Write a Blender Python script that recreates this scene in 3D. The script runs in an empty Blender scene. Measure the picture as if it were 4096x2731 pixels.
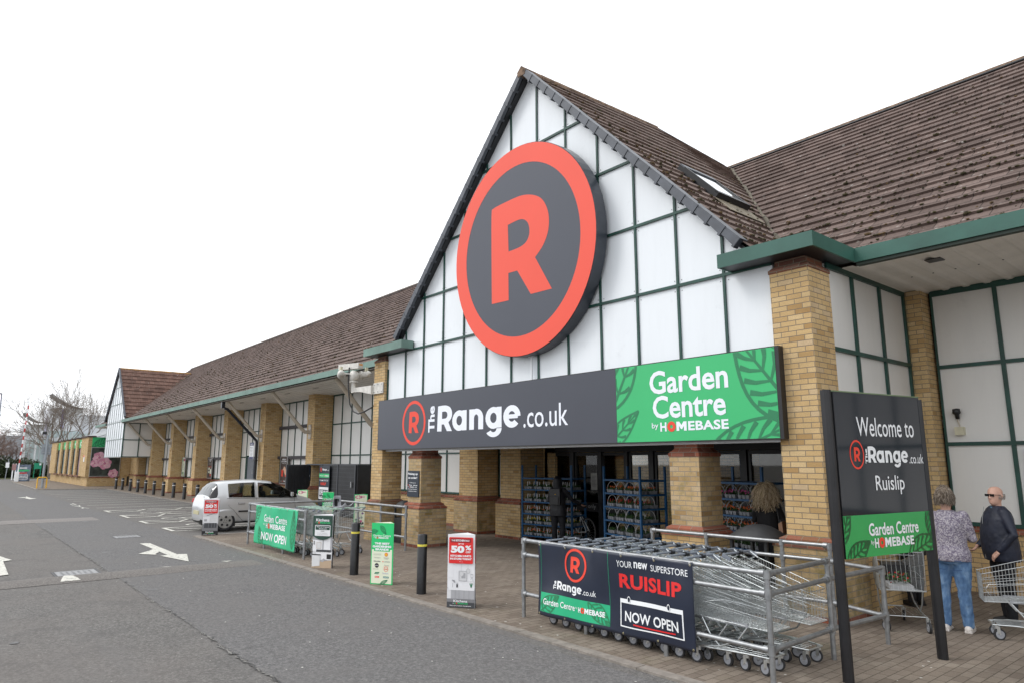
import bpy, bmesh, math, random
from mathutils import Vector, Matrix, Quaternion
random.seed(7)
R = math.radians
PI = math.pi
sc = bpy.context.scene
COL = sc.collection

# ---------------------------------------------------------------- camera
cam_d = bpy.data.cameras.new("camera"); cam = bpy.data.objects.new("camera", cam_d); COL.objects.link(cam)
cam_d.lens = 23.8; cam_d.sensor_width = 36.0; cam_d.clip_end = 2000; cam_d.clip_start = 0.1
rot = Matrix(((0.638734, 0.134480, 0.757584), (0.769427, -0.110737, -0.629062), (-0.000704, 0.984709, -0.174204)))
cam.matrix_world = Matrix.Translation((0, 0, 2.03)) @ rot.to_4x4()
sc.camera = cam

# ---------------------------------------------------------------- world: bright white overcast
SUN_DIR = Vector((-0.55, -0.72, 0.95)).normalized()      # towards the sun
elev = math.asin(SUN_DIR.z); azim = math.atan2(SUN_DIR.x, SUN_DIR.y)
w = bpy.data.worlds.new("World"); sc.world = w; w.use_nodes = True
nt = w.node_tree; nt.nodes.clear()
out = nt.nodes.new("ShaderNodeOutputWorld"); bg = nt.nodes.new("ShaderNodeBackground")
sky = nt.nodes.new("ShaderNodeTexSky"); sky.sky_type = 'NISHITA'; sky.sun_disc = False
sky.sun_elevation = elev; sky.sun_rotation = azim; sky.dust_density = 4; sky.air_density = 1.0
hs = nt.nodes.new("ShaderNodeHueSaturation"); hs.inputs['Saturation'].default_value = 0.25
mx = nt.nodes.new("ShaderNodeMix"); mx.data_type = 'RGBA'; mx.inputs[0].default_value = 0.86
nt.links.new(sky.outputs[0], hs.inputs['Color']); nt.links.new(hs.outputs[0], mx.inputs[6])
mx.inputs[7].default_value = (15.1, 15.5, 16.0, 1)         # the cloud layer
nt.links.new(mx.outputs[2], bg.inputs['Color']); bg.inputs['Strength'].default_value = 0.10
nt.links.new(bg.outputs[0], out.inputs['Surface'])
sd = bpy.data.lights.new("sun", 'SUN'); sd.energy = 1.1; sd.angle = R(18); sd.color = (1, .97, .93)
sun = bpy.data.objects.new("sun", sd); COL.objects.link(sun)
sun.rotation_euler = SUN_DIR.to_track_quat('Z', 'Y').to_euler(); sun.location = (-20, -20, 30)
sc.view_settings.view_transform = 'Standard'; sc.view_settings.look = 'None'
sc.view_settings.exposure = 0.12; sc.view_settings.gamma = 1

# ---------------------------------------------------------------- materials
MATS = {}
def _new(name):
    m = bpy.data.materials.new(name); m.use_nodes = True; n = m.node_tree
    b = n.nodes['Principled BSDF']; return m, n, b
def lin(h):
    h = h.lstrip('#'); c = [int(h[i:i+2], 16)/255 for i in (0, 2, 4)]
    return tuple((x/12.92 if x < .04045 else ((x+.055)/1.055)**2.4) for x in c)
def nd(n, t, **k):
    x = n.nodes.new(t)
    for a, v in k.items(): setattr(x, a, v)
    return x
def mixc(n, f, a, b, blend='MIX'):
    m = nd(n, 'ShaderNodeMix', data_type='RGBA', blend_type=blend)
    for i, v in ((0, f), (6, a), (7, b)):
        if hasattr(v, 'type') and hasattr(v, 'node'): n.links.new(v, m.inputs[i])
        elif i == 0: m.inputs[0].default_value = v
        else: m.inputs[i].default_value = tuple(v)[:3] + (1,)
    return m.outputs[2]
def noise(n, vec, scale, detail=4, rough=.55):
    t = nd(n, 'ShaderNodeTexNoise'); t.inputs['Scale'].default_value = scale
    t.inputs['Detail'].default_value = detail; t.inputs['Roughness'].default_value = rough
    if vec is not None: n.links.new(vec, t.inputs['Vector'])
    return t.outputs['Fac']
def ramp(n, fac, stops, interp='LINEAR'):
    r = nd(n, 'ShaderNodeValToRGB'); n.links.new(fac, r.inputs[0]); e = r.color_ramp.elements; r.color_ramp.interpolation = interp
    while len(e) > 1: e.remove(e[-1])
    for i, (p, c) in enumerate(stops):
        x = e[0] if i == 0 else e.new(p)
        x.position = p; x.color = (tuple(c)[:3] if hasattr(c, '__len__') else (c, c, c)) + (1,)
    return r.outputs[0]
def objco(n): return nd(n, 'ShaderNodeTexCoord').outputs['Object']
def setb(b, rough=.6, metal=0, spec=.5, coat=0):
    b.inputs['Roughness'].default_value = rough; b.inputs['Metallic'].default_value = metal
    b.inputs['Specular IOR Level'].default_value = spec; b.inputs['Coat Weight'].default_value = coat
def bump(n, b, h, strength=.4, dist=.01):
    x = nd(n, 'ShaderNodeBump'); x.inputs['Strength'].default_value = strength; x.inputs['Distance'].default_value = dist
    n.links.new(h, x.inputs['Height']); n.links.new(x.outputs[0], b.inputs['Normal']); return x
def plain(name, col, rough=.6, metal=0, var=.12, scale=6, spec=.5, coat=0, dirt=0, bmp=0):
    if name in MATS: return MATS[name]
    if isinstance(col, str): col = lin(col)
    m, n, b = _new(name); setb(b, rough, metal, spec, coat)
    co = objco(n); f = noise(n, co, scale, 5)
    lo = tuple(max(0, c*(1-var)) for c in col); hi = tuple(min(1, c*(1+var)) for c in col)
    c = ramp(n, f, ((.3, lo), (.7, hi)))
    if dirt:
        f2 = ramp(n, noise(n, co, scale*.35, 6, .7), ((.5, 0), (.72, 1)))
        md = nd(n, 'ShaderNodeMath', operation='MULTIPLY'); n.links.new(f2, md.inputs[0]); md.inputs[1].default_value = dirt
        c = mixc(n, md.outputs[0], c, tuple(x*.45 for x in col))
    n.links.new(c, b.inputs['Base Color'])
    if bmp: bump(n, b, noise(n, co, scale*4, 3), bmp, .003)
    MATS[name] = m; return m
def uvwall(n):
    """object coordinates turned so that u runs along the wall, v up (box mapping by the face normal)"""
    tc = nd(n, 'ShaderNodeTexCoord'); sx = nd(n, 'ShaderNodeSeparateXYZ'); n.links.new(tc.outputs['Object'], sx.inputs[0])
    sn = nd(n, 'ShaderNodeSeparateXYZ'); n.links.new(tc.outputs['Normal'], sn.inputs[0])
    ab = nd(n, 'ShaderNodeMath', operation='ABSOLUTE'); n.links.new(sn.outputs[0], ab.inputs[0])
    gt = nd(n, 'ShaderNodeMath', operation='GREATER_THAN'); n.links.new(ab.outputs[0], gt.inputs[0]); gt.inputs[1].default_value = .6
    m = nd(n, 'ShaderNodeMix', data_type='FLOAT'); n.links.new(gt.outputs[0], m.inputs[0]); n.links.new(sx.outputs[0], m.inputs[2]); n.links.new(sx.outputs[1], m.inputs[3])
    cb = nd(n, 'ShaderNodeCombineXYZ'); n.links.new(m.outputs[0], cb.inputs[0]); n.links.new(sx.outputs[2], cb.inputs[1])
    return cb.outputs[0], tc.outputs['Object'], sx
def brick_mat(name, stops, mortar, moss=0.0, bw=.225, rh=.075, dark=.35, flat=False):
    m, n, b = _new(name); setb(b, .88, 0, .25)
    if flat: co = objco(n); uv = co
    else: uv, co, sx = uvwall(n)
    br = nd(n, 'ShaderNodeTexBrick'); n.links.new(uv, br.inputs['Vector'])
    br.inputs['Color1'].default_value = (0, 0, 0, 1); br.inputs['Color2'].default_value = (1, 1, 1, 1); br.inputs['Mortar'].default_value = (0, 0, 0, 1)
    br.inputs['Scale'].default_value = 1; br.inputs['Brick Width'].default_value = bw; br.inputs['Row Height'].default_value = rh
    br.inputs['Mortar Size'].default_value = .0052; br.inputs['Mortar Smooth'].default_value = .15; br.inputs['Bias'].default_value = 0
    c = ramp(n, br.outputs['Color'], stops)
    f = noise(n, co, 60, 4); c = mixc(n, ramp(n, f, ((.35, .0), (.75, dark))), c, tuple(x*.5 for x in stops[0][1]))
    f = noise(n, co, 1.3, 5, .65); c = mixc(n, ramp(n, f, ((.5, 0), (.8, .35))), c, tuple(x*.42 for x in stops[0][1]))
    if moss:
        f = noise(n, co, 3.2, 5, .7)
        sz = nd(n, 'ShaderNodeSeparateXYZ'); n.links.new(co, sz.inputs[0])
        hz = nd(n, 'ShaderNodeMapRange'); n.links.new(sz.outputs[2], hz.inputs[0]); hz.inputs[1].default_value = 0; hz.inputs[2].default_value = 2.6; hz.inputs[3].default_value = moss; hz.inputs[4].default_value = moss*.35
        mm = nd(n, 'ShaderNodeMath', operation='MULTIPLY'); n.links.new(ramp(n, f, ((.47, 0), (.66, 1))), mm.inputs[0]); n.links.new(hz.outputs[0], mm.inputs[1])
        c = mixc(n, mm.outputs[0], c, (.13, .125, .035))
    mo = mixc(n, noise(n, co, 20, 2), tuple(x*.8 for x in mortar), mortar)
    c = mixc(n, br.outputs['Fac'], c, mo)
    n.links.new(c, b.inputs['Base Color'])
    inv = nd(n, 'ShaderNodeMath', operation='SUBTRACT'); inv.inputs[0].default_value = 1; n.links.new(br.outputs['Fac'], inv.inputs[1])
    ad = nd(n, 'ShaderNodeMath', operation='MULTIPLY_ADD'); n.links.new(noise(n, co, 90, 3), ad.inputs[0]); ad.inputs[1].default_value = .35; n.links.new(inv.outputs[0], ad.inputs[2])
    bump(n, b, ad.outputs[0], .7, .006)
    MATS[name] = m; return m
BUFF = ((0, (.42, .26, .11)), (.05, (.50, .33, .15)), (.13, (.59, .405, .20)), (.55, (.62, .435, .215)), (.9, (.66, .485, .265)), (1, (.60, .45, .28)))
BRK = brick_mat('buff_brick', BUFF, (.235, .195, .145))
BRKM = brick_mat('buff_brick_mossy', tuple((p, (c[0]*.86, c[1]*.88, c[2]*.95)) for p, c in BUFF), (.30, .27, .22), moss=.75)
RED = brick_mat('red_brick', ((0, (.17, .06, .04)), (.4, (.28, .09, .055)), (.7, (.36, .125, .075)), (1, (.28, .12, .085))), (.30, .25, .20))
REDW = brick_mat('red_brick_weathered', ((0, (.12, .055, .042)), (.4, (.20, .085, .06)), (.7, (.29, .11, .072)), (1, (.21, .12, .09))), (.24, .22, .16), moss=.5)

def tile_mat(name, base, dark, uax='X', gauge=.345):
    m, n, b = _new(name); setb(b, .9, 0, .2)
    co = objco(n); sx = nd(n, 'ShaderNodeSeparateXYZ'); n.links.new(co, sx.inputs[0])
    cb = nd(n, 'ShaderNodeCombineXYZ'); n.links.new(sx.outputs[0 if uax == 'X' else 1], cb.inputs[0])
    # v = course index measured with height
    mv = nd(n, 'ShaderNodeMath', operation='MULTIPLY'); n.links.new(sx.outputs[2], mv.inputs[0]); mv.inputs[1].default_value = 1
    n.links.new(mv.outputs[0], cb.inputs[1])
    br = nd(n, 'ShaderNodeTexBrick'); n.links.new(cb.outputs[0], br.inputs['Vector'])
    br.inputs['Color1'].default_value = (0, 0, 0, 1); br.inputs['Color2'].default_value = (1, 1, 1, 1); br.inputs['Mortar'].default_value = (0, 0, 0, 1)
    br.inputs['Scale'].default_value = 1; br.inputs['Brick Width'].default_value = .33; br.inputs['Row Height'].default_value = gauge
    br.inputs['Mortar Size'].default_value = .006; br.inputs['Mortar Smooth'].default_value = 0.1
    c = ramp(n, br.outputs['Color'], ((0, dark), (.5, base), (1, tuple(x*1.25 for x in base))))
    c = mixc(n, ramp(n, noise(n, co, 30, 4), ((.4, 0), (.7, .4))), c, tuple(x*.5 for x in dark))
    c = mixc(n, ramp(n, noise(n, co, .8, 5), ((.45, 0), (.75, .28))), c, tuple(x*.65 for x in base))
    # lichen flecks
    vo = nd(n, 'ShaderNodeTexVoronoi'); vo.inputs['Scale'].default_value = 5.5; n.links.new(co, vo.inputs['Vector'])
    c = mixc(n, ramp(n, vo.outputs['Distance'], ((.09, .75), (.15, 0))), c, (.34, .32, .29))
    vo2 = nd(n, 'ShaderNodeTexVoronoi'); vo2.inputs['Scale'].default_value = 2.3; n.links.new(co, vo2.inputs['Vector'])
    c = mixc(n, ramp(n, vo2.outputs['Distance'], ((.045, .85), (.075, 0))), c, (.55, .53, .50))
    c = mixc(n, ramp(n, br.outputs['Fac'], ((0, 0), (1, .8))), c, (.02, .016, .013))
    n.links.new(c, b.inputs['Base Color'])
    ad = nd(n, 'ShaderNodeMath', operation='SUBTRACT'); n.links.new(noise(n, co, 45, 4), ad.inputs[0]); n.links.new(br.outputs['Fac'], ad.inputs[1])
    bump(n, b, ad.outputs[0], .6, .01)
    MATS[name] = m; return m
TILE = tile_mat('roof_tile_brown', (.160, .118, .104), (.105, .075, .065), 'X', .2148)
TILEY = tile_mat('roof_tile_gable', (.215, .165, .145), (.15, .105, .088), 'Y', .345*.726)
TILER = tile_mat('roof_tile_red', (.160, .095, .075), (.105, .062, .050), 'Y', .345*.707)

def asphalt():
    m, n, b = _new('asphalt'); setb(b, .92, 0, .25); co = objco(n)
    fine = noise(n, co, 30, 6, .9); c = ramp(n, fine, ((.34, (.050, .048, .046)), (.48, (.120, .115, .110)), (.60, (.205, .197, .187)), (.70, (.42, .405, .385))))
    big = noise(n, co, .28, 6, .6); c = mixc(n, ramp(n, big, ((.4, 0), (.62, .45))), c, (.155, .140, .130))
    mid = noise(n, co, 1.4, 6, .7); c = mixc(n, ramp(n, mid, ((.50, 0), (.75, .42))), c, (.068, .066, .066))
    vo = nd(n, 'ShaderNodeTexVoronoi'); vo.inputs['Scale'].default_value = 6; n.links.new(co, vo.inputs['Vector'])
    c = mixc(n, ramp(n, vo.outputs['Distance'], ((.03, .7), (.05, 0))), c, (.5, .49, .46))
    st = nd(n, 'ShaderNodeTexNoise'); mp = nd(n, 'ShaderNodeMapping'); mp.inputs['Scale'].default_value = (.18, 2.2, 1); n.links.new(co, mp.inputs[0]); n.links.new(mp.outputs[0], st.inputs['Vector']); st.inputs['Scale'].default_value = 1
    c = mixc(n, ramp(n, st.outputs['Fac'], ((.5, 0), (.7, .3))), c, (.15, .145, .142))
    n.links.new(c, b.inputs['Base Color']); bump(n, b, fine, .55, .008); MATS['asphalt'] = m; return m
ASPH = asphalt()
def paving():
    m, n, b = _new('block_paving'); setb(b, .9, 0, .22); co = objco(n)
    mp = nd(n, 'ShaderNodeMapping'); mp.inputs['Rotation'].default_value = (0, 0, R(90)); n.links.new(co, mp.inputs[0])
    br = nd(n, 'ShaderNodeTexBrick'); n.links.new(mp.outputs[0], br.inputs['Vector'])
    br.inputs['Color1'].default_value = (0, 0, 0, 1); br.inputs['Color2'].default_value = (1, 1, 1, 1); br.inputs['Mortar'].default_value = (0, 0, 0, 1)
    br.inputs['Scale'].default_value = 1; br.inputs['Brick Width'].default_value = .21; br.inputs['Row Height'].default_value = .105
    br.inputs['Mortar Size'].default_value = .0045; br.inputs['Mortar Smooth'].default_value = .3
    c = ramp(n, br.outputs['Color'], ((0, (.180, .145, .116)), (.3, (.215, .176, .141)), (.6, (.232, .192, .154)), (1, (.262, .219, .178))))
    c = mixc(n, ramp(n, noise(n, co, 90, 3), ((.4, 0), (.7, .45))), c, (.11, .09, .075))
    c = mixc(n, ramp(n, noise(n, co, .7, 6, .65), ((.42, 0), (.7, .5))), c, (.135, .11, .095))
    c = mixc(n, ramp(n, noise(n, co, 1.9, 6, .7), ((.54, 0), (.72, .65))), c, (.30, .262, .215))
    c = mixc(n, ramp(n, noise(n, co, 1.1, 6, .7), ((.58, 0), (.75, .5))), c, (.13, .125, .062))
    vo = nd(n, 'ShaderNodeTexVoronoi'); vo.inputs['Scale'].default_value = 3.1; n.links.new(co, vo.inputs['Vector'])
    c = mixc(n, ramp(n, vo.outputs['Distance'], ((.05, .9), (.07, 0))), c, (.48, .46, .43))
    c = mixc(n, ramp(n, br.outputs['Fac'], ((0, 0), (1, .75))), c, (.055, .048, .035))
    n.links.new(c, b.inputs['Base Color'])
    ad = nd(n, 'ShaderNodeMath', operation='SUBTRACT'); n.links.new(noise(n, co, 80, 3), ad.inputs[0]); n.links.new(br.outputs['Fac'], ad.inputs[1])
    bump(n, b, ad.outputs[0], .6, .006); MATS['paving'] = m; return m
PAV = paving()
def clad(name, col, bands):
    """white faced panel with streaks of dirt low on it and dark green frames are geometry"""
    m, n, b = _new(name); setb(b, .32, 0, .5); co = objco(n)
    mp = nd(n, 'ShaderNodeMapping'); mp.inputs['Scale'].default_value = (5, 5, .7); n.links.new(co, mp.inputs[0])
    f = noise(n, mp.outputs[0], 1, 6, .7); c = ramp(n, f, ((.3, tuple(x*.965 for x in col)), (.55, col)))
    f2 = noise(n, co, 2.3, 7, .75); c = mixc(n, ramp(n, f2, ((.60, 0), (.80, bands))), c, tuple(x*.62 for x in col))
    n.links.new(c, b.inputs['Base Color']); bump(n, b, noise(n, co, .9, 2), .12, .02); MATS[name] = m; return m
CLADW = clad('white_cladding', (.80, .835, .87), .4)
CLADG = clad('grey_white_cladding', (.76, .75, .725), .30)
GREEN = plain('dark_green_frame', (.012, .058, .045), .45, var=.3, scale=3)
GUTG = plain('green_gutter_metal', (.030, .108, .084), .45, var=.15, scale=2, dirt=.35)
GUTP = plain('faded_green_gutter', (.15, .245, .21), .6, var=.2, scale=1.5, dirt=.5)
SOFF = plain('soffit_board', (.74, .71, .66), .55, var=.08, scale=1.4, dirt=.25)
BLK = plain('black_paint', (.012, .012, .014), .35, var=.3)
DARKM = plain('dark_frame_metal', (.014, .015, .018), .4)
STEEL = plain('galvanised_steel', (.33, .34, .35), .42, .75, var=.22, scale=14, dirt=.35)
CHROME = plain('zinc_wire', (.66, .69, .70), .28, .9, var=.1)
WHITE = plain('white_print', (.84, .86, .88), .45, var=.02)
RUB = plain('grey_tyre', (.025, .025, .027), .7)
CONC = plain('kerb_concrete', (.23, .205, .18), .9, var=.28, scale=9, dirt=.4, bmp=.4)
LINE = None
def line_mat():
    m, n, b = _new('road_paint'); setb(b, .8, 0, .3); co = objco(n)
    f = noise(n, co, 14, 6, .75); c = ramp(n, f, ((.36, (.13, .125, .12)), (.46, (.55, .54, .49)), (.7, (.66, .64, .58))))
    n.links.new(c, b.inputs['Base Color']); MATS['line'] = m; return m
LINE = line_mat()
LOGO = plain('logo_red', (.80, .058, .030), .5, var=.03)
NAVY = plain('sign_charcoal', (.050, .055, .074), .38, var=.04, scale=1)
SGREEN = plain('sign_green', (.040, .47, .165), .42, var=.03, scale=1)
DGREEN = plain('sign_leaf_green', (.020, .20, .085), .45, var=.05)
GLASS = None
def glass_mat():
    return thin_glass('door_glass', (.93, .93, .90))
def thin_glass(name, tint, refl=.9):
    """a single pane: clear straight through, mirror by Fresnel"""
    m = bpy.data.materials.new(name); m.use_nodes = True; n = m.node_tree; n.nodes.clear(); o = nd(n, 'ShaderNodeOutputMaterial'); tr = nd(n, 'ShaderNodeBsdfTransparent'); gl = nd(n, 'ShaderNodeBsdfGlossy')
    tr.inputs[0].default_value = (*tint, 1); gl.inputs['Roughness'].default_value = .02; gl.inputs['Color'].default_value = (refl, refl, refl, 1); fr = nd(n, 'ShaderNodeFresnel'); fr.inputs[0].default_value = 1.5
    mx_ = nd(n, 'ShaderNodeMixShader'); n.links.new(fr.outputs[0], mx_.inputs[0]); n.links.new(tr.outputs[0], mx_.inputs[1]); n.links.new(gl.outputs[0], mx_.inputs[2]); n.links.new(mx_.outputs[0], o.inputs[0]); MATS[name] = m; return m
GLASS = glass_mat()

# ---------------------------------------------------------------- mesh builder
class MB:
    def __init__(s): s.v = []; s.f = []; s.m = []; s.mats = []; s.sm = []; s.marks = []
    def mark(s):
        if not s.marks or s.marks[-1] != (len(s.v), len(s.f)): s.marks.append((len(s.v), len(s.f)))
    def mi(s, mat):
        if mat not in s.mats: s.mats.append(mat)
        return s.mats.index(mat)
    def add(s, vs, fs, mat, smooth=False):
        k = len(s.v); s.v += [tuple(x) for x in vs]; i = s.mi(mat)
        for f in fs: s.f.append(tuple(a+k for a in f)); s.m.append(i); s.sm.append(smooth)
    def box(s, x0, x1, y0, y1, z0, z1, mat):
        v = [(x, y, z) for z in (z0, z1) for y in (y0, y1) for x in (x0, x1)]
        s.add(v, ((0, 2, 3, 1), (4, 5, 7, 6), (0, 1, 5, 4), (2, 6, 7, 3), (0, 4, 6, 2), (1, 3, 7, 5)), mat)
    def obox(s, c, a, b, d, mat):
        c, a, b, d = map(Vector, (c, a, b, d)); v = [c+i*a+j*b+k*d for k in (-1, 1) for j in (-1, 1) for i in (-1, 1)]
        s.add(v, ((0, 2, 3, 1), (4, 5, 7, 6), (0, 1, 5, 4), (2, 6, 7, 3), (0, 4, 6, 2), (1, 3, 7, 5)), mat)
    def quad(s, a, b, c, d, mat): s.add((a, b, c, d), ((0, 1, 2, 3),), mat)
    def poly(s, pts, mat): s.add(pts, (tuple(range(len(pts))),), mat)
    def tube(s, pts, r, mat, n=8, cap=True, smooth=True):
        pts = [Vector(p) for p in pts]; rs = r if hasattr(r, '__len__') else [r]*len(pts)
        rings = []; up = None
        for i, p in enumerate(pts):
            t = (pts[min(i+1, len(pts)-1)]-pts[max(i-1, 0)])
            if t.length < 1e-9: t = Vector((0, 0, 1))
            t.normalize()
            if up is None:
                up = Vector((0, 0, 1)) if abs(t.z) < .9 else Vector((1, 0, 0))
            x = t.cross(up)
            if x.length < 1e-6: x = t.cross(Vector((0, 1, 0)))
            x.normalize(); y = x.cross(t); up = y
            rings.append([p+x*math.cos(2*PI*k/n)*rs[i]+y*math.sin(2*PI*k/n)*rs[i] for k in range(n)])
        v = [q for rg in rings for q in rg]; f = []
        for i in range(len(pts)-1):
            for k in range(n): f.append((i*n+k, i*n+(k+1) % n, (i+1)*n+(k+1) % n, (i+1)*n+k))
        s.add(v, f, mat, smooth)
        if cap:
            s.add(rings[0], (tuple(range(n)),), mat); s.add(rings[-1], (tuple(reversed(range(n))),), mat)
    def cyl(s, p0, p1, r, mat, n=16, r1=None): s.tube((p0, p1), (r, r if r1 is None else r1), mat, n)
    def prism(s, pts, d, mat):
        """pts: planar 3-D loop, d: extrusion vector"""
        n = len(pts); P = [Vector(p) for p in pts]; Q = [p+Vector(d) for p in P]
        s.add(P+Q, [tuple(range(n))[::-1], tuple(range(n, 2*n))]+[(i, (i+1) % n, n+(i+1) % n, n+i) for i in range(n)], mat)
    def lathe(s, prof, c, axis, mat, n=20, smooth=True):
        ax = Vector(axis).normalized(); a = ax.orthogonal().normalized(); b = ax.cross(a); c = Vector(c)
        v = []; f = []
        for (r, h) in prof:
            for k in range(n): v.append(c+ax*h+(a*math.cos(2*PI*k/n)+b*math.sin(2*PI*k/n))*r)
        for i in range(len(prof)-1):
            for k in range(n): f.append((i*n+k, i*n+(k+1) % n, (i+1)*n+(k+1) % n, (i+1)*n+k))
        s.add(v, f, mat, smooth)
    def blob(s, c, rx, ry, rz, mat, jit=.0, nu=8, nv=5, smooth=True):
        c = Vector(c); v = []; f = []
        for i in range(nv+1):
            th = PI*i/nv
            for k in range(nu):
                q = 1+random.uniform(-jit, jit); ph = 2*PI*k/nu
                v.append(c+Vector((rx*math.sin(th)*math.cos(ph)*q, ry*math.sin(th)*math.sin(ph)*q, rz*math.cos(th)*q)))
        for i in range(nv):
            for k in range(nu): f.append((i*nu+k, (i+1)*nu+k, (i+1)*nu+(k+1) % nu, i*nu+(k+1) % nu))
        s.add(v, f, mat, smooth)
    def mesh(s, name):
        me = bpy.data.meshes.new(name); me.from_pydata(s.v, [], s.f)
        for m in s.mats: me.materials.append(m)
        me.polygons.foreach_set('material_index', s.m); me.polygons.foreach_set('use_smooth', s.sm)
        me.validate(); me.update(); return me
    def build(s, name, parent=None, bevel=0, **tags):
        if name.endswith('lettering') and len(s.marks) > 1:      # one part for every line of writing
            mk_ = s.marks+[(len(s.v), len(s.f))]
            for (v0, f0), (v1, f1) in zip(mk_[:-1], mk_[1:]):
                q = MB(); q.v = s.v[v0:v1]; q.f = [tuple(i-v0 for i in f) for f in s.f[f0:f1]]; q.m = s.m[f0:f1]; q.mats = s.mats; q.sm = s.sm[f0:f1]; o = q.build(name, parent)
            return o
        o = bpy.data.objects.new(name, s.mesh(name)); COL.objects.link(o)
        if parent is not None:
            o.parent = parent; o.location = -Vector(worldloc(parent)) if parent.get('_w') else (0, 0, 0)
        if bevel:
            b = o.modifiers.new('bevel', 'BEVEL'); b.width = bevel; b.segments = 2; b.limit_method = 'ANGLE'; b.angle_limit = R(40)
        for k, v in tags.items(): o[k] = v
        return o
def worldloc(o):
    p = Vector((0, 0, 0))
    while o is not None: p += o.location; o = o.parent
    return p
def thing(name, label, cat, loc=(0, 0, 0), group=None, rz=0, world=False):
    """an Empty at the thing's base; world=True when its parts are written in world coordinates"""
    o = bpy.data.objects.new(name, None); COL.objects.link(o); o.location = loc; o.rotation_euler = (0, 0, rz); o.empty_display_size = .2
    o['label'] = label; o['category'] = cat
    if group: o['group'] = group
    if world: o['_w'] = 1
    return o
def tag(o, label, cat, group=None):
    o['label'] = label; o['category'] = cat
    if group: o['group'] = group
    return o
def struct(mb, name):
    o = mb.build(name); o['kind'] = 'structure'; return o
def dup(root, loc, rz=0, label=None, group=None):
    r = root.copy(); COL.objects.link(r); r.location = loc; r.rotation_euler = (0, 0, rz)
    if label: r['label'] = label
    if group: r['group'] = group
    for ch in list(root.children):
        c = ch.copy(); COL.objects.link(c); c.parent = r
        for g in list(ch.children):
            d = g.copy(); COL.objects.link(d); d.parent = c
    return r

# ---------------------------------------------------------------- lettering
_tc = {}
def glyphs(txt, off=0.0, spacing=1.0):
    key = (txt, off, spacing)
    if key in _tc: return _tc[key]
    cu = bpy.data.curves.new('t', 'FONT'); cu.body = txt; cu.size = 1; cu.offset = off; cu.resolution_u = 3; cu.space_character = spacing; cu.fill_mode = 'FRONT'
    o = bpy.data.objects.new('t', cu); COL.objects.link(o)
    me = bpy.data.meshes.new_from_object(o.evaluated_get(bpy.context.evaluated_depsgraph_get()))
    v = [(a.co.x, a.co.y) for a in me.vertices]; f = [tuple(p.vertices) for p in me.polygons]
    bpy.data.objects.remove(o); bpy.data.curves.remove(cu); bpy.data.meshes.remove(me)
    _tc[key] = (v, f); return v, f
RL_OUT = [(-.36, .505), (-.385, .48), (-.416, -.448), (-.158, -.457), (-.150, -.195), (-.02, -.199), (.158, -.457), (.439, -.462), (.235, -.13), (.34, -.06), (.415, .04), (.443, .15), (.43, .27), (.362, .39), (.25, .46), (.1, .505), (-.05, .512)]
RL_IN = [(-.135, .275), (-.137, .012), (.009, .012), (.11, .03), (.165, .085), (.176, .15), (.158, .22), (.1, .27), (.02, .285)]
def _cut(pts, sharp, it=2):
    for _ in range(it):
        o, sh = [], []
        n = len(pts)
        for i in range(n):
            a, p, b = pts[i-1], pts[i], pts[(i+1) % n]
            if sharp[i]: o.append(p); sh.append(1)
            else:
                o += [(p[0]*.75+a[0]*.25, p[1]*.75+a[1]*.25), (p[0]*.75+b[0]*.25, p[1]*.75+b[1]*.25)]; sh += [0, 0]
        pts, sharp = o, sh
    return pts
RL_OUT = _cut(RL_OUT, [0, 0, 1, 1, 1, 1, 1, 1, 1, 0, 0, 0, 0, 0, 0, 0, 0]); RL_IN = _cut(RL_IN, [1, 1, 0, 0, 0, 0, 0, 0, 0])
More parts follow.
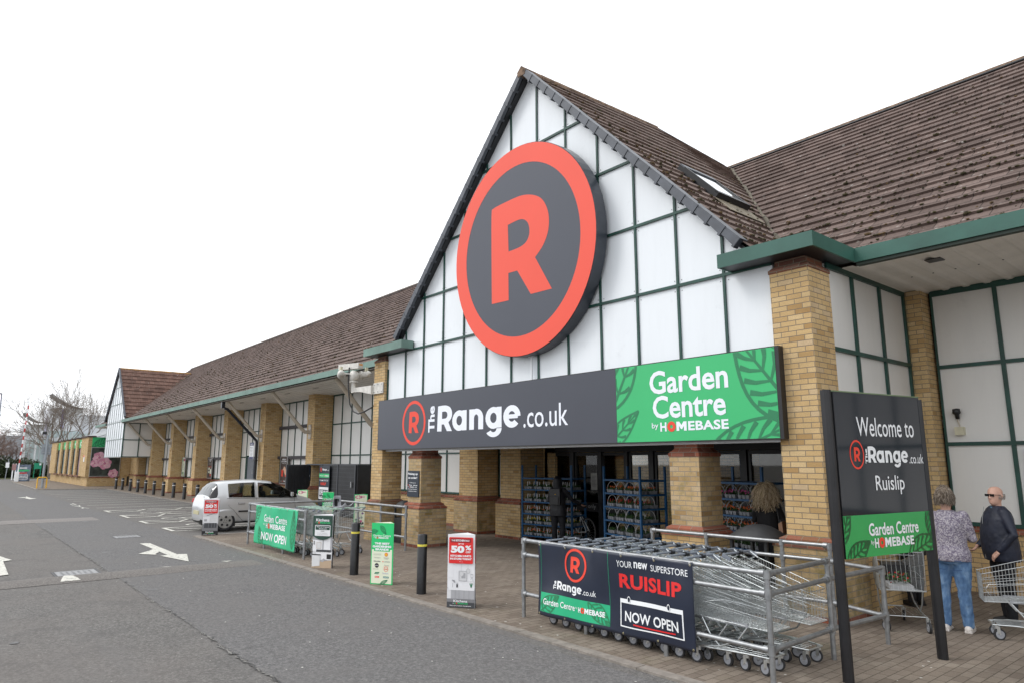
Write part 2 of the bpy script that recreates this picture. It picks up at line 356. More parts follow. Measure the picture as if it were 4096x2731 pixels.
class Sheet:
    """flat artwork on a plane: origin (bottom left), unit vectors u (right), v (up); layers step out along n"""
    def __init__(s, o, u, v, wave=None):
        s.o = Vector(o); s.u = Vector(u).normalized(); s.v = Vector(v).normalized(); s.n = s.u.cross(s.v); s.wave = wave
    def p(s, x, y, k=1):
        q = s.o+s.u*x+s.v*y+s.n*(.0022*k)
        if s.wave: q += s.n*s.wave(x, y)
        return q
    def poly(s, mb, pts, mat, k=1): mb.poly([s.p(x, y, k) for x, y in pts], mat)
    def rect(s, mb, x0, y0, x1, y1, mat, k=1):
        if not s.wave: s.poly(mb, ((x0, y0), (x1, y0), (x1, y1), (x0, y1)), mat, k); return
        nx = max(1, int((x1-x0)/.03)); ny = max(1, int((y1-y0)/.03)); v = [s.p(x0+(x1-x0)*i/nx, y0+(y1-y0)*j/ny, k) for j in range(ny+1) for i in range(nx+1)]
        mb.add(v, [(j*(nx+1)+i, j*(nx+1)+i+1, (j+1)*(nx+1)+i+1, (j+1)*(nx+1)+i) for j in range(ny) for i in range(nx)], mat, True)
    def rrect(s, mb, x0, y0, x1, y1, r, mat, k=1, n=5):
        pts = []
        for cx, cy, a in ((x1-r, y0+r, -90), (x1-r, y1-r, 0), (x0+r, y1-r, 90), (x0+r, y0+r, 180)):
            pts += [(cx+r*math.cos(R(a+90*i/n)), cy+r*math.sin(R(a+90*i/n))) for i in range(n+1)]
        s.poly(mb, pts, mat, k)
    def frame(s, mb, x0, y0, x1, y1, t, mat, k=1):
        for a in ((x0, y0, x1, y0+t), (x0, y1-t, x1, y1), (x0, y0+t, x0+t, y1-t), (x1-t, y0+t, x1, y1-t)): s.rect(mb, *a, mat, k)
    def text(s, mb, txt, x, y, w, h, mat, off=0.0, k=2, spacing=1.0, rot=False):
        """lettering squeezed to the box x, y, w, h"""
        mb.mark(); v, f = glyphs(txt, off, spacing); xs = [a[0] for a in v]; ys = [a[1] for a in v]
        a0, a1, b0, b1 = min(xs), max(xs), min(ys), max(ys)
        P = []
        for q in v:
            tx, ty = (q[0]-a0)/(a1-a0), (q[1]-b0)/(b1-b0)
            if rot: tx, ty = 1-ty, tx
            P.append(s.p(x+tx*w, y+ty*h, k))
        mb.add(P, f, mat)
    def ring(s, mb, cx, cy, ro, ri, mat, k=1, n=40, sx=1.0):
        v = []; f = []
        for i in range(n):
            a = 2*PI*i/n; v += [s.p(cx+ro*sx*math.cos(a), cy+ro*math.sin(a), k), s.p(cx+ri*sx*math.cos(a), cy+ri*math.sin(a), k)]
        for i in range(n): j = (i+1) % n; f.append((2*i, 2*j, 2*j+1, 2*i+1))
        mb.add(v, f, mat)
    def disc(s, mb, cx, cy, r, mat, k=1, n=40, sx=1.0): s.poly(mb, [(cx+r*sx*math.cos(2*PI*i/n), cy+r*math.sin(2*PI*i/n)) for i in range(n)], mat, k)
    def letter_r(s, mb, cx, cy, rad, mat, k=2, sx=1.0, bold=1.0):
        """the capital of the logo: outline and counter bridged into one ring of faces"""
        import mathutils.geometry as mg
        o = [Vector((x, y, 0)) for x, y in RL_OUT]; i = [Vector((x, y, 0)) for x, y in RL_IN]
        tris = mg.tessellate_polygon([o, i]); al = o+i
        mb.add([s.p(cx+q.x*rad*sx*2*.5*bold, cy+q.y*rad*bold, k) for q in al], [tuple(t) for t in tris], mat)
    def logo(s, mb, cx, cy, rad, mat, k=2, sx=1.0, thick=.155):
        s.ring(mb, cx, cy, rad, rad*(1-thick), mat, k, 44, sx); s.letter_r(mb, cx, cy, rad, mat, k, sx, 1.0)
    def heavy(s, mb, x, y, w, h, mat, k=2):
        mb.mark()
        """the heavy five-letter word of the logo: x, y is the foot of the letters, h the cap height, w the full width"""
        U = w/4.27; V = h; N = 20; t = .235       # one unit of width per letter body
        P = lambda a, b: (x+a*U, y+b*V)
        def rg(cx, cy, ro, ry, a0, a1, tx=t, ty=.205):
            q = []
            for i in range(N):
                A, B_ = R(a0+(a1-a0)*i/N), R(a0+(a1-a0)*(i+1)/N)
                s.poly(mb, [P(cx+(ro-tx)*math.cos(A), cy+(ry-ty)*math.sin(A)), P(cx+ro*math.cos(A), cy+ry*math.sin(A)), P(cx+ro*math.cos(B_), cy+ry*math.sin(B_)), P(cx+(ro-tx)*math.cos(B_), cy+(ry-ty)*math.sin(B_))], mat, k)
        def br(a0, b0, a1, b1, kk=0): s.poly(mb, [P(a0, b0), P(a1, b0), P(a1, b1), P(a0, b1)], mat, k+.3+kk)
        import mathutils.geometry as mg
        o = [Vector((a, b, 0)) for a, b in RL_OUT]; n_ = [Vector((a, b, 0)) for a, b in RL_IN]; al = o+n_
        mb.add([s.p(*P((q.x+.416)/.859*.86, (q.y+.462)/.974), k) for q in al], [tuple(f) for f in mg.tessellate_polygon([o, n_])], mat)
        rg(1.26, .37, .39, .385, 0, 360); br(1.42, 0, 1.66, .74)
        br(1.80, 0, 2.05, .74, .1); rg(2.16, .40, .36, .35, 0, 180, .25); br(2.27, 0, 2.52, .42, .2)
        rg(3.02, .37, .39, .385, 0, 360); br(3.17, .02, 3.41, .74, .1); rg(3.02, .0, .39, .30, -150, 0, .24, .17); 
        rg(3.88, .37, .39, .385, 0, 318); br(3.60, .30, 4.15, .44, .2)
    def leaf(s, mb, bx, by, L, W, ang, mat, clip, k=1, nv=7, t=.012):
        """a leaf drawn as outline, midrib and side veins, cut off at the sheet edge"""
        ca, sa = math.cos(R(ang)), math.sin(R(ang))
        T = lambda a, b: (bx+a*ca-b*sa, by+a*sa+b*ca)
        cnt = [0]
        def strip(pts, w0, w1):
            cnt[0] += 1
            for i in range(len(pts)-1):
                (xa, ya), (xb, yb) = pts[i], pts[i+1]; d = math.hypot(xb-xa, yb-ya) or 1; nx, ny = -(yb-ya)/d, (xb-xa)/d
                f0 = w0+(w1-w0)*i/(len(pts)-1); f1 = w0+(w1-w0)*(i+1)/(len(pts)-1)
                q = [T(xa+nx*f0, ya+ny*f0), T(xa-nx*f0, ya-ny*f0), T(xb-nx*f1, yb-ny*f1), T(xb+nx*f1, yb+ny*f1)]
                q = clip_poly(q, clip)
                if len(q) > 2: cnt[0] += .35; s.poly(mb, q[::-1] if area2(q) < 0 else q, mat, k+cnt[0]*.035)
        N = 12; side = lambda u: W*math.sin(PI*u**.8)
        for sg in (1, -1): strip([(L*i/N, sg*side(i/N)) for i in range(N+1)], t, t)
        strip([(L*i/N, 0) for i in range(N+1)], t*1.2, t*.5)
        for j in range(1, nv+1):
            u = j/(nv+1)
            for sg in (1, -1):
                e = min(.97, u+.16); strip([(L*u, 0), (L*(u+e)/2, sg*side(e)*.55), (L*e, sg*side(e)*.86)], t*.55, t*1.5)
def area2(q): return sum(q[i][0]*q[(i+1) % len(q)][1]-q[(i+1) % len(q)][0]*q[i][1] for i in range(len(q)))
def clip_poly(pts, box):
    x0, y0, x1, y1 = box
    for ax, lim, sg in ((0, x0, 1), (0, x1, -1), (1, y0, 1), (1, y1, -1)):
        o = []
        for i in range(len(pts)):
            a, b = pts[i], pts[(i+1) % len(pts)]; ia = (a[ax]-lim)*sg >= 0; ib = (b[ax]-lim)*sg >= 0
            if ia: o.append(a)
            if ia != ib:
                t = (lim-a[ax])/(b[ax]-a[ax]); o.append((a[0]+t*(b[0]-a[0]), a[1]+t*(b[1]-a[1])))
        pts = o
        if not pts: break
    return pts
# ================================================================ ground
RZ = -0.02                      # road level; pavement is at 0 (dropped kerb)
g = MB(); g.box(-900, 300, -300, 600, -1.0, RZ, ASPH); struct(g, 'ground')
# hand-laid strips of newer and older surfacing
for nm, pts, col in (('road_patch', ((-60, 2.64), (-20, 2.66), (-6.2, 2.68), (-2.0, 2.9), (-2.0, 5.4), (-14, 5.45), (-40, 5.3), (-60, 5.2)), (.098, .098, .106)),):
    m, n_, b_ = _new('newer_asphalt'); setb(b_, .92, 0, .25); co = objco(n_); fi = noise(n_, co, 30, 6, .9)
    c = ramp(n_, fi, ((.34, (.052, .051, .051)), (.48, (.118, .115, .115)), (.60, (.198, .193, .190)), (.70, (.40, .39, .385)))); c = mixc(n_, ramp(n_, noise(n_, co, .5, 6, .65), ((.42, 0), (.66, .5))), c, (.145, .138, .133))
    n_.links.new(c, b_.inputs['Base Color']); bump(n_, b_, fi, .5, .008); MATS[nm] = m
    k = MB(); k.poly([(x, y, RZ+.004) for x, y in pts], m); struct(k, nm)
# the worn joint between two lays of asphalt
random.seed(3); k = MB(); crk = plain('crack_grit', (.19, .183, .172), .95, var=.5, scale=30); crd = plain('crack_tar', (.07, .068, .067), .9, var=.3)
x = -26.0; rk = random.Random(8)
while x < -5.2:
    if not -15.3 < x < -14.1:
        for _ in range(rk.choice((2, 5, 7, 9))):
            xx = x+random.uniform(0, .5); yy = 2.665+random.gauss(0, .012)+.02*math.sin(x*1.7); a = random.uniform(-.9, .9); l = random.uniform(.02, .10); t = random.uniform(.004, .012)
            d = Vector((math.cos(a)*l, math.sin(a)*l*.4, 0)); e = Vector((-math.sin(a)*t, math.cos(a)*t, 0)); c0 = Vector((xx, yy, RZ+.009+random.random()*.004))
            k.quad(c0-d-e, c0+d-e*.6, c0+d+e, c0-d+e*.7, crk if random.random() < .68 else crd)
    x += .36
struct(k, 'road_joint')
# speed humps across the road
def hump(name, x0, x1, y0, y1, h, mat, skew=0):
    k = MB(); N = 8; M = 40; v = []
    for j in range(M+1):
        y = y0+(y1-y0)*j/M; e = min(1, (min(j, M-j))/3+.05)
        for i in range(N+1): u = i/N; v.append((x0+(x1-x0)*u+skew*(y-y0), y, RZ+.006+h*e*math.sin(PI*u)))
    k.add(v, [(j*(N+1)+i, j*(N+1)+i+1, (j+1)*(N+1)+i+1, (j+1)*(N+1)+i) for j in range(M) for i in range(N)], mat, True); return struct(k, name)
HM = plain('hump_asphalt', (.150, .138, .128), .92, var=.4, scale=35, dirt=.3)
hump('speed_hump', -15.05, -14.22, -12, 5.3, .055, HM)
hump('speed_hump', -30.3, -28.6, -14, 4.6, .05, plain('hump_asphalt_pale', (.19, .175, .165), .92, var=.3, scale=30))
# pavement
k = MB(); P_ = [(-20.6, 5.78), (12, 5.62), (12, 13.6), (-61.2, 13.6), (-60.6, 10.03), (-20.75, 10.03)]
k.add([(x, y, 0) for x, y in P_]+[(x, y, -.3) for x, y in P_], [tuple(range(6))]+[(i, i+6, (i+1) % 6+6, (i+1) % 6) for i in range(6)], PAV); struct(k, 'pavement')
k = MB(); P_ = [(-62.5, 5.8), (-60.75, 10.05), (-60.75, 14), (-93, 14), (-97, 9.9), (-89.6, 6.0)]
k.add([(x, y, .0) for x, y in P_]+[(x, y, -.3) for x, y in P_], [tuple(range(6))]+[(i, i+6, (i+1) % 6+6, (i+1) % 6) for i in range(6)], PAV); struct(k, 'pavement')
def kerb(pts, wdt, z1):
    k = MB()
    for (x0, y0), (x1, y1) in zip(pts[:-1], pts[1:]):
        L = math.hypot(x1-x0, y1-y0); n = max(1, int(L/.915)); dx, dy = (x1-x0)/n, (y1-y0)/n; nx, ny = -(y1-y0)/L*wdt, (x1-x0)/L*wdt
        for i in range(n):
            a = Vector((x0+dx*i, y0+dy*i, 0)); d = Vector((dx, dy, 0)); g_ = d.normalized()*.004; q = Vector((nx, ny, 0)); zz = z1+random.uniform(-.002, .002)
            k.prism([a+g_-Vector((0, 0, .2)), a+d-g_-Vector((0, 0, .2)), a+d-g_-Vector((0, 0, .2))+q, a+g_+q-Vector((0, 0, .2))], (0, 0, .2+zz), CONC)
    return struct(k, 'kerb')
kerb([(-20.6, 5.64), (12, 5.5)], .14, .005); kerb([(-20.75, 10.0), (-20.75, 5.64)], .14, .005); kerb([(-60.6, 9.90), (-20.9, 9.90)], .13, .006)
kerb([(-89.6, 5.86), (-62.4, 5.66)], .15, .035); kerb([(-62.4, 5.66), (-60.55, 9.95)], .15, .035)
# painted markings
mk = MB(); Z = RZ+.012
def mpoly(pts, z=Z): mk.poly([(x, y, z) for x, y in pts], LINE)
mpoly([(-19.75, 4.10), (-16.95, 4.10), (-16.90, 3.94), (-15.57, 4.19), (-16.84, 4.48), (-16.95, 4.30), (-19.66, 4.32)], Z+.003)
mpoly([(-18.30, 4.10), (-17.95, 3.93), (-17.30, 3.93), (-17.65, 4.10)], Z+.003); mpoly([(-17.98, 3.93), (-17.56, 3.64), (-17.13, 3.93)], Z+.003)
mpoly([(-19.9, 1.10), (-18.6, 1.30), (-18.2, 1.38), (-18.05, 1.22), (-15.9, 1.18), (-15.85, .98), (-18.05, 1.0), (-18.2, .86), (-18.6, .9)], Z+.003)
mpoly([(-51.0, 4.17), (-48.3, 4.22), (-47.8, 4.42), (-46.87, 4.03), (-48.2, 3.90), (-48.9, 4.05), (-49.2, 3.6), (-50.0, 3.95), (-49.8, 4.08)])
def ln(x0, y0, x1, y1, w=.09, z=Z):
    L = math.hypot(x1-x0, y1-y0); nx, ny = -(y1-y0)/L*w/2, (x1-x0)/L*w/2; mpoly([(x0-nx, y0-ny), (x1-nx, y1-ny), (x1+nx, y1+ny), (x0+nx, y0+ny)][::1], z)
bx = [-57.74, -55.3, -52.7, -50.1, -47.65, -45.22, -42.95, -40.75, -38.4, -36.0]
for x in bx: ln(x, 5.58, x+.12, 9.85)
# accessible bays: box, zig-zag hatch beside it, symbol
hz = [(-33.87, -32.6), (-30.48, -28.95), (-27.11, -25.92), (-23.87, -22.55)]
for i, (a, b) in enumerate(hz):
    ln(a, 5.6, a+.1, 9.8); ln(b, 5.6, b+.1, 9.8); ln(a, 5.58, b, 5.58, .12, Z+.003); y = 5.65
    while y < 9.2:
        ln(a+.08, y, b-.02, y+.9, .10, Z+.004); ln(b-.02, y+.9, a+.08, y+1.5, .10, Z+.004) if y < 8.2 else None; y += 1.5
for x0 in (-31.75, -28.3, -25.0):
    cx, cy = x0+.5, 7.0; N = 14
    for i in range(N):
        a0 = PI*1.05+i/N*PI*1.35; a1 = PI*1.05+(i+1)/N*PI*1.35; ln(cx+.42*math.cos(a0), cy+.55*math.sin(a0), cx+.42*math.cos(a1), cy+.55*math.sin(a1), .09, Z+.004)
    ln(cx-.05, cy, cx, cy+1.15, .1, Z+.005); ln(cx, cy+.1, cx+.45, cy+.15, .1, Z+.006)
# worn lettering in the lane
for (u, txt) in ((-40.9, 'P'), (-38.9, 'A'), (-37.4, 'Y')):
    v_, f_ = glyphs(txt, .0); mk.add([(u+q[1]*2.0, 5.35-q[0]*.55, Z) for q in v_], f_, LINE)
# white triangles on the hump ramp
for y0, dy in ((1.80, .30), (-.1, .5)):
    v = [(-14.97, y0+dy*.1), (-14.97, y0+dy*.9), (-14.3, y0+dy), (-14.3, y0)]; zf = lambda x: RZ+.012+.055*math.sin(PI*min(1, max(0, (x+15.05)/.83)))
    pts = []
    for i in range(7):
        t = i/6; xx = -14.97+.67*t; pts.append(((xx, y0+dy*.5-dy*.5*t, zf(xx)), (xx, y0+dy*.5+dy*.5*t, zf(xx))))
    for i in range(6): mk.quad(pts[i][0], pts[i+1][0], pts[i+1][1], pts[i][1], LINE)
for a in (((-15.15, 3.55), (-15.0, 3.72), (-15.08, 3.74)), ((-15.2, 4.72), (-15.02, 4.78), (-15.12, 4.93))): mk.poly([(x, y, RZ+.014) for x, y in a], LINE)
YEL = plain('yellow_paint_worn', (.36, .24, .05), .8, var=.5, scale=12)
for a in ((-19.5, 11.2, -17.4, 12.1), (-19.2, 12.1, -17.8, 11.2), (-19.6, 11.15, -17.2, 11.15)):
    L = math.hypot(a[2]-a[0], a[3]-a[1]); nx, ny = -(a[3]-a[1])/L*.04, (a[2]-a[0])/L*.04
    mk.poly([(a[0]-nx, a[1]-ny, .004+.001*a[1]), (a[2]-nx, a[3]-ny, .004+.001*a[1]), (a[2]+nx, a[3]+ny, .004+.001*a[1]), (a[0]+nx, a[1]+ny, .004+.001*a[1])], YEL)
struct(mk, 'road_marking')
# litter and chips on the ground
random.seed(21); k = MB(); pw = plain('pale_chip', (.62, .60, .56), .8)
for _ in range(230):
    u = random.random(); X = -random.uniform(2.2, 17); Y = random.uniform(2.5, 8.6) if random.random() < .75 else random.uniform(5.7, 8)
    r = random.uniform(.006, .019); z = (0.003 if Y > 5.8 else RZ+.01); a = random.uniform(0, 6)
    k.poly([(X+r*math.cos(a+q)*random.uniform(.6, 1.2), Y+r*math.sin(a+q)*random.uniform(.5, 1), z+.001) for q in (0, 1.3, 2.6, 3.8, 5.1)], pw)
o = k.build('litter_chips'); o['kind'] = 'stuff'
# oil drips and tyre-darkened patches
random.seed(77); k = MB(); oil = plain('oil_stain', (.075, .072, .072), .55, var=.4, scale=14)
for _ in range(34):
    X, Y = -random.uniform(3.5, 34), random.uniform(-1.5, 5.2); r = random.uniform(.03, .13)
    if -15.4 < X < -14: continue
    k.poly([(X+r*1.4*math.cos(q)*random.uniform(.6, 1.2), Y+r*math.sin(q)*random.uniform(.6, 1.2), RZ+.0065) for q in [2*PI*i/9 for i in range(9)]], oil)
o = k.build('oil_stains'); o['kind'] = 'stuff'
# iron covers in the road
for nm_, pts, lb in (('drain_cover', ((-15.72, 1.86), (-15.12, 1.86), (-15.12, 2.5), (-15.72, 2.5)), 'pale square metal cover set in the road beside the near speed hump'), ('drain_cover', ((-22.1, 3.9), (-21.55, 3.9), (-21.55, 4.5), (-22.1, 4.5)), 'grey metal cover in the road beyond the white arrow')):
    k = MB(); cm = plain('cover_metal', (.26, .26, .265), .5, .4, var=.3, scale=12); (x0, y0), (x1, y1) = pts[0], pts[2]
    k.box(x0, x1, y0, y1, RZ-.02, RZ+.010, cm)
    for i in range(6):
        for j in range(6):
            xx = x0+.05+(x1-x0-.1)*(i+.5)/6; yy = y0+.05+(y1-y0-.1)*(j+.5)/6; k.box(xx-.02, xx+.02, yy-.02, yy+.02, RZ+.010, RZ+.0135, cm)
    fr = MB(); fm = plain('cover_frame', (.07, .07, .072), .7)
    for a in ((x0-.05, x1+.05, y0-.05, y0-.004), (x0-.05, x1+.05, y1+.004, y1+.05), (x0-.05, x0-.004, y0-.004, y1+.004), (x1+.004, x1+.05, y0-.004, y1+.004)): fr.box(*a, RZ-.02, RZ+.008, fm)
    t = thing(nm_, lb, 'drain cover', ((x0+x1)/2, (y0+y1)/2, RZ), world=True); k.build('lid', t); fr.build('frame', t)

# ================================================================ the store
B = thing('retail_building', 'long yellow brick superstore with brown tiled roof and white gable', 'building', (-10, 9, 0), world=True)
def frustum(mb, a, z0, b, z1, mat):
    x0, x1, y0, y1 = a; X0, X1, Y0, Y1 = b
    v = [(x0, y0, z0), (x1, y0, z0), (x1, y1, z0), (x0, y1, z0), (X0, Y0, z1), (X1, Y0, z1), (X1, Y1, z1), (X0, Y1, z1)]
    mb.add(v, [(0, 1, 5, 4), (1, 2, 6, 5), (2, 3, 7, 6), (3, 0, 4, 7), (4, 5, 6, 7), (3, 2, 1, 0)], mat)
def band(mb, pl, sh, z0, mat):
    """two splayed courses of red brick between plinth and shaft"""
    mid = [(pl[i]+sh[i])/2 for i in range(4)]; s_ = (-1, 1, -1, 1); o1 = [mid[i]+.008*s_[i] for i in range(4)]; pl2 = [pl[i]+.012*s_[i] for i in range(4)]
    mb.box(*pl2, z0, z0+.035, mat); frustum(mb, pl2, z0+.035, o1, z0+.078, mat); mb.box(*[o1[i]+.004*s_[i] for i in range(4)], z0+.078, z0+.105, mat); frustum(mb, [o1[i]+.004*s_[i] for i in range(4)], z0+.105, sh, z0+.15, mat)
def pillar(sh, top, pl=None, cap=None, mats=(BRK, BRK, RED, RED), base=True):
    sh_, pm, rm, bm_ = mats; k = MB(); zb = 0
    if pl:
        k.box(*pl, .075, .90, pm); zb = 1.05; p = pl; k.box(p[0]-.003, p[1]+.003, p[2]-.003, p[3]+.003, 0, .075, bm_ if base else pm)
    k.box(*sh, zb, top if not cap else cap, sh_)
    o = k.build('brick_pillar', B)
    if pl: q = MB(); band(q, pl, sh, .90, rm); q.build('red_brick_band', o)
    if cap:
        q = MB(); s_ = sh; e = (-.012, .012, -.012, .012); q.box(*[s_[i]+e[i] for i in range(4)], cap, cap+.05, rm)
        frustum(q, [s_[i]+e[i] for i in range(4)], cap+.05, [s_[i]-e[i]*5 for i in range(4)], cap+.12, rm); q.box(*[s_[i]-e[i]*5 for i in range(4)], cap+.12, top, rm); q.build('pillar_cap', o)
    return o
# corner pillars of the gable, and the two standing under the sign
pillar((-16.82, -16.24, 9.0, 9.6), 4.89, (-16.92, -16.10, 8.9, 9.72), cap=4.72, mats=(BRK, BRKM, REDW, REDW), base=False)
pillar((-4.96, -4.38, 9.0, 9.62), 4.89, (-5.10, -4.24, 8.88, 9.76), cap=4.70, mats=(BRK, BRKM, REDW, RED))
pillar((-14.97, -14.38, 9.05, 9.64), 2.45, (-15.07, -14.28, 8.95, 9.75), cap=2.11, mats=(BRKM, BRKM, RED, RED))
pillar((-6.92, -6.36, 9.05, 9.62), 2.45, (-7.05, -6.26, 8.95, 9.74), cap=2.11, mats=(BRKM, BRK, RED, RED))
# wall pillars of the left range
WP = [-27.72, -33.44, -39.16, -44.88, -50.6, -56.3]
for cx in WP: pillar((cx-.36, cx+.36, 11.9, 12.75), 4.88, (cx-.45, cx+.45, 11.8, 12.75))
pillar((-62.3, -61.6, 12.2, 12.75), 2.4, (-62.4, -61.5, 12.1, 12.75))
pillar((-16.93, -16.02, 12.0, 12.75), 2.62, (-17.05, -15.9, 11.9, 12.75), mats=(BRK, BRKM, RED, RED))
pillar((-14.95, -14.1, 12.0, 12.9), 2.62, (-15.05, -14.0, 11.9, 12.9))
pillar((-4.42, -4.16, 12.42, 12.79), 4.88, None)
k = MB(); k.box(-68, -14.0, 12.8, 13.1, 0, 1.0, BRK); k.box(-14.06, -13.6, 12.8, 13.1, 0, 2.7, BRK); k.box(-68, -57, 12.82, 13.1, 1, 2.6, BRK); k.box(-4.2, 8, 12.8, 13.1, 0, 1.0, BRK)
k.build('brick_wall', B)
k = MB(); k.box(-68, -14.9, 12.74, 12.8, .90, .985, RED); k.box(-4.1, 8, 12.74, 12.8, .93, 1.02, RED); k.box(-68, -14.9, 12.785, 12.8, 0, .09, RED); k.build('red_brick_course', B)
# cladding behind the pillars: a panel part per bay with its frame of green bars as sub-part
def clad_bay(x0, x1, z0, z1, n, zs, y=12.75, mat=CLADG, w=.05, fname='cladding_panel', gap=()):
    k = MB(); k.box(x0, x1, y, y+.05, z0, z1, mat); o = k.build(fname, B); f = MB(); d = .035
    f.box(x0, x1, y-d, y-.002, z0, z0+w, GREEN); f.box(x0, x1, y-d, y-.002, z1-w*1.6, z1, GREEN)
    for i in range(n+1):
        xx = x0+(x1-x0)*i/n; a = max(x0, xx-w/2); b = min(x1, xx+w/2); f.box(a, b, y-d+.003, y-.004, z0+w, z1-w*1.6, GREEN)
    for z in zs: f.box(x0, x1, y-d-.003, y-.006, z-w/2, z+w/2, GREEN)
    f.build('frame', o); return o
clad_bay(-27.36, -16.95, 1.02, 4.88, 12, (2.30, 3.60))
for a, b in zip(WP[1:], WP[:-1]): clad_bay(a+.36, b-.36, 1.02, 4.88, 6, (2.28, 3.62))
clad_bay(-61.5, -56.7, 1.02, 2.5, 6, ())
clad_bay(-15.98, -15.0, 1.02, 2.62, 1, (2.25,), y=12.78)
clad_bay(-4.12, 8, 1.02, 4.88, 13, (2.31, 3.58), w=.06)
# side wall of the gable block (faces the car park to the right)
k = MB(); k.box(-4.5, -4.44, 9.62, 12.42, 1.0, 4.88, CLADG); o = k.build('cladding_panel', B); f = MB()
for y in (10.44, 11.42, 12.39): f.box(-4.438, -4.40, y-.03, y+.03, 1.0, 4.88, GREEN)
f.box(-4.436, -4.398, 9.62, 12.42, 4.80, 4.88, GREEN); f.box(-4.436, -4.396, 9.62, 12.42, 3.59, 3.65, GREEN); f.box(-4.436, -4.396, 9.62, 12.42, 2.28, 2.34, GREEN); f.build('frame', o)
k = MB(); k.box(-4.6, -4.3, 9.62, 12.42, 0, 1.0, BRK); k.build('brick_wall', B)
# dark strips across some of the left bays
dk = plain('dark_timber', (.05, .045, .05), .7)
for cx in (WP[0], WP[2], WP[3], WP[4]):
    for z in (3.58, 2.16): k = MB(); k.box(cx-5.36, cx-.36, 12.60, 12.70, z, z+.14, dk); k.build('dark_rail', B)
# grey service door in the bay behind the car
k = MB(); dm = plain('grey_door', (.14, .155, .18), .5); k.box(-37.5, -36.55, 12.66, 12.73, .95, 2.30, dm); k.box(-37.56, -37.5, 12.62, 12.74, .95, 2.36, GREEN); k.box(-36.62, -36.6, 12.63, 12.66, 1.4, 1.6, CHROME); k.build('service_door', B)

# the big gable ------------------------------------------------------------
GX, GZ, SL, SLL = -10.33, 10.40, 1.047, 1.0
gz = lambda x: GZ-(SL if x > GX else SLL)*abs(x-GX)
k = MB(); xl, xr = -16.24, -4.96
pts = [(xl, 2.3), (xr, 2.3), (xr, 4.89), (GX+(GZ-4.89)/SL, 4.89), (GX, GZ), (GX-(GZ-4.89)/SLL, 4.89), (xl, 4.89)]
k.prism([(x, 9.1, z) for x, z in pts][::-1], (0, .12, 0), CLADW); G_ = k.build('gable_cladding', B); f = MB()
vx = [-5.76-.868*i for i in range(12)]
for x in vx+[-16.21]:
    t = min(gz(x), 4.89 if (x < -15.8 or x > -5.1) else 99)
    f.box(x-.021, x+.021, 9.068, 9.097, 3.4, t-.02, GREEN)
    if t-3.4 < .1: continue
for z in (4.89, 6.15, 7.42, 8.72):
    hw = (GZ-z)/SL; a, b = (GX-(GZ-z)/SLL, GX+hw) if z > 5 else (-16.24, -4.96); f.box(a, b, 9.064, 9.094, z-.024, z+.024, GREEN)
f.build('frame', G_)
# screws along the panel edges
s_ = MB()
for x in vx:
    for z in (4.89, 6.15, 7.42, 8.72):
        for dx in (-.07, .07):
            for dz in (-.09, .09):
                if z+dz < gz(x+dx)-.1: s_.box(x+dx-.008, x+dx+.008, 9.092, 9.0985, z+dz-.008, z+dz+.008, STEEL)
s_.build('panel_screws', G_)

# roofs: saw-tooth courses ---------------------------------------------------
def slope(name, a, b, d0, d1, n, thick, mat, par, reds=False, clipf=None):
    """courses between eave line a->b; direction to ridge per end d0/d1 ; n courses; a,b = eave end points"""
    a, b, d0, d1 = map(Vector, (a, b, d0, d1)); nrm = (b-a).cross(d0).normalized(); nrm = nrm if nrm.z > 0 else -nrm
    L = (b-a).length; seg = max(1, int(L/.66)); k = MB(); rnd = random.Random(5)
    for i in range(n):
        v = []
        for j in range(seg+1):
            u = j/seg; wob = nrm*(.003*math.sin(j*2.3+i*1.7)+rnd.uniform(-.0025, .0025))
            p0 = (a+d0*(i/n)).lerp(b+d1*(i/n), u); p1 = (a+d0*((i+1)/n)).lerp(b+d1*((i+1)/n), u)
            v += [p0-nrm*.004, p0+nrm*thick+wob, p1+nrm*.002+wob*.3]
        f = []
        for j in range(seg): q = 3*j; f += [(q, q+3, q+4, q+1), (q+1, q+4, q+5, q+2)]
        k.add(v, f, mat)
    k.prism([a-nrm*.02, b-nrm*.02, b+d1-nrm*.02, a+d0-nrm*.02], -nrm*.06, DARKM)
    return k.build(name, par), nrm
RY0, RZ0, RY1, RZ1 = 10.02, 5.07, 16.7, 10.38
MS = (RZ1-RZ0)/(RY1-RY0)
n_main = 25
ro1, nm_ = slope('roof_slope', (-68.0, RY0, RZ0), (12, RY0, RZ0), (2.0, RY1-RY0, RZ1-RZ0), (0, RY1-RY0, RZ1-RZ0), n_main, .042, TILE, B)
k = MB(); k.quad((-66, RY1, RZ1), (12, RY1, RZ1), (12, 23.4, 5), (-68, 23.4, 5), TILE); k.poly([(-68, RY0, RZ0), (-66, RY1, RZ1), (-68, 23.4, 5)], TILE); k.build('rear_roof_slope', B)
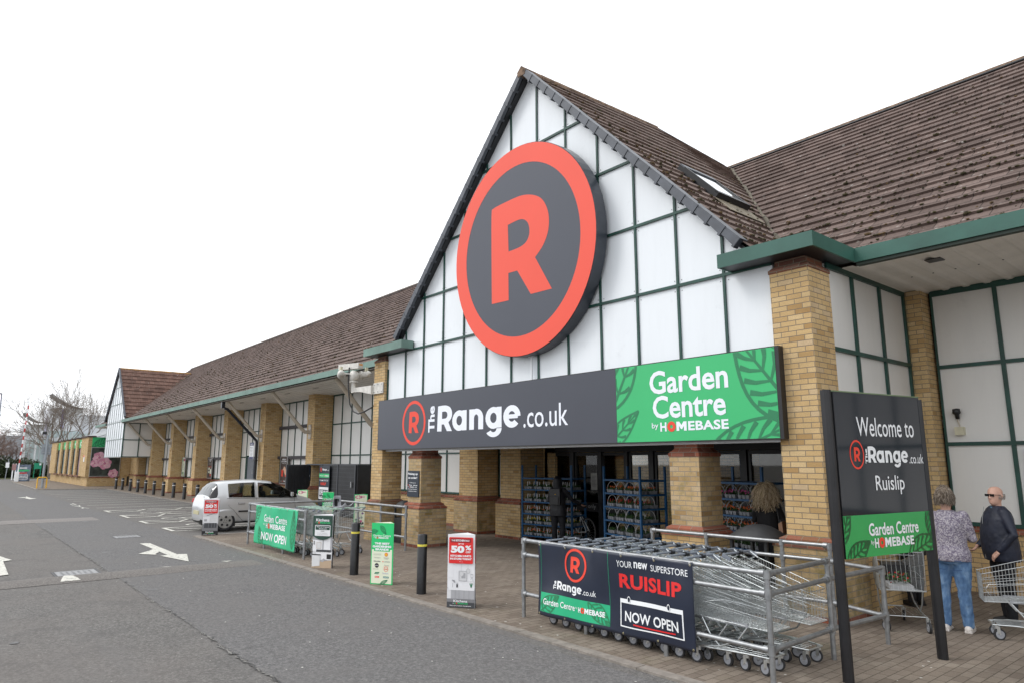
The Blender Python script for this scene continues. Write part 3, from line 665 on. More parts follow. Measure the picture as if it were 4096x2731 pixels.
# gable roof, both sides; the back ends in a steep hip above the main ridge
EX = GX+(10.5-5.12)/1.047; EXL = GX-(10.5-5.12)/1.0
hog = lambda y: .17*max(0, min((y-9)/4.5, (16.7-y)/3.2))      # the old ridge is bowed upwards
def gable_slope(sg):
    k = MB(); n = 22; rnd = random.Random(9)
    e0 = Vector((EX if sg > 0 else EXL, 8.96, 5.12)); r0 = Vector((GX, 8.96, 10.5)); nrm = Vector((sg*.723, 0, .691))
    for i in range(n):
        p0 = e0.lerp(r0, i/n); p1 = e0.lerp(r0, (i+1)/n)
        def yend(p):          # where this course meets the main slope or the hip
            return min(16.75, RY0+(p.z-RZ0)/MS+.25)
        y0, y1 = yend(p0), yend(p1); seg = max(2, int((y0-8.96)/.5)); v = []
        for j in range(seg+1):
            u = j/seg; wob = nrm*(.003*math.sin(j*2.1+i)+rnd.uniform(-.0025, .0025)); q0 = Vector((p0.x, 8.96+(y0-8.96)*u, p0.z)); q1 = Vector((p1.x, 8.96+(y1-8.96)*u, p1.z)); q0.z += hog(q0.y)*(i/n)**1.5; q1.z += hog(q1.y)*((i+1)/n)**1.5
            v += [q0-nrm*.004, q0+nrm*.042+wob, q1+nrm*.002+wob*.3]
        f = []
        for j in range(seg): q = 3*j; f += [(q, q+3, q+4, q+1), (q+1, q+4, q+5, q+2)]
        k.add(v, f, TILEY)
    k.prism([e0-nrm*.02, e0-nrm*.02+Vector((0, 1.1, 0)), Vector((GX, 16.6, 10.4)), r0-nrm*.03], -nrm*.05, DARKM)
    return k.build('gable_roof_slope', B)
gs_r = gable_slope(1); gs_l = gable_slope(-1)
LICH = plain('ridge_tile_lichen', (.16, .105, .07), .9, var=.6, scale=9)
def ridge(pts, r, name, mat):
    k = MB(); pts = [Vector(p) for p in pts]
    for a, b in zip(pts[:-1], pts[1:]):
        L = (b-a).length; n = max(1, int(L/.45)); d = (b-a)/n
        for i in range(n):
            p = a+d*i; k.tube([p+d*.01, p+d*.985], (r*1.04, r), mat, 8, smooth=True)
    return k.build(name, B)
ridge([(GX, 8.93, 10.45), (GX, 13.5, 10.60)], .10, 'ridge_tiles', LICH)
ridge([(GX, 13.5, 10.62), (GX, 16.6, 10.46)], .06, 'ridge_tiles', plain('hip_tile', (.05, .045, .045), .8, var=.4))
ridge([(-66.0, RY1, RZ1), (12, RY1, RZ1)], .09, 'ridge_tiles', LICH)
k = MB(); k.tube([(-66, RY1-.10, RZ1-.03), (12, RY1-.10, RZ1-.03)], .03, DARKM, 6); k.build('ridge_vent_strip', B)
# valley gutters: mossy mortar lines
VAL = plain('valley_mortar', (.12, .105, .078), .95, var=.7, scale=7, bmp=.8)
for sg in (1, -1):
    k = MB(); pts = []; rnd = random.Random(4)
    for i in range(30):
        z = 5.2+(10.45-5.2)*i/29; y = RY0+(z-RZ0)/MS; xx = GX+sg*((10.5-z)/(1.047 if sg > 0 else 1.0)+.03); pts.append(Vector((xx+rnd.uniform(-.02, .02), y+.04, z+.045+rnd.uniform(-.01, .015))))
    k.tube(pts, [.036+rnd.uniform(-.012, .02) for _ in pts], VAL, 7); k.build('valley', B)
# dark verge units along the gable edges
VER = plain('slate_verge_unit', (.075, .083, .10), .45, var=.3, scale=2.5, dirt=.3)
for sg in (1, -1):
    k = MB(); n = 21; top = Vector((GX+sg*.08, 0, 10.38)); bot = Vector((GX+4.98 if sg > 0 else GX-5.22, 0, 5.26 if sg > 0 else 5.24)); d = (bot-top)/n; t = d.normalized(); nn = Vector((sg*abs(t.z), 0, abs(t.x)))
    for i in range(n):
        p = top+d*i; a = p-t*.02; b = p+d*1.0
        for y0, y1, hh, dn in ((8.86, 8.93, .0, .0),):
            q = [a+nn*.05, b+nn*.075, b-nn*.075, a-nn*.05]
            k.prism([Vector((c.x, y0-.012*(1 if i % 1 == 0 else 0), c.z)) for c in (q if sg < 0 else q[::-1])], (0, .085, 0), VER)
        k.obox((a+b)/2+Vector((0, 8.95, 0))+nn*.070, (b-a)/2, (0, .10, 0), nn*.012, VER)
        # the little upstand where each unit laps the next
        e = b-t*.03; k.obox(e+Vector((0, 8.90, 0))+nn*-.01, t*.022, (0, .062, 0), nn*.085, VER)
    k.build('verge', B)
k = MB(); k.prism([(GX-.11, 8.84, 10.34), (GX+.11, 8.84, 10.34), (GX+.14, 8.84, 10.46), (GX, 8.84, 10.58), (GX-.14, 8.84, 10.46)], (0, .3, 0), LICH); k.build('ridge_end_tile', B)
# black under-board at the foot of the verge
k = MB(); k.box(-5.5, -5.0, 8.98, 9.6, 5.09, 5.17, BLK); k.box(-15.9, -15.3, 8.98, 9.6, 5.09, 5.17, BLK); k.build('verge_foot', B)
# roof window in the right slope
k = MB(); sl = Vector((.691, 0, -.723)); nn = Vector((.723, 0, .691)); c = Vector((-7.28, 11.2, 0)); c.z = 10.5-1.047*(c.x-GX)
c = c+nn*.075; k.obox(c, sl*.60, (0, .55, 0), nn*.055, DARKM); W_ = k.build('roof_window', B)
k = MB(); gl = plain('sky_reflecting_glass', (.55, .58, .60), .03, .85, var=.02); k.obox(c+nn*.058, sl*.53, (0, .49, 0), nn*.004, gl); k.build('glass', W_)
k = MB()
for s2, a_, b_ in (((0, .52, 0), .58, .03), ((0, -.52, 0), .58, .03)): k.obox(c+Vector(s2)+nn*.068, sl*a_, (0, b_, 0), nn*.016, DARKM)
k.obox(c+sl*.55+nn*.068, sl*.05, (0, .55, 0), nn*.018, DARKM); k.obox(c-sl*.53+nn*.068, sl*.07, (0, .55, 0), nn*.018, VER); k.build('frame', W_)
k = MB(); k.obox(c+sl*.85-nn*.03, sl*.24, (0, .6, 0), nn*.006, plain('stained_lead', (.20, .17, .12), .7, var=.4)); k.build('flashing', W_)
# moss and debris lying on the courses
MOSS = plain('roof_moss', (.045, .038, .016), 1, var=.7, scale=20); MOS2 = plain('roof_moss_dry', (.10, .065, .03), 1, var=.6, scale=20)
random.seed(12); k = MB(); d_ = Vector((0, RY1-RY0, RZ1-RZ0)); nrm = Vector((0, -.622, .783))
for _ in range(3600):
    t = random.random(); X = 3.5-t**1.0*9.5 if random.random() < .42 else -15-38*random.random()**1.3
    i = random.choices(range(n_main), weights=[3.5-.14*j for j in range(n_main)])[0]
    if -16 < X < -4.2:
        z_ = RZ0+(RZ1-RZ0)*i/n_main
        if abs(X-GX) < (10.5-z_)/1.02+.1: continue
    far = max(0, (-X-6))/40
    r = random.uniform(.008, .025)*(1.5 if random.random() < .08 else 1)*(1+far*.8); p = Vector((X, RY0, RZ0))+d_*((i+random.choice((.0, .0, .02, random.random()*.9)))/n_main)+nrm*(.042 if random.random() < .8 else .02)
    k.blob(p, r*random.uniform(1, 1.8), r*.9, r*.7, MOSS if random.random() < .7 else MOS2, .25, 5, 3)
for _ in range(420):
    i = random.randrange(22); z = 5.12+5.38*(i+.02)/22; X = GX+(10.5-z)/1.047; Y = random.uniform(9.0, RY0+(z-RZ0)/MS); r = random.uniform(.010, .036)
    k.blob((X+.02, Y, z+.045), r, r*1.5, r*.8, MOSS if random.random() < .6 else MOS2, .25, 5, 3)
o = k.build('roof_moss', B); o['kind'] = 'stuff'
# gutters and eaves boards ----------------------------------------------------
def boxring(segs, mat, z0=4.89, z1=5.10):
    k = MB()
    for a in segs: k.box(*a, z0, z1, mat)
    return k
boxring([(-5.62, -4.14, 8.70, 8.73), (-5.62, -5.59, 8.73, 9.06)], GUTG).build('fascia_board', B)
boxring([(-4.17, -4.14, 8.73, 10.0), (-4.14, 10, 9.97, 10.0)], GUTG).build('fascia_board', B)
k = MB(); k.box(-4.145, -4.13, 9.975, 9.99, 4.9, 5.1, WHITE)
boxring([(-5.59, -4.17, 8.73, 9.95)], DARKM, 4.895, 5.085).build('eaves_box', B)
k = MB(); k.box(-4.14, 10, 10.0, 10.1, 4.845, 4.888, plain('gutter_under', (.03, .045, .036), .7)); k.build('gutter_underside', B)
boxring([(-16.95, -14.9, 8.70, 8.73), (-14.93, -14.90, 8.73, 9.06), (-16.95, -16.92, 8.73, 9.9)], GUTP).build('fascia_board', B)
boxring([(-16.92, -14.93, 8.73, 9.95)], DARKM, 4.895, 5.085).build('eaves_box', B)
boxring([(-56.9, -16.95, 9.86, 9.90)], GUTP, 4.90, 5.10).build('fascia_board', B)
boxring([(-68, -63.3, 9.86, 9.90)], GUTP, 4.90, 5.10).build('fascia_board', B)
k = MB(); k.box(-56.9, -16.95, 9.9, 10.1, 4.84, 4.898, plain('eaves_under_board', (.16, .15, .13), .8, var=.3)); k.build('gutter_underside', B)  # plain dark board below the left gutter
# soffits
k = MB(); k.box(-57, -16.3, 9.9, 12.82, 4.86, 4.89, SOFF)
x = -56
while x < -17: k.box(x, x+.004, 9.95, 12.7, 4.856, 4.861, DARKM); x += 50
for cx in [c+2.86 for c in WP]+[c-.0 for c in WP]: k.box(cx-.55, cx-.05, 10.9, 10.96, 4.852, 4.861, BLK)
for y in (10.2, 10.5, 10.8, 11.1, 11.4, 11.7, 12.0, 12.3): k.box(-57, -16.3, y, y+.006, 4.857, 4.861, plain('joint_grey', (.25, .24, .22), .8))
k.build('soffit', B)
k = MB(); x = -4.43
while x < 9:
    k.add([(x, 10.1, 4.86), (x+.05, 10.1, 4.885), (x+.05, 12.8, 4.885), (x, 12.8, 4.86), (x+.24, 10.1, 4.86), (x+.24, 12.8, 4.86), (x+.19, 10.1, 4.885), (x+.19, 12.8, 4.885)][0:4]+[(x+.19, 10.1, 4.885), (x+.24, 10.1, 4.86), (x+.24, 12.8, 4.86), (x+.19, 12.8, 4.885)], [(0, 1, 2, 3), (4, 5, 6, 7), (1, 4, 7, 2)], SOFF)
    k.quad((x+.24, 10.1, 4.86), (x+.30, 10.1, 4.86), (x+.30, 12.8, 4.86), (x+.24, 12.8, 4.86), SOFF); x += .30
for i in range(9): k.box(-3.9+.3*i, -3.88+.3*i, 11.35, 11.37, 4.852, 4.859, DARKM)
k.box(-3.42, -3.22, 10.52, 10.72, 4.848, 4.862, BLK); k.box(-4.14, 9, 10, 12.8, 4.90, 4.92, DARKM); k.build('soffit', B)
# raking struts that carry the eaves
CR = plain('cream_painted_steel', (.50, .44, .36), .5, var=.1, dirt=.35, scale=5)
for cx in WP[:-1]+[-56.3, -21.75]:
    k = MB(); k.tube([(cx, 10.15, 4.88), (cx, 11.55, 3.35), (cx, 11.66, 3.27), (cx, 11.88, 3.27)], .075 if cx != -21.75 else .085, CR, 12)
    o = k.build('eaves_strut', B)
    if cx != -21.75:
        q = MB(); q.box(cx-.13, cx+.13, 11.86, 11.897, 2.98, 3.58, CR)
        for dz in (-.25, -.08, .08, .25):
            for dx in (-.09, .09): q.box(cx+dx-.02, cx+dx+.02, 11.845, 11.86, 3.28+dz-.02, 3.28+dz+.02, STEEL)
        q.build('bracket_plate', o)
k = MB(); DP = plain('black_downpipe', (.012, .016, .026), .3)
k.box(-33.70, -33.54, 9.95, 10.1, 4.55, 4.86, DP)
k.tube([(-33.62, 10.1, 4.55), (-33.62, 10.25, 4.50), (-33.60, 11.7, 3.05), (-33.60, 11.72, 2.9), (-33.60, 11.72, 0)], .062, DP, 10)
for z, y in ((3.9, 10.85), (3.35, 11.4), (2.1, 11.72), (1.2, 11.72)): k.tube([(-33.6, y-.04, z-.04), (-33.6, y+.05, z+.05)], .08, DP, 10)
k.build('downpipe', B)

# porch --------------------------------------------------------------------------
PC = plain('porch_ceiling', (.06, .06, .062), .8)
k = MB(); k.box(-16.3, -4.5, 9.1, 13.1, 2.62, 2.70, PC); k.box(-16.5, -4.9, 9.12, 9.5, 2.36, 2.62, DARKM); k.build('porch_ceiling', B)
k = MB(); k.box(-17.2, -4.5, 13.1, 13.2, 0, 2.7, BLK); k.build('lobby_back', B) if False else None
# inner lobby seen through doors; lamp light put into lighter wall and floor colours
k = MB(); LB = brick_mat('lobby_brick_lit', tuple((p, (min(.9, c[0]*1.35), c[1]*1.25, c[2]*1.0)) for p, c in BUFF), (.2, .16, .09)); k.box(-14, -9.9, 13.75, 13.85, 0, 2.7, LB); k.box(-9.2, -4.4, 15.6, 15.7, 0, 2.7, plain('shop_interior', (.10, .10, .11), .6)); k.box(-14, -4.4, 13.1, 16, -.05, .0, plain('lobby_mat', (.25, .22, .17), .9)); k.box(-14.1, -14, 13.1, 13.85, 0, 2.7, LB); k.box(-9.95, -9.9, 13.85, 15.6, 0, 2.7, LB)
k.box(-14, -4.4, 13.1, 16, 2.7, 2.75, plain('lobby_ceiling', (.5, .48, .42), .7)); k.build('lobby', B)
# door screen: posts, heads and glass
def leaf_door(x0, x1, name='door_leaf', mid=True, y=12.84):
    k = MB(); t = .055; k.box(x0, x0+t, y, y+.06, .02, 2.26, DARKM); k.box(x1-t, x1, y, y+.06, .02, 2.26, DARKM); k.box(x0+t, x1-t, y, y+.06, 2.18, 2.26, DARKM); k.box(x0+t, x1-t, y, y+.06, .02, .14, DARKM)
    if mid: k.box(x0+t, x1-t, y-.006, y+.05, .78, .99, DARKM)
    o = k.build(name, B); q = MB(); q.box(x0+t, x1-t, y+.03, y+.036, .14, 2.18, GLASS); q.build('glass', o); return o
k = MB(); k.box(-14.0, -4.5, 12.80, 12.98, 2.27, 2.62, DARKM)
for x in (-13.95, -12.95, -11.96, -11.10, -10.32, -9.0, -7.9, -5.2): k.box(x-.06, x+.06, 12.80, 12.93, 0, 2.27, DARKM)
k.box(-13.8, -13.0, 12.82, 12.9, 0, .12, DARKM); k.build('door_screen', B)
leaf_door(-13.86, -13.03, mid=False); d1 = leaf_door(-12.88, -12.02); d2 = leaf_door(-11.91, -11.14); leaf_door(-11.03, -10.38, mid=False); leaf_door(-10.25, -9.07, mid=False); leaf_door(-8.92, -7.97); leaf_door(-7.82, -5.28, mid=False)
for d, x, t in ((d1, -12.70, 'Exit only'), (d2, -11.80, 'Exit only')):
    k = MB(); s_ = Sheet((x, 12.83, .80), (1, 0, 0), (0, 0, 1)); s_.text(k, t, 0, .035, .56, .13, plain('door_letter', (.42, .43, .45), .5), .012); k.build('lettering', d)
k = MB(); s_ = Sheet((-8.35, 12.83, .80), (1, 0, 0), (0, 0, 1)); s_.text(k, 'Entrance', -.05, .045, .62, .13, MATS['door_letter'], .012); k.build('lettering', B)
k = MB(); s_ = Sheet((-12.32, 12.855, 1.32), (1, 0, 0), (0, 0, 1)); s_.rect(k, 0, 0, .22, .42, plain('paper', (.42, .42, .40), .8))
for i in range(8): s_.rect(k, .03, .34-.035*i, .19-.02*(i % 3), .352-.035*i, plain('paper_ink', (.2, .2, .2), .8), 2)
tag(k.build('paper_notice'), 'white paper notice taped inside the glass exit door', 'notice')
# step sections of wall left of the doors and shelf wall right
k = MB(); k.box(-4.6, -4.5, 9.6, 13, 0, 2.7, BRK); k.build('porch_side_wall', B)

# the smaller gable at the far end ----------------------------------------------
k = MB(); y0 = 10.0; ap = (-59.82, 9.16)
pts = [(-63.15, 2.38), (-56.45, 2.38), (-56.45, 5.25), (-56.1, 5.42), ap, (-63.15, 5.75)]
k.prism([(x, y0, z) for x, z in pts][::-1], (0, .1, 0), CLADW); o = k.build('gable_cladding', B); f = MB(); FG = plain('pale_frame', (.30, .34, .34), .5)
for i in range(9):
    x = -56.47-.835*i; z1 = min(9.1, ap[1]-abs(x-ap[0])*1.0)-.1
    f.box(x-.025, x+.025, y0-.03, y0-.002, 2.38, z1, FG)
for z in (2.40, 3.7, 5.0, 6.4, 7.7):
    hw = (ap[1]-z) if z > 5.2 else 9; a = max(-63.15, ap[0]-hw); b = min(-56.45, ap[0]+hw); f.box(a, b, y0-.034, y0-.004, z-.03, z+.03, FG)
f.build('frame', o)
k = MB(); k.box(-56.50, -56.44, 10.1, 12.0, 2.38, 4.9, CLADG); o = k.build('cladding_panel', B); f = MB()
for y in (10.02, 11.05, 12.0): f.box(-56.438, -56.40, y-.03, y+.03, 2.38, 4.9, GREEN)
for z in (2.40, 3.63, 4.84): f.box(-56.436, -56.396, 10.0, 12.0, z-.03, z+.03, GREEN)
f.build('frame', o)
k = MB(); k.box(-63.1, -56.5, 10.1, 12.8, 2.38, 2.42, SOFF); k.build('soffit', B)
def sg_slope(sg):
    k = MB(); n = 13; rnd = random.Random(2); e0 = Vector((ap[0]+sg*3.95, 9.93, 5.2)); r0 = Vector((ap[0], 9.93, 9.22)); nrm = Vector((sg*.707, 0, .707))
    for i in range(n):
        p0 = e0.lerp(r0, i/n); p1 = e0.lerp(r0, (i+1)/n); ye = lambda p: RY0+(p.z-RZ0)/MS+.3
        v = []; seg = 8
        for j in range(seg+1):
            u = j/seg; q0 = Vector((p0.x, 9.93+(ye(p0)-9.93)*u, p0.z)); q1 = Vector((p1.x, 9.93+(ye(p1)-9.93)*u, p1.z)); v += [q0-nrm*.004, q0+nrm*.045, q1+nrm*.002]
        k.add(v, [t for j in range(seg) for t in ((3*j, 3*j+3, 3*j+4, 3*j+1), (3*j+1, 3*j+4, 3*j+5, 3*j+2))], TILER)
    return k.build('gable_roof_slope', B)
sg_slope(1); sg_slope(-1)
ridge([(ap[0], 9.9, 9.17), (ap[0], 15.1, 9.17)], .09, 'ridge_tiles', plain('orange_lichen', (.30, .17, .06), .9, var=.6, scale=3))
for sg in (1, -1):
    k = MB(); t = Vector((sg*.707, 0, -.707)); a = Vector((ap[0], 9.88, 9.22)); b = a+t*5.6; nn = Vector((sg*.707, 0, .707)); k.obox((a+b)/2, (b-a)/2, (0, .05, 0), nn*.07, VER)
    k.build('verge', B)
k = MB(); k.tube([(-56.0, 9.98, 5.15), (ap[0]+.1, 15.0, 9.1)], .07, VAL, 6); k.build('valley', B)
# roof beyond the small gable, hipped
k = MB(); k.box(-67.6, -63.1, 9.93, 12.8, 4.86, 4.90, SOFF); k.build('soffit', B)
k = MB(); k.box(-67.8, 12, 23, 23.2, 0, 5, BRK); k.box(11.8, 12, 13, 23, 0, 5, BRK); k.build('rear_wall', B)
# ================================================================ signs on the store
BLUEW = plain('lettering_white', (.82, .85, .93), .45, var=.015)
def homebase(s, mb, x, y, w, h, mat=None, red=None, k=2):
    """the squared lettering: H, a round O in red, then MEBASE"""
    mat = mat or BLUEW; n0 = len(mb.marks); s.text(mb, 'H', x, y, w*.098, h, mat, .034, k)
    s.ring(mb, x+w*.175, y+h*.5, h*.56, h*.20, red or LOGO, k, 28, min(1.0, w*.062/(h*.52)*1.05))
    mx0, mw = x+w*.252, w*.155; s.rect(mb, mx0, y, mx0+mw*.27, y+h, mat, k); s.rect(mb, mx0+mw*.73, y, mx0+mw, y+h, mat, k); s.poly(mb, [(mx0+mw*a, y+h*b) for a, b in ((.27, .52), (.44, .18), (.5, .18), (.5, .62), (.29, 1), (.27, 1))], mat, k); s.poly(mb, [(mx0+mw*a, y+h*b) for a, b in ((.5, .18), (.56, .18), (.73, .52), (.73, 1), (.71, 1), (.5, .62))], mat, k); s.text(mb, 'EBASE', x+w*.43, y, w*.57, h, mat, .034, k, 1.05); del mb.marks[n0+1:]
# long fascia sign
T_ = thing('fascia_sign', 'long charcoal and green sign box across the entrance under the gable', 'shop sign', (-10.7, 8.85, 2.33), world=True)
k = MB(); k.box(-16.28, -4.83, 8.87, 9.06, 2.335, 3.635, BLK); k.build('sign_box', T_)
s = Sheet((-16.25, 8.868, 2.35), (1, 0, 0), (0, 0, 1))
k = MB(); s.rect(k, 0, 0, 8.39, 1.27, NAVY, 0); k.build('charcoal_panel', T_)
k = MB(); s.rect(k, 8.395, 0, 11.36, 1.27, SGREEN, 0); cl = (8.40, .005, 11.355, 1.265)
s.leaf(k, 11.75, .18, 1.75, .42, 127, DGREEN, cl, 1, 8, .028); s.leaf(k, 10.05, -.42, 1.9, .33, 22, DGREEN, cl, 1, 8, .024)
s.leaf(k, 8.15, -.10, .95, .16, 40, DGREEN, cl, 1, 5, .018); s.leaf(k, 8.30, .55, 1.25, .22, 62, DGREEN, cl, 1, 3, .026)
k.build('green_panel', T_)
k = MB(); s.logo(k, 1.77, .625, .545, LOGO, 1, .99, .14); k.build('logo', T_)
k = MB(); s.text(k, 'The', 2.44, .365, .27, .62, BLUEW, .035, rot=True)
# heavy lowercase drawn a little larger than the plain face
s.heavy(k, 2.82, .37, 3.02, .60, BLUEW, 1); s.text(k, '.co.uk', 5.93, .345, 1.27, .43, BLUEW, .004)
s.text(k, 'Garden', 9.13, .76, 1.47, .38, BLUEW, .022); s.text(k, 'Centre', 9.18, .36, 1.36, .37, BLUEW, .022); s.text(k, 'by', 9.15, .185, .13, .115, BLUEW, .006)
homebase(s, k, 9.32, .155, 1.25, .145); k.build('lettering', T_)
# round sign on the gable
T_ = thing('round_sign', 'huge round red and charcoal sign with a red letter on the gable', 'shop sign', (-10.35, 8.8, 6.33), world=True)
cx, cz, r_ = -10.295, 6.345, 2.22
RIMM = plain('sign_rim', (.035, .042, .055), .3, var=.3, scale=2); BREDO = plain('round_sign_red', (.84, .090, .052), .5, var=.03, scale=.6); CHAR = plain('round_sign_charcoal', (.066, .073, .095), .45, var=.04, scale=.5)
k = MB(); TV = Vector((0, -.041, 1)).normalized(); NV_ = Vector((0, 1, .041)).normalized(); CC = Vector((cx, 8.712, cz)); k.lathe(((0, .30), (r_-.02, .30), (r_, .28), (r_, .01), (r_-.01, 0), (0, 0)), CC, NV_, RIMM, 72, False); k.build('rim', T_)
s = Sheet(CC-NV_*.002, (1, 0, 0), TV); k = MB(); s.disc(k, 0, 0, 1.815, CHAR, 0, 72); k.build('disc', T_)
k = MB(); s.ring(k, 0, 0, 2.208, 1.81, BREDO, 1, 80); k.build('ring', T_); k = MB(); s.letter_r(k, 0, 0, 2.21, BREDO, 1); k.build('letter', T_)
k = MB(); k.tube([(-10.25, 9.03, 3.64), (-10.25, 9.03, 4.15)], .022, WHITE, 8); k.box(-10.32, -10.18, 9.0, 9.07, 4.12, 4.2, WHITE); k.build('conduit', T_)

# welcome board on two posts
A = Vector((-3.215, 6.69, 0)); Bp = Vector((-2.94, 8.17, 0)); u = (Bp-A).normalized(); nn = Vector((u.y, -u.x, 0))
T_ = thing('welcome_sign', 'charcoal and green welcome board on two black posts beside the trolley bay', 'sign', tuple(A), world=True)
for d, zt in ((0.055, 2.735), (1.605, 2.70)):
    k = MB(); p = A+u*d; k.prism([tuple(p+u*(.045*math.cos(a))+nn*(.055*math.sin(a)+.0)) for a in [2*PI*i/12+.26 for i in range(12)]], (0, 0, zt), BLK); k.build('post', T_)
s = Sheet(A+u*.115+nn*.035+Vector((0, 0, 1.103)), u, (0, 0, 1)); SW = 1.475
GREY2 = plain('sign_gloss_charcoal', (.022, .026, .034), .07, var=.05, scale=1, spec=.6); GR2 = plain('sign_gloss_green', (.035, .36, .10), .25, var=.03)
k = MB(); k.obox(A+u*(.115+SW/2)+Vector((0, 0, 1.103+.81)), u*(SW/2), nn*.033, (0, 0, .81), DARKM); k.obox(A+u*(.115+SW/2)+Vector((0, 0, 1.103+1.625)), u*(SW/2), nn*.036, (0, 0, .006), plain('mossy_cap', (.16, .22, .12), .8)); k.build('board', T_)
k = MB(); s.rect(k, .004, .405, SW, 1.615, GREY2, 0); k.build('charcoal_panel', T_)
k = MB(); s.rect(k, .004, 0, SW, .403, GR2, 0); cl = (.01, .003, SW-.004, .400); DG2 = plain('leaf_dark', (.012, .10, .035), .3)
s.leaf(k, 1.42, .44, .42, .09, -75, DG2, cl, 1, 7, .010); s.leaf(k, 1.02, -.03, .55, .12, 18, DG2, cl, 1, 6, .010); s.leaf(k, .02, -.05, .42, .10, 28, DG2, cl, 1, 6, .010); s.leaf(k, -.04, .12, .40, .07, 68, DG2, cl, 1, 5, .009)
k.build('green_panel', T_)
k = MB(); s.logo(k, .304, .995, .146, LOGO, 1, .78, .13); k.build('logo', T_)
k = MB(); s.text(k, 'Welcome to', .335, 1.18, .98, .195, WHITE, .004); s.text(k, 'The', .432, .905, .036, .15, WHITE, .03, rot=True)
s.heavy(k, .477, .915, .69, .165, WHITE); s.text(k, '.co.uk', 1.185, .905, .255, .10, WHITE, .004)
s.text(k, 'Ruislip', .565, .59, .49, .195, WHITE, .006); s.text(k, 'Garden Centre', .385, .195, .84, .125, WHITE, .02); s.text(k, 'by', .405, .105, .055, .05, WHITE, .004)
homebase(s, k, .465, .078, .66, .092, WHITE); k.build('lettering', T_)

# small wall signs and posters -------------------------------------------------
NV2 = plain('small_sign_navy', (.012, .020, .034), .35); PCR = plain('print_cream', (.66, .68, .55), .5, var=.02); BRN = plain('poster_brown', (.052, .035, .032), .5, var=.4, scale=2)
ALU = plain('aluminium_trim', (.42, .43, .44), .35, .6)
def board(name, label, cat, x0, x1, y, z0, z1, mat, draw=None, frame_=None, th=.02, dx=None, world_y=None):
    t = thing(name, label, cat, ((x0+x1)/2, y, z0), world=True); k = MB(); k.box(x0, x1, y, y+th, z0, z1, mat); k.build('board', t)
    s = Sheet((x0, y-.001, z0), (1, 0, 0), (0, 0, 1))
    if frame_: k = MB(); [k.box(*b, frame_) for b in ((x0-.04, x1+.04, y-.02, y+th, z0-.04, z0), (x0-.04, x1+.04, y-.02, y+th, z1, z1+.04), (x0-.04, x0, y-.02, y+th, z0, z1), (x1, x1+.04, y-.02, y+th, z0, z1))]; k.build('frame', t)
    if draw: k = MB(); draw(s, k, x1-x0, z1-z0); k.build('artwork', t)
    return t
def d_pick(s, k, w, h):
    s.text(k, 'Picking up', .06*w, h*.82, w*.86, h*.10, WHITE, .03); s.text(k, 'an order?', .1*w, h*.69, w*.78, h*.085, WHITE, .03)
    s.text(k, 'Collect your', .22*w, h*.515, w*.55, h*.045, WHITE, .01); s.logo(k, .10*w, h*.44, h*.034, LOGO, 2); s.text(k, 'Range', .18*w, h*.42, w*.25, h*.05, WHITE, .03); s.text(k, 'wilko.com', .52*w, h*.425, w*.38, h*.04, WHITE, .03)
    s.text(k, 'or', .07*w, h*.36, w*.07, h*.03, WHITE); homebase(s, k, w*.17, h*.355, w*.42, h*.038, WHITE); s.text(k, 'order', .66*w, h*.36, w*.22, h*.04, WHITE, .01)
    s.text(k, 'from our in-store', .12*w, h*.275, w*.75, h*.045, WHITE, .01); s.text(k, 'collection point', .14*w, h*.19, w*.7, h*.045, WHITE, .01)
board('pick_up_sign', 'narrow dark sign asking about picking up an order, on the entrance pillar', 'sign', -14.97, -14.44, 9.025, 1.18, 1.81, NV2, d_pick)
def d_dis(s, k, w, h):
    s.logo(k, .17*w, h*.90, h*.04, LOGO, 2); s.text(k, 'Range', .28*w, h*.87, w*.4, h*.07, WHITE, .03); s.text(k, '.co.uk', .70*w, h*.88, w*.2, h*.04, WHITE)
    s.disc(k, .45*w, h*.73, h*.035, WHITE, 1, 12); s.ring(k, .47*w, h*.52, h*.11, h*.08, WHITE, 1, 20); s.poly(k, ((.42*w, h*.50), (.50*w, h*.50), (.49*w, h*.70), (.42*w, h*.70)), WHITE, 2); s.poly(k, ((.45*w, h*.54), (.66*w, h*.54), (.74*w, h*.42), (.84*w, h*.45), (.72*w, h*.60), (.45*w, h*.60)), WHITE, 3)
    s.text(k, 'Disabled', .08*w, h*.26, w*.84, h*.12, WHITE, .025); s.text(k, 'Parking', .12*w, h*.09, w*.76, h*.14, WHITE, .025)
board('disabled_parking_sign', 'dark disabled parking sign with wheelchair symbol on a brick pillar', 'sign', -28.06, -27.42, 11.86, 1.27, 1.86, NV2, d_dis)
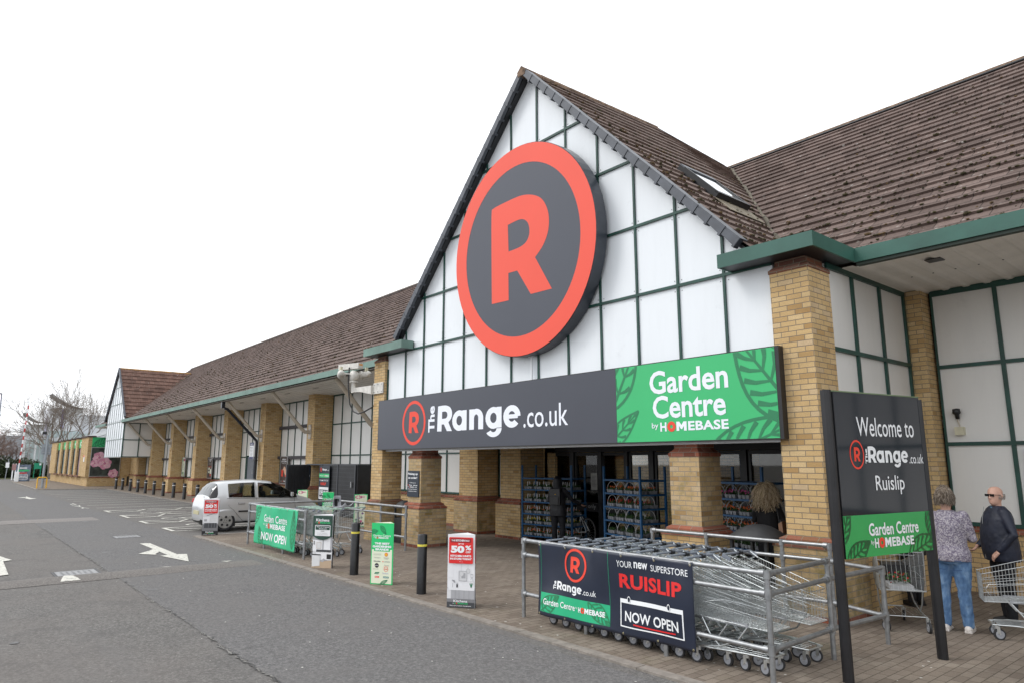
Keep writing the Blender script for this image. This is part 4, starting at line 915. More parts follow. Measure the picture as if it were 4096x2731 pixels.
def d_key(s, k, w, h):
    s.text(k, 'PRECISION', .22*w, h*.88, w*.56, h*.05, WHITE, .03); s.text(k, 'KEY CUTTING', .12*w, h*.80, w*.76, h*.055, WHITE, .03); s.text(k, 'Available in Store!', .2*w, h*.74, w*.62, h*.028, WHITE)
    sk = plain('poster_skin', (.60, .36, .25), .6); s.poly(k, ((.42*w, .54*h), (.5*w, .48*h), (.66*w, .36*h), (.78*w, .30*h), (.95*w, .36*h), (.88*w, .50*h), (.70*w, .62*h), (.52*w, .64*h)), sk); s.poly(k, ((.30*w, .50*h), (.36*w, .47*h), (.55*w, .56*h), (.52*w, .60*h)), sk, 2)
    s.poly(k, ((.72*w, .29*h), (.80*w, .24*h), (.97*w, .30*h), (.95*w, .36*h)), LOGO, 2)
    for a, x, y in ((-8, .28, .26), (8, .36, .25), (20, .20, .27)):
        ca = math.cos(R(a)); s.ring(k, x*w+.02, (y+.20)*h, .055*w*1.3, .02*w, LOGO, 2, 12); s.poly(k, ((x*w-.02, y*h), (x*w+.04, y*h), (x*w+.05, (y+.2)*h), (x*w, (y+.2)*h)), LOGO, 3)
    s.logo(k, .45*w, h*.075, h*.025, LOGO, 2); s.text(k, 'Range', .52*w, h*.06, w*.30, h*.045, WHITE, .03)
    for j in range(3): s.rect(k, .08*w, h*(.05+.022*j), w*.34, h*(.058+.022*j), ALU, 2)
board('poster', 'tall brown poster of a hand holding red keys, on the white wall panels', 'poster', -32.56, -31.76, 12.58, 1.03, 2.26, BRN, d_key, ALU)
def d_brn(s, k, w, h):
    s.text(k, 'COLLECT', .1*w, h*.90, w*.8, h*.055, WHITE, .03); s.text(k, 'TODAY', .18*w, h*.82, w*.62, h*.055, WHITE, .03)
    for j, (a, b) in enumerate(((.1, .9), (.2, .8), (.15, .85), (.3, .7))): s.rect(k, a*w, h*(.74-.035*j), b*w, h*(.752-.035*j), ALU)
    s.rect(k, .08*w, h*.52, .92*w, h*.58, plain('poster_rust', (.25, .05, .03), .5))
    for i in range(3):
        for j in range(2): s.rect(k, w*(.12+.14*i), h*(.24+.16*j), w*(.22+.14*i), h*(.35+.16*j), PCR)
    s.rect(k, .60*w, h*.2, .88*w, h*.44, PCR); s.rect(k, .64*w, h*.1, .82*w, h*.18, LOGO)
board('poster', 'tall dark brown poster two wall bays beyond the poster of keys', 'poster', -44.24, -43.46, 12.58, 1.08, 2.28, BRN, d_brn, ALU)
def d_grn(s, k, w, h):
    s.rect(k, .3*w, h*.82, .9*w, h*.94, plain('poster_berry', (.38, .05, .14), .5)); s.rect(k, .1*w, h*.76, .3*w, h*.95, SGREEN)
    for j, t in enumerate(('GOOD', 'FOR', 'THE', 'SOUL')): s.text(k, t, .26*w, h*(.62-.10*j), w*.48, h*.055, plain('poster_green', (.05, .22, .09), .5), .02)
    for i in range(14): s.disc(k, w*(.12+.76*random.random()), h*(.04+.16*random.random()), .05, random.choice((plain('poster_green', 0, 0), DGREEN, plain('poster_moss', (.2, .24, .07), .6))), 1+i % 3, 8)
board('poster', 'tall pale poster with green print, on the wall beyond the dark brown poster', 'poster', -50.10, -49.42, 12.58, 1.10, 2.31, PCR, d_grn, ALU)
def d_not(s, k, w, h):
    s.rect(k, 0, h*.82, w, h, plain('notice_blue', (.045, .055, .14), .5)); s.rect(k, 0, 0, w, h*.15, plain('notice_blue', 0, 0)); s.text(k, 'PARKING', .15*w, h*.88, .7*w, .06*h, WHITE, .02)
    for j in range(4):
        for i in (0, 1): s.rect(k, w*(.14+.38*i), h*(.42+.09*j), w*(.26+.38*i), h*(.47+.09*j), NV2, 2); s.rect(k, w*(.30+.38*i), h*(.43+.09*j), w*(.46+.38*i), h*(.46+.09*j), ALU, 2)
    for j in range(6): s.rect(k, w*.12, h*(.18+.034*j), w*.86, h*(.195+.034*j), ALU, 2)
board('parking_notice', 'white and blue parking conditions notice beside the black downpipe', 'sign', -34.22, -33.68, 11.62, 2.16, 2.96, WHITE, d_not)

# camera and floodlights on the left gable pillar
T_ = thing('security_camera', 'white camera unit with two lamps on a bracket from the left gable pillar', 'security camera', (-16.6, 8.98, 4.0), world=True)
OW = plain('weathered_white', (.62, .60, .56), .5, var=.15, dirt=.5, scale=7)
k = MB(); k.box(-16.78, -16.26, 8.955, 8.985, 3.86, 4.16, OW)
for x in (-16.72, -16.52, -16.32):
    for z in (3.91, 4.11): k.box(x-.012, x+.012, 8.94, 8.955, z-.012, z+.012, STEEL)
k.prism([(-16.78, 8.88, 4.10), (-17.95, 8.88, 4.12), (-17.95, 8.88, 4.0), (-17.4, 8.88, 3.97), (-16.78, 8.88, 3.86)], (0, .09, 0), OW); k.build('bracket', T_)
k = MB(); k.tube([(-17.9, 8.92, 3.98), (-17.9, 8.92, 4.28)], .07, OW, 12); k.tube([(-17.9, 8.92, 4.28), (-17.9, 8.92, 4.31)], .13, OW, 12); k.lathe(((.02, -.12), (.12, -.11), (.16, -.06), (.16, .06), (.12, .11), (.02, .12)), (-17.9, 8.92, 4.47), (0, 1, 0), OW, 18); k.build('pan_tilt_head', T_)
k = MB(); d = Vector((-.97, -.22, .02)).normalized(); c = Vector((-18.1, 8.90, 4.76)); sd_ = d.cross(Vector((0, 0, 1))).normalized(); k.obox(c, d*.45, sd_*.09, (0, 0, .08), OW); k.obox(c-d*.451+Vector((0, 0, .03)), d*.004, sd_*.06, (0, 0, .018), plain('amber_label', (.8, .35, .05), .5)); k.build('camera_housing', T_)
for sx in (-1, 1):
    k = MB(); ld = Vector((-.45, -.89, 0)); c = Vector((-17.92, 8.92, 4.53))-ld*(-.36*sx); ax = Vector((-.86, -.5*sx*-1, -.12)).normalized(); k.tube([Vector((-17.9, 8.92, 4.53)), c], .022, OW, 8)
    k.lathe([(.01, -.15), (.05, -.14), (.075, -.1)]+[(.085+.012*(i % 2), -.08+.02*i) for i in range(11)]+[(.125, .15), (.12, .18), (.01, .18)], c, ax, OW, 16); k.box(c.x-.04, c.x+.04, c.y-.04, c.y+.03, c.z+.09, c.z+.20, plain('cream_box', (.6, .57, .42), .5)); k.build('lamp', T_)
k = MB(); k.tube([(-17.98, 8.80, 4.72), (-17.97, 8.78, 4.3), (-17.97, 8.82, 3.9), (-17.93, 8.84, 3.65), (-17.75, 8.86, 3.44), (-17.5, 8.9, 3.36), (-17.2, 8.92, 3.40), (-17.0, 9.05, 3.52), (-16.86, 9.1, 3.62)], .020, BLK, 8); k.build('cable', T_)
k = MB(); k.box(-16.90, -16.822, 9.03, 9.16, 3.58, 3.86, OW); tag(k.build('junction_box', bevel=.006), 'small white junction box on the side of the left gable pillar', 'electrical box')
# bulkhead lamp on the right hand wall
T_ = thing('wall_light', 'small black sensor light with cream box on the right hand wall panel', 'light', (-3.88, 12.7, 2.5), world=True)
k = MB(); k.box(-3.95, -3.82, 12.66, 12.75, 2.45, 2.58, plain('cream_box', 0)); k.build('junction_box', T_); k = MB(); k.tube([(-3.88, 12.71, 2.58), (-3.90, 12.70, 2.68), (-3.89, 12.68, 2.78)], .010, CR, 6); k.build('cable', T_)
k = MB(); k.lathe(((.01, .08), (.055, .07), (.06, .0), (.035, -.02), (.03, -.09), (.0, -.09)), (-3.89, 12.66, 2.80), (0, -.2, 1), BLK, 14); k.build('lamp', T_)
k = MB(); k.box(-3.06, -2.6, 12.69, 12.715, 1.3, 2.22, plain('blue_white_notice', (.60, .64, .72), .5)); k.box(-3.05, -2.9, 12.68, 12.69, 1.22, 2.2, plain('notice_edge', (.5, .55, .62), .5)); tag(k.build('notice_board'), 'pale blue-white board on the right hand wall at the frame edge', 'notice board')

# black storage cabinet beside the left pillar -----------------------------------------
T_ = thing('storage_cabinet', 'black slatted storage cabinet with open door against the left wall panels', 'cabinet', (-25.5, 11.8, 0), world=True)
CB = plain('cabinet_black', (.016, .017, .020), .55, var=.3, scale=3); CF = plain('cabinet_edge', (.06, .065, .075), .5)
k = MB(); k.box(-27.6, -23.0, 12.55, 12.6, 0, 1.92, CB); k.box(-27.6, -23.0, 11.75, 12.58, 1.90, 1.945, CF); k.box(-23.03, -22.98, 11.75, 12.58, 0, 1.9, CB); k.build('carcass', T_)
k = MB(); k.box(-26.0, -23.05, 11.72, 11.76, .04, 1.9, CB)
for i in range(12): k.box(-26.0, -23.05, 11.712, 11.72, .10+.152*i, .10+.152*i+.008, CF)
for x in (-26.0, -24.55, -23.1): k.box(x-.03, x+.03, 11.70, 11.77, .02, 1.92, CF)
k.build('slatted_door', T_)
k = MB(); 
for x in (-25.85, -23.35): k.box(x, x+.05, 11.66, 11.71, 1.1, 1.3, ALU)
k.build('handle', T_)
k = MB(); k.box(-27.62, -27.56, 10.9, 12.5, .05, 1.92, CF); k.box(-27.55, -27.5, 10.95, 12.5, .1, 1.86, CB); 
for i in range(12): k.box(-27.505, -27.49, 10.96+.125*i, 10.97+.125*i, .1, 1.86, BLK)
k.build('open_door', T_)
def d_open(s, k, w, h):
    s.logo(k, .18*w, h*.90, h*.055, LOGO, 2); s.heavy(k, .32*w, h*.88, w*.42, h*.05, WHITE); s.text(k, '.co.uk', .76*w, h*.87, w*.2, h*.04, WHITE)
    s.rrect(k, .03*w, h*.70, .97*w, h*.80, .03, SGREEN); s.text(k, 'Garden Centre', .07*w, h*.735, w*.38, h*.03, WHITE, .01, 3); homebase(s, k, .53*w, h*.73, .40*w, h*.035, WHITE, k=3)
    s.text(k, 'YOUR', .08*w, h*.61, .17*w, h*.04, WHITE); s.text(k, 'new', .28*w, h*.61, .14*w, h*.035, WHITE, .04); s.text(k, 'SUPERSTORE', .45*w, h*.61, .45*w, h*.04, WHITE); s.text(k, 'RUISLIP', .2*w, h*.51, .5*w, h*.07, LOGO, .03)
    s.frame(k, .06*w, h*.16, .94*w, h*.46, .04, WHITE); s.rect(k, .1*w, h*.40, .9*w, h*.43, WHITE, 2); s.text(k, 'OPENING', .12*w, h*.26, .76*w, h*.12, WHITE, .02); s.text(k, 'SATURDAY', .12*w, h*.17, .76*w, h*.06, WHITE, .02)
board('poster', 'tall dark opening poster fixed on the black storage cabinet', 'poster', -26.05, -25.1, 11.64, .35, 1.88, NV2, d_open)
# ================================================================ totems, bollards, rails
def totem(name, label, p0, p1, h, draw, edge=WHITE, depth=.26, group=None, side=None, top=None):
    """three-sided display: front face between p0 and p1 (left, right as seen), depth behind"""
    a, b = Vector((*p0, 0)), Vector((*p1, 0)); u = (b-a).normalized(); n = Vector((u.y, -u.x, 0)); w = (b-a).length
    t = thing(name, label, 'advertising stand', tuple((a+b)/2), group, world=True)
    k = MB(); c = (a+b)/2-n*depth; th = .006
    pts = [a, b, c]; tri = lambda z: [p+Vector((0, 0, z)) for p in pts]
    k.prism(tri(.003), (0, 0, h-.003), edge); k.build('board', t)
    for nm, (q0, q1) in (('front_print', (a, b)), ('side_print', (b, c))):
        s = Sheet(q0+Vector((0, 0, .003)), q1-q0, (0, 0, 1)); k = MB(); (draw if nm == 'front_print' else (side or draw))(s, k, (q1-q0).length, h); k.build(nm, t)
    return t
KG = [plain('kitchen_'+n_, c, .5, var=.05) for n_, c in (('white', (.66, .66, .67)), ('grey', (.40, .40, .42)), ('mid', (.20, .20, .21)), ('dark', (.055, .058, .065)), ('wood', (.48, .36, .25)), ('pale', (.78, .78, .80)), ('black', (.012, .012, .014)))]
KW, KM, KD, KK, KO, KP, KB = KG
REDP = plain('sale_red', (.72, .022, .022), .45, var=.03); REDD = plain('sale_red_dark', (.30, .012, .018), .45)
def d_kitchen_photo(s, k, w, h, y1, variant=0):
    s.rect(k, 0, 0, w, y1, KM if variant else KW, 1)
    if variant == 0:
        s.rect(k, 0, h*.27, w, y1, KP, 2); s.rect(k, 0, h*.40, w*.22, h*.52, KG[5], 3); s.rect(k, w*.42, h*.36, w*.72, h*.50, KW, 3); s.rect(k, w*.52, h*.40, w*.66, h*.47, KM, 4); s.frame(k, w*.42, h*.36, w*.72, h*.50, .006, KM, 5)
        for x in (.86, .86): pass
        s.frame(k, w*.86, h*.41, w*.94, h*.46, .004, KD, 4); s.frame(k, w*.86, h*.355, w*.94, h*.40, .004, KD, 4)
        for x, y in ((.52, .49), (.76, .53)):
            s.rect(k, w*x-.001, h*y, w*x+.001, y1, KM, 6); s.ring(k, w*x, h*(y-.03), w*.085, w*.08, KM, 6, 16, .8); s.poly(k, [(w*x+w*.08*math.cos(a), h*(y-.03)+w*.09*math.sin(a)) for a in [i*PI/5 for i in range(10)]], KW, 5)
        s.poly(k, ((0, h*.27), (w*.18, h*.31), (w, h*.31), (w, h*.27)), KP, 6); s.rect(k, w*.05, h*.235, w, h*.272, KP, 7); s.rect(k, w*.14, h*.0, w, h*.237, KM, 6)
        for x in (.30, .44, .62, .80): s.rect(k, w*x, h*.02, w*x+.003, h*.235, KD, 8)
        s.rect(k, 0, 0, w*.14, h*.25, KW, 6); s.rect(k, 0, 0, w, h*.12, KD, 8); s.rect(k, 0, 0, w, h*.075, KK, 9)
        for i in range(9): s.disc(k, w*(.80+.16*random.random()), h*(.345+.03*random.random()), .012, KP, 9+i % 3, 8)
        for i in range(5): s.poly(k, ((w*.87, h*.275), (w*.89, h*.275), (w*(.82+.03*i), h*.335), (w*(.81+.03*i), h*.335)), DGREEN, 8)
        s.rect(k, w*.34, h*.272, w*.40, h*.315, KK, 8); s.rect(k, w*.36, h*.315, w*.38, h*.335, KK, 8)
        for i in range(7): s.disc(k, w*(.18+.10*random.random()), h*(.33+.04*random.random()), .010, KM, 8, 6)
        s.rect(k, w*.195, h*.272, w*.205, h*.33, KD, 8)
    else:
        s.rect(k, 0, 0, w, h*.30, KD, 2); s.rect(k, 0, h*.32, w, y1, KW, 2); s.rect(k, 0, h*.36, w*.45, h*.50, KP, 3); s.rect(k, w*.1, h*.38, w*.28, h*.44, KM, 4); s.frame(k, w*.66, h*.36, w*.92, h*.44, .006, KP, 4)
        s.poly(k, ((w*.25, h*.53), (w*.8, h*.60), (w*.8, h*.61), (w*.25, h*.545)), KD, 5); s.rect(k, w*.12, h*.20, w*.92, h*.335, KK, 4); s.rect(k, w*.10, h*.335, w*.96, h*.35, KP, 5)
        for x in (.4, .6, .78): s.rect(k, w*x, h*.21, w*x+.004, h*.33, KM, 5)
        s.rect(k, 0, 0, w, h*.12, KB, 6)
def d_red(s, k, w, h, variant=0):
    d_kitchen_photo(s, k, w, h, h*.595, variant); s.rect(k, 0, h*.595, w, h, KP, 1)
    s.rrect(k, w*.06, h*.60, w*.94, h*.96, .012, REDP, 10); s.rrect(k, w*.11, h*.89, w*.87, h*.945, .008, REDD, 11)
    s.text(k, 'THE', w*.15, h*.905, w*.14, h*.022, WHITE, .03, 12); s.text(k, 'KITCHEN', w*.31, h*.903, w*.33, h*.027, WHITE, .04, 12); s.text(k, 'SALE', w*.66, h*.905, w*.15, h*.022, WHITE, .03, 12)
    s.text(k, 'UP TO', w*.40, h*.86, w*.21, h*.020, WHITE, .03, 12); s.text(k, '50', w*.13, h*.745, w*.50, h*.10, WHITE, .06, 12); s.text(k, '%', w*.66, h*.785, w*.22, h*.065, WHITE, .04, 12); s.text(k, 'OFF', w*.68, h*.745, w*.18, h*.028, WHITE, .03, 12)
    s.text(k, 'KITCHEN UNITS', w*.12, h*.69, w*.76, h*.028, WHITE, .05, 12); s.text(k, 'IN-STORE TODAY', w*.11, h*.65, w*.79, h*.028, WHITE, .05, 12); s.text(k, "*Ts&Cs apply", w*.42, h*.62, w*.16, h*.010, WHITE, 0, 12)
    s.text(k, 'Kitchens', w*.25, h*.075, w*.50, h*.034, WHITE, .02, 12); s.text(k, 'by', w*.22, h*.052, w*.05, h*.014, WHITE, 0, 12); homebase(s, k, w*.28, h*.05, w*.49, h*.019, SGREEN, k=12); s.text(k, 'Visit our in-store showroom', w*.11, h*.022, w*.78, h*.016, WHITE, .01, 12)
totem('kitchen_sale_stand', 'red and white kitchen sale stand nearest the trolley bay', (-8.37, 5.75), (-8.04, 5.99), 1.0, d_red, group='three-sided advertising stands')
totem('kitchen_sale_stand', 'red and white kitchen sale stand behind the silver car', (-20.66, 5.84), (-20.46, 6.20), 1.0, lambda s, k, w, h: d_red(s, k, w, h, 1), group='three-sided advertising stands')
CRM = plain('stand_cream', (.76, .80, .62), .5, var=.02); BG = plain('stand_green', (.02, .56, .17), .45, var=.02); YL = plain('print_yellow', (.75, .42, .02), .5); GRYT = plain('print_grey', (.32, .32, .30), .6)
def d_green(s, k, w, h):
    s.rect(k, 0, 0, w, h, BG, 1); s.leaf(k, -.02, h*.84, w*.34, w*.09, 12, DGREEN, (0, 0, w, h), 2, 5, .004); s.leaf(k, w*.40, h*.955, w*.42, w*.09, -52, DGREEN, (0, 0, w, h), 2, 6, .004)
    s.text(k, 'Garden Centre', w*.08, h*.775, w*.80, h*.035, WHITE, .01, 3); s.text(k, 'by', w*.10, h*.752, w*.05, h*.012, WHITE, 0, 3); homebase(s, k, w*.17, h*.742, w*.61, h*.027, WHITE, k=3)
    s.text(k, 'THE BEST', w*.16, h*.645, w*.68, h*.035, WHITE, .06, 3); s.text(k, 'GARDENING', w*.07, h*.595, w*.84, h*.037, WHITE, .06, 3); s.text(k, 'BRANDS', w*.20, h*.547, w*.60, h*.037, WHITE, .06, 3)
    s.rrect(k, w*.04, h*.015, w*.95, h*.565, .012, CRM, 2); s.rrect(k, w*.13, h*.535, w*.86, h*.64, .01, BG, 2.6)
    s.text(k, 'THE BEST', w*.16, h*.645, w*.68, h*.035, WHITE, .06, 4); s.text(k, 'GARDENING', w*.07, h*.595, w*.84, h*.037, WHITE, .06, 4); s.text(k, 'BRANDS', w*.20, h*.547, w*.60, h*.037, WHITE, .06, 4)
    s.frame(k, w*.13, h*.470, w*.46, h*.497, .0015, GRYT, 3); s.text(k, 'BLACK+DECKER', w*.15, h*.478, w*.29, h*.011, GRYT, 0, 3); s.disc(k, w*.69, h*.485, w*.075, LOGO, 3, 16); s.disc(k, w*.69, h*.485, w*.055, YL, 4, 16)
    s.text(k, 'Levington', w*.15, h*.415, w*.30, h*.030, GRYT, 0, 3); s.text(k, 'WILKINSON', w*.58, h*.425, w*.24, h*.012, KD, .02, 3); s.text(k, 'SWORD', w*.62, h*.408, w*.16, h*.010, KD, .0, 3)
    s.text(k, 'Suburban', w*.14, h*.363, w*.30, h*.022, KK, .03, 3); s.rect(k, w*.53, h*.362, w*.575, h*.378, LOGO, 3); s.text(k, 'GARDENA', w*.60, h*.362, w*.28, h*.014, KD, .03, 3)
    s.disc(k, w*.28, h*.305, w*.09, KB, 3, 18); s.text(k, 'smile', w*.21, h*.298, w*.14, h*.014, WHITE, .03, 4); s.text(k, 'forest', w*.62, h*.303, w*.22, h*.024, GRYT, 0, 3); s.rect(k, w*.58, h*.29, w*.84, h*.292, LOGO, 3)
    s.text(k, 'Johnsons', w*.12, h*.235, w*.24, h*.020, GRYT, 0, 3); s.ring(k, w*.70, h*.25, w*.10, w*.085, LOGO, 3, 18, 1.0); s.text(k, 'doff', w*.63, h*.243, w*.14, h*.018, LOGO, .03, 4)
    s.poly(k, ((w*.17, h*.165), (w*.36, h*.165), (w*.42, h*.20), (w*.22, h*.195)), DGREEN, 3); s.text(k, 'westland', w*.21, h*.174, w*.17, h*.010, WHITE, 0, 4); s.text(k, 'Peckish', w*.54, h*.17, w*.28, h*.025, plain('print_lilac', (.5, .52, .62), .6), .02, 3)
    s.rect(k, w*.21, h*.105, w*.40, h*.133, LOGO, 3); s.text(k, 'Flymo', w*.23, h*.111, w*.15, h*.014, WHITE, .03, 4); s.rect(k, w*.58, h*.105, w*.83, h*.133, plain('print_teal', (.03, .25, .2), .5), 3); s.text(k, 'ROUNDUP', w*.60, h*.112, w*.21, h*.013, WHITE, .03, 4)
    s.leaf(k, w*.45, h*.002, w*.38, w*.06, 28, DGREEN, (w*.05, 0, w, h), 3, 5, .004)
totem('garden_centre_stand', 'green and cream gardening brands stand between the two near bollards', (-10.74, 5.80), (-10.38, 6.02), 1.0, d_green, CRM, group='three-sided advertising stands')
totem('garden_centre_stand', 'green and cream gardening brands stand in front of the black cabinet', (-22.50, 10.22), (-22.14, 10.46), 1.0, d_green, CRM, group='three-sided advertising stands')
DKG = plain('stand_dark_green', (.018, .055, .040), .45)
def d_dark(s, k, w, h):
    s.rect(k, 0, 0, w, h, KW, 1); s.rect(k, 0, h*.30, w, h*.6, KM, 2); s.rect(k, 0, h*.30, w*.50, h*.52, KP, 3); s.rect(k, w*.20, h*.36, w*.44, h*.48, KW, 4); s.frame(k, w*.20, h*.36, w*.44, h*.48, .005, KO, 5); s.rect(k, w*.55, h*.32, w*.92, h*.60, KP, 3); s.frame(k, w*.55, h*.32, w*.92, h*.60, .006, KM, 4)
    s.rect(k, w*.2, h*.29, w*.95, h*.34, KK, 6); s.rect(k, w*.2, h*.15, w, h*.30, KP, 6); s.rect(k, w*.75, h*.17, w*.97, h*.26, KB, 7); s.poly(k, ((0, 0), (w, 0), (w, h*.15), (w*.4, h*.12), (0, h*.02)), KO, 8); s.poly(k, ((w*.42, h*.13), (w*.62, h*.18), (w*.72, h*.15), (w*.55, h*.11)), KM, 9)
    s.poly(k, ((w*.02, h*.02), (w*.42, h*.04), (w*.42, h*.24), (0, h*.24)), KW, 10); s.rect(k, 0, h*.235, w*.46, h*.255, KB, 11); s.rect(k, w*.06, h*.43, w*.10, h*.50, KB, 8)
    s.poly(k, [(0, h*.56)]+[(w*i/12, h*(.60-.075*math.sin(PI*i/12))) for i in range(13)]+[(w, h*.985), (0, h*.985)], DKG, 12)
    s.text(k, 'Kitchens', w*.15, h*.875, w*.68, h*.055, WHITE, .02, 13); s.text(k, 'by', w*.11, h*.855, w*.05, h*.015, WHITE, 0, 13); homebase(s, k, w*.18, h*.835, w*.70, h*.033, SGREEN, k=13)
    s.rrect(k, w*.11, h*.60, w*.90, h*.805, .014, KP, 13); s.rrect(k, w*.14, h*.715, w*.87, h*.795, .012, DKG, 14); s.text(k, 'Visit our in-store', w*.19, h*.763, w*.64, h*.022, WHITE, .02, 15); s.text(k, 'showroom', w*.32, h*.728, w*.40, h*.020, WHITE, .02, 15)
    s.text(k, 'FREE', w*.42, h*.683, w*.18, h*.018, KD, .02, 15); s.text(k, 'Home measure', w*.26, h*.648, w*.50, h*.016, KM, 0, 15); s.text(k, '& design service', w*.25, h*.617, w*.54, h*.019, KM, 0, 15)
totem('kitchen_showroom_stand', 'dark green kitchen showroom stand beside the bollard and green banner', (-13.11, 5.80), (-12.73, 6.03), 1.0, d_dark, group='three-sided advertising stands')
PRP = plain('print_purple', (.16, .03, .22), .5); PNK = plain('print_pink', (.60, .05, .22), .5)
def d_new(s, k, w, h):
    s.rect(k, 0, 0, w, h, BG, 1); s.rect(k, w*.05, h*.015, w*.95, h*.98, CRM, 2); s.text(k, 'NEW', w*.38, h*.90, w*.42, h*.04, PNK, .05, 3); random.seed(6)
    for i in range(16): s.disc(k, w*(.15+.7*random.random()), h*(.1+.75*random.random()), .022+.02*random.random(), random.choice((PRP, PNK, DGREEN, CRM)), 3+i % 3, 7)
    for i in range(9): s.disc(k, w*(.32+.22*math.cos(i*.7)), h*.945-.03+w*.1*math.sin(i*.7), .02, PNK, 3, 6)
    for i in range(6): s.disc(k, w*(.2+.1*i), h*(.08+.03*(i % 2)), .03, KB, 6+i % 2, 7)
totem('plant_offer_stand', 'pale stand with purple and pink flowers, half hidden by the left gable pillar', (-20.30, 10.30), (-20.02, 10.62), 1.0, d_new, CRM, group='three-sided advertising stands')
totem('plant_offer_stand', 'pale plant offer stand seen over the bonnet of the silver car', (-24.9, 10.32), (-24.55, 10.56), 1.0, d_new, CRM, group='three-sided advertising stands')

# bollards ---------------------------------------------------------------------------------
def bollard(label, x, y, h, r, bandmat, group, lean=(0, 0)):
    t = thing('bollard', label, 'bollard', (x, y, 0), group); k = MB(); lx, ly = lean
    k.lathe(((r*1.02, 0), (r, .02), (r, h-.012), (r-.01, h), (0, h)), (0, 0, 0), (lx, ly, 1), BOLM, 20); k.build('post', t)
    q = MB(); q.lathe(((r+.0015, h*.795), (r+.0015, h*.795+.034)), (0, 0, 0), (lx, ly, 1), bandmat, 20); q.build('reflective_band', t); return t
BOLM = plain('bollard_black', (.010, .010, .012), .32, var=.5, scale=20, dirt=.0); mfl = BOLM.node_tree
YB = plain('band_yellow', (.72, .62, .08), .5); WB = plain('band_white', (.80, .80, .80), .5)
bollard('black bollard with yellow band between the red and green stands', -9.45, 6.0, .90, .076, YB, 'bollards along the kerb with yellow bands')
bollard('black bollard with yellow band beside the dark kitchen showroom stand', -11.79, 6.03, .92, .078, YB, 'bollards along the kerb with yellow bands', (.012, -.004))
far = [-60.17, -57.7, -55.1, -52.7, -50.3, -48.0, -45.6, -43.2, -40.9, -38.45, -36.0]
t0 = None
ords = ['', 'second', 'third', 'fourth', 'fifth', 'sixth', 'seventh', 'eighth', 'ninth', 'tenth', 'eleventh']
for i, x in enumerate(far):
    lb = {0: 'leftmost and farthest of the white-banded black bollards along the store wall', 10: 'white-banded black bollard mostly hidden behind the silver car'}.get(i, ords[i]+' from the left of the white-banded black bollards along the store wall')
    if t0 is None: t0 = bollard(lb, x, 10.5, .86, .092, WB, 'bollards in front of the far parking bays')
    else: dup(t0, (x+random.uniform(-.03, .03), 10.5+random.uniform(-.02, .02), 0), random.uniform(0, 1), lb)

# galvanised rails ---------------------------------------------------------------------------
def rails(name, label, runs, posts, r=.026, z=(.985, .80, .30), elbows=(), extra=(), group=None, ztop=None):
    t = thing(name, label, 'railing', (*posts[0][:2], 0), group, world=True)
    for p in posts:
        k = MB(); x, y = p[:2]; k.tube([(x, y, -.02), (x, y, p[2] if len(p) > 2 else z[0])], r, STEEL, 12); o = k.build('post', t)
        for zz in z:
            if zz <= (p[2] if len(p) > 2 else 9): q = MB(); q.tube([(x, y, zz-.045), (x, y, zz+.045 if zz < z[0] else zz+.028)], r*1.38, STEEL, 12); q.build('clamp', o)
    for run in runs:
        a, b = run[:2]
        for zz in (run[2] if len(run) > 2 else z):
            A_, B_ = Vector((*a, zz)), Vector((*b, zz)); d = (B_-A_).normalized(); k = MB(); k.tube([A_, B_], r, STEEL, 12)
            k.tube([A_+d*.02, A_+d*.075], r*1.38, STEEL, 12); k.tube([B_-d*.075, B_-d*.02], r*1.38, STEEL, 12)
            if zz == z[0]:
                for c in (A_, B_): k.blob(c, r*1.35, r*1.35, r*1.35, STEEL, 0, 10, 6)
            k.build('rail', t)
    for (a, b) in extra: k = MB(); k.tube([a, b], r, STEEL, 12); k.build('rail', t)
    return t
rails('trolley_rail', 'galvanised trolley bay rail carrying the navy banner, nearest the camera', [((-7.20, 6.18), (-3.61, 6.13)), ((-3.61, 6.13), (-3.64, 7.38))], [(-7.20, 6.18), (-6.04, 6.165, .95), (-4.845, 6.15, .95), (-3.61, 6.13), (-3.64, 7.38)], group='galvanised trolley rails')
rails('trolley_rail', 'galvanised trolley bay rail behind the trolleys, in front of the brick pillars', [((-6.98, 8.63), (-4.25, 8.72), (.985,)), ((-6.98, 8.63), (-4.25, 8.72), (.80, .30)), ((-4.25, 8.72), (-3.53, 8.45), (.80, .30))], [(-6.98, 8.63), (-6.02, 8.66), (-4.88, 8.70), (-4.25, 8.72), (-3.53, 8.45, .85)], extra=[((-3.64, 7.40, .80), (-3.53, 8.45, .83)), ((-3.64, 7.40, .30), (-3.53, 8.45, .31))], group='galvanised trolley rails')
rails('trolley_rail', 'galvanised trolley bay rail carrying the green banner, in front of the silver car', [((-17.79, 6.14), (-14.27, 6.12)), ((-17.79, 6.14), (-17.66, 8.49)), ((-17.66, 8.49), (-14.12, 8.50))], [(-17.79, 6.14), (-16.62, 6.13), (-15.44, 6.125), (-14.27, 6.12), (-17.66, 8.49), (-16.56, 8.52), (-15.35, 8.52), (-14.12, 8.50)], r=.027, group='galvanised trolley rails')
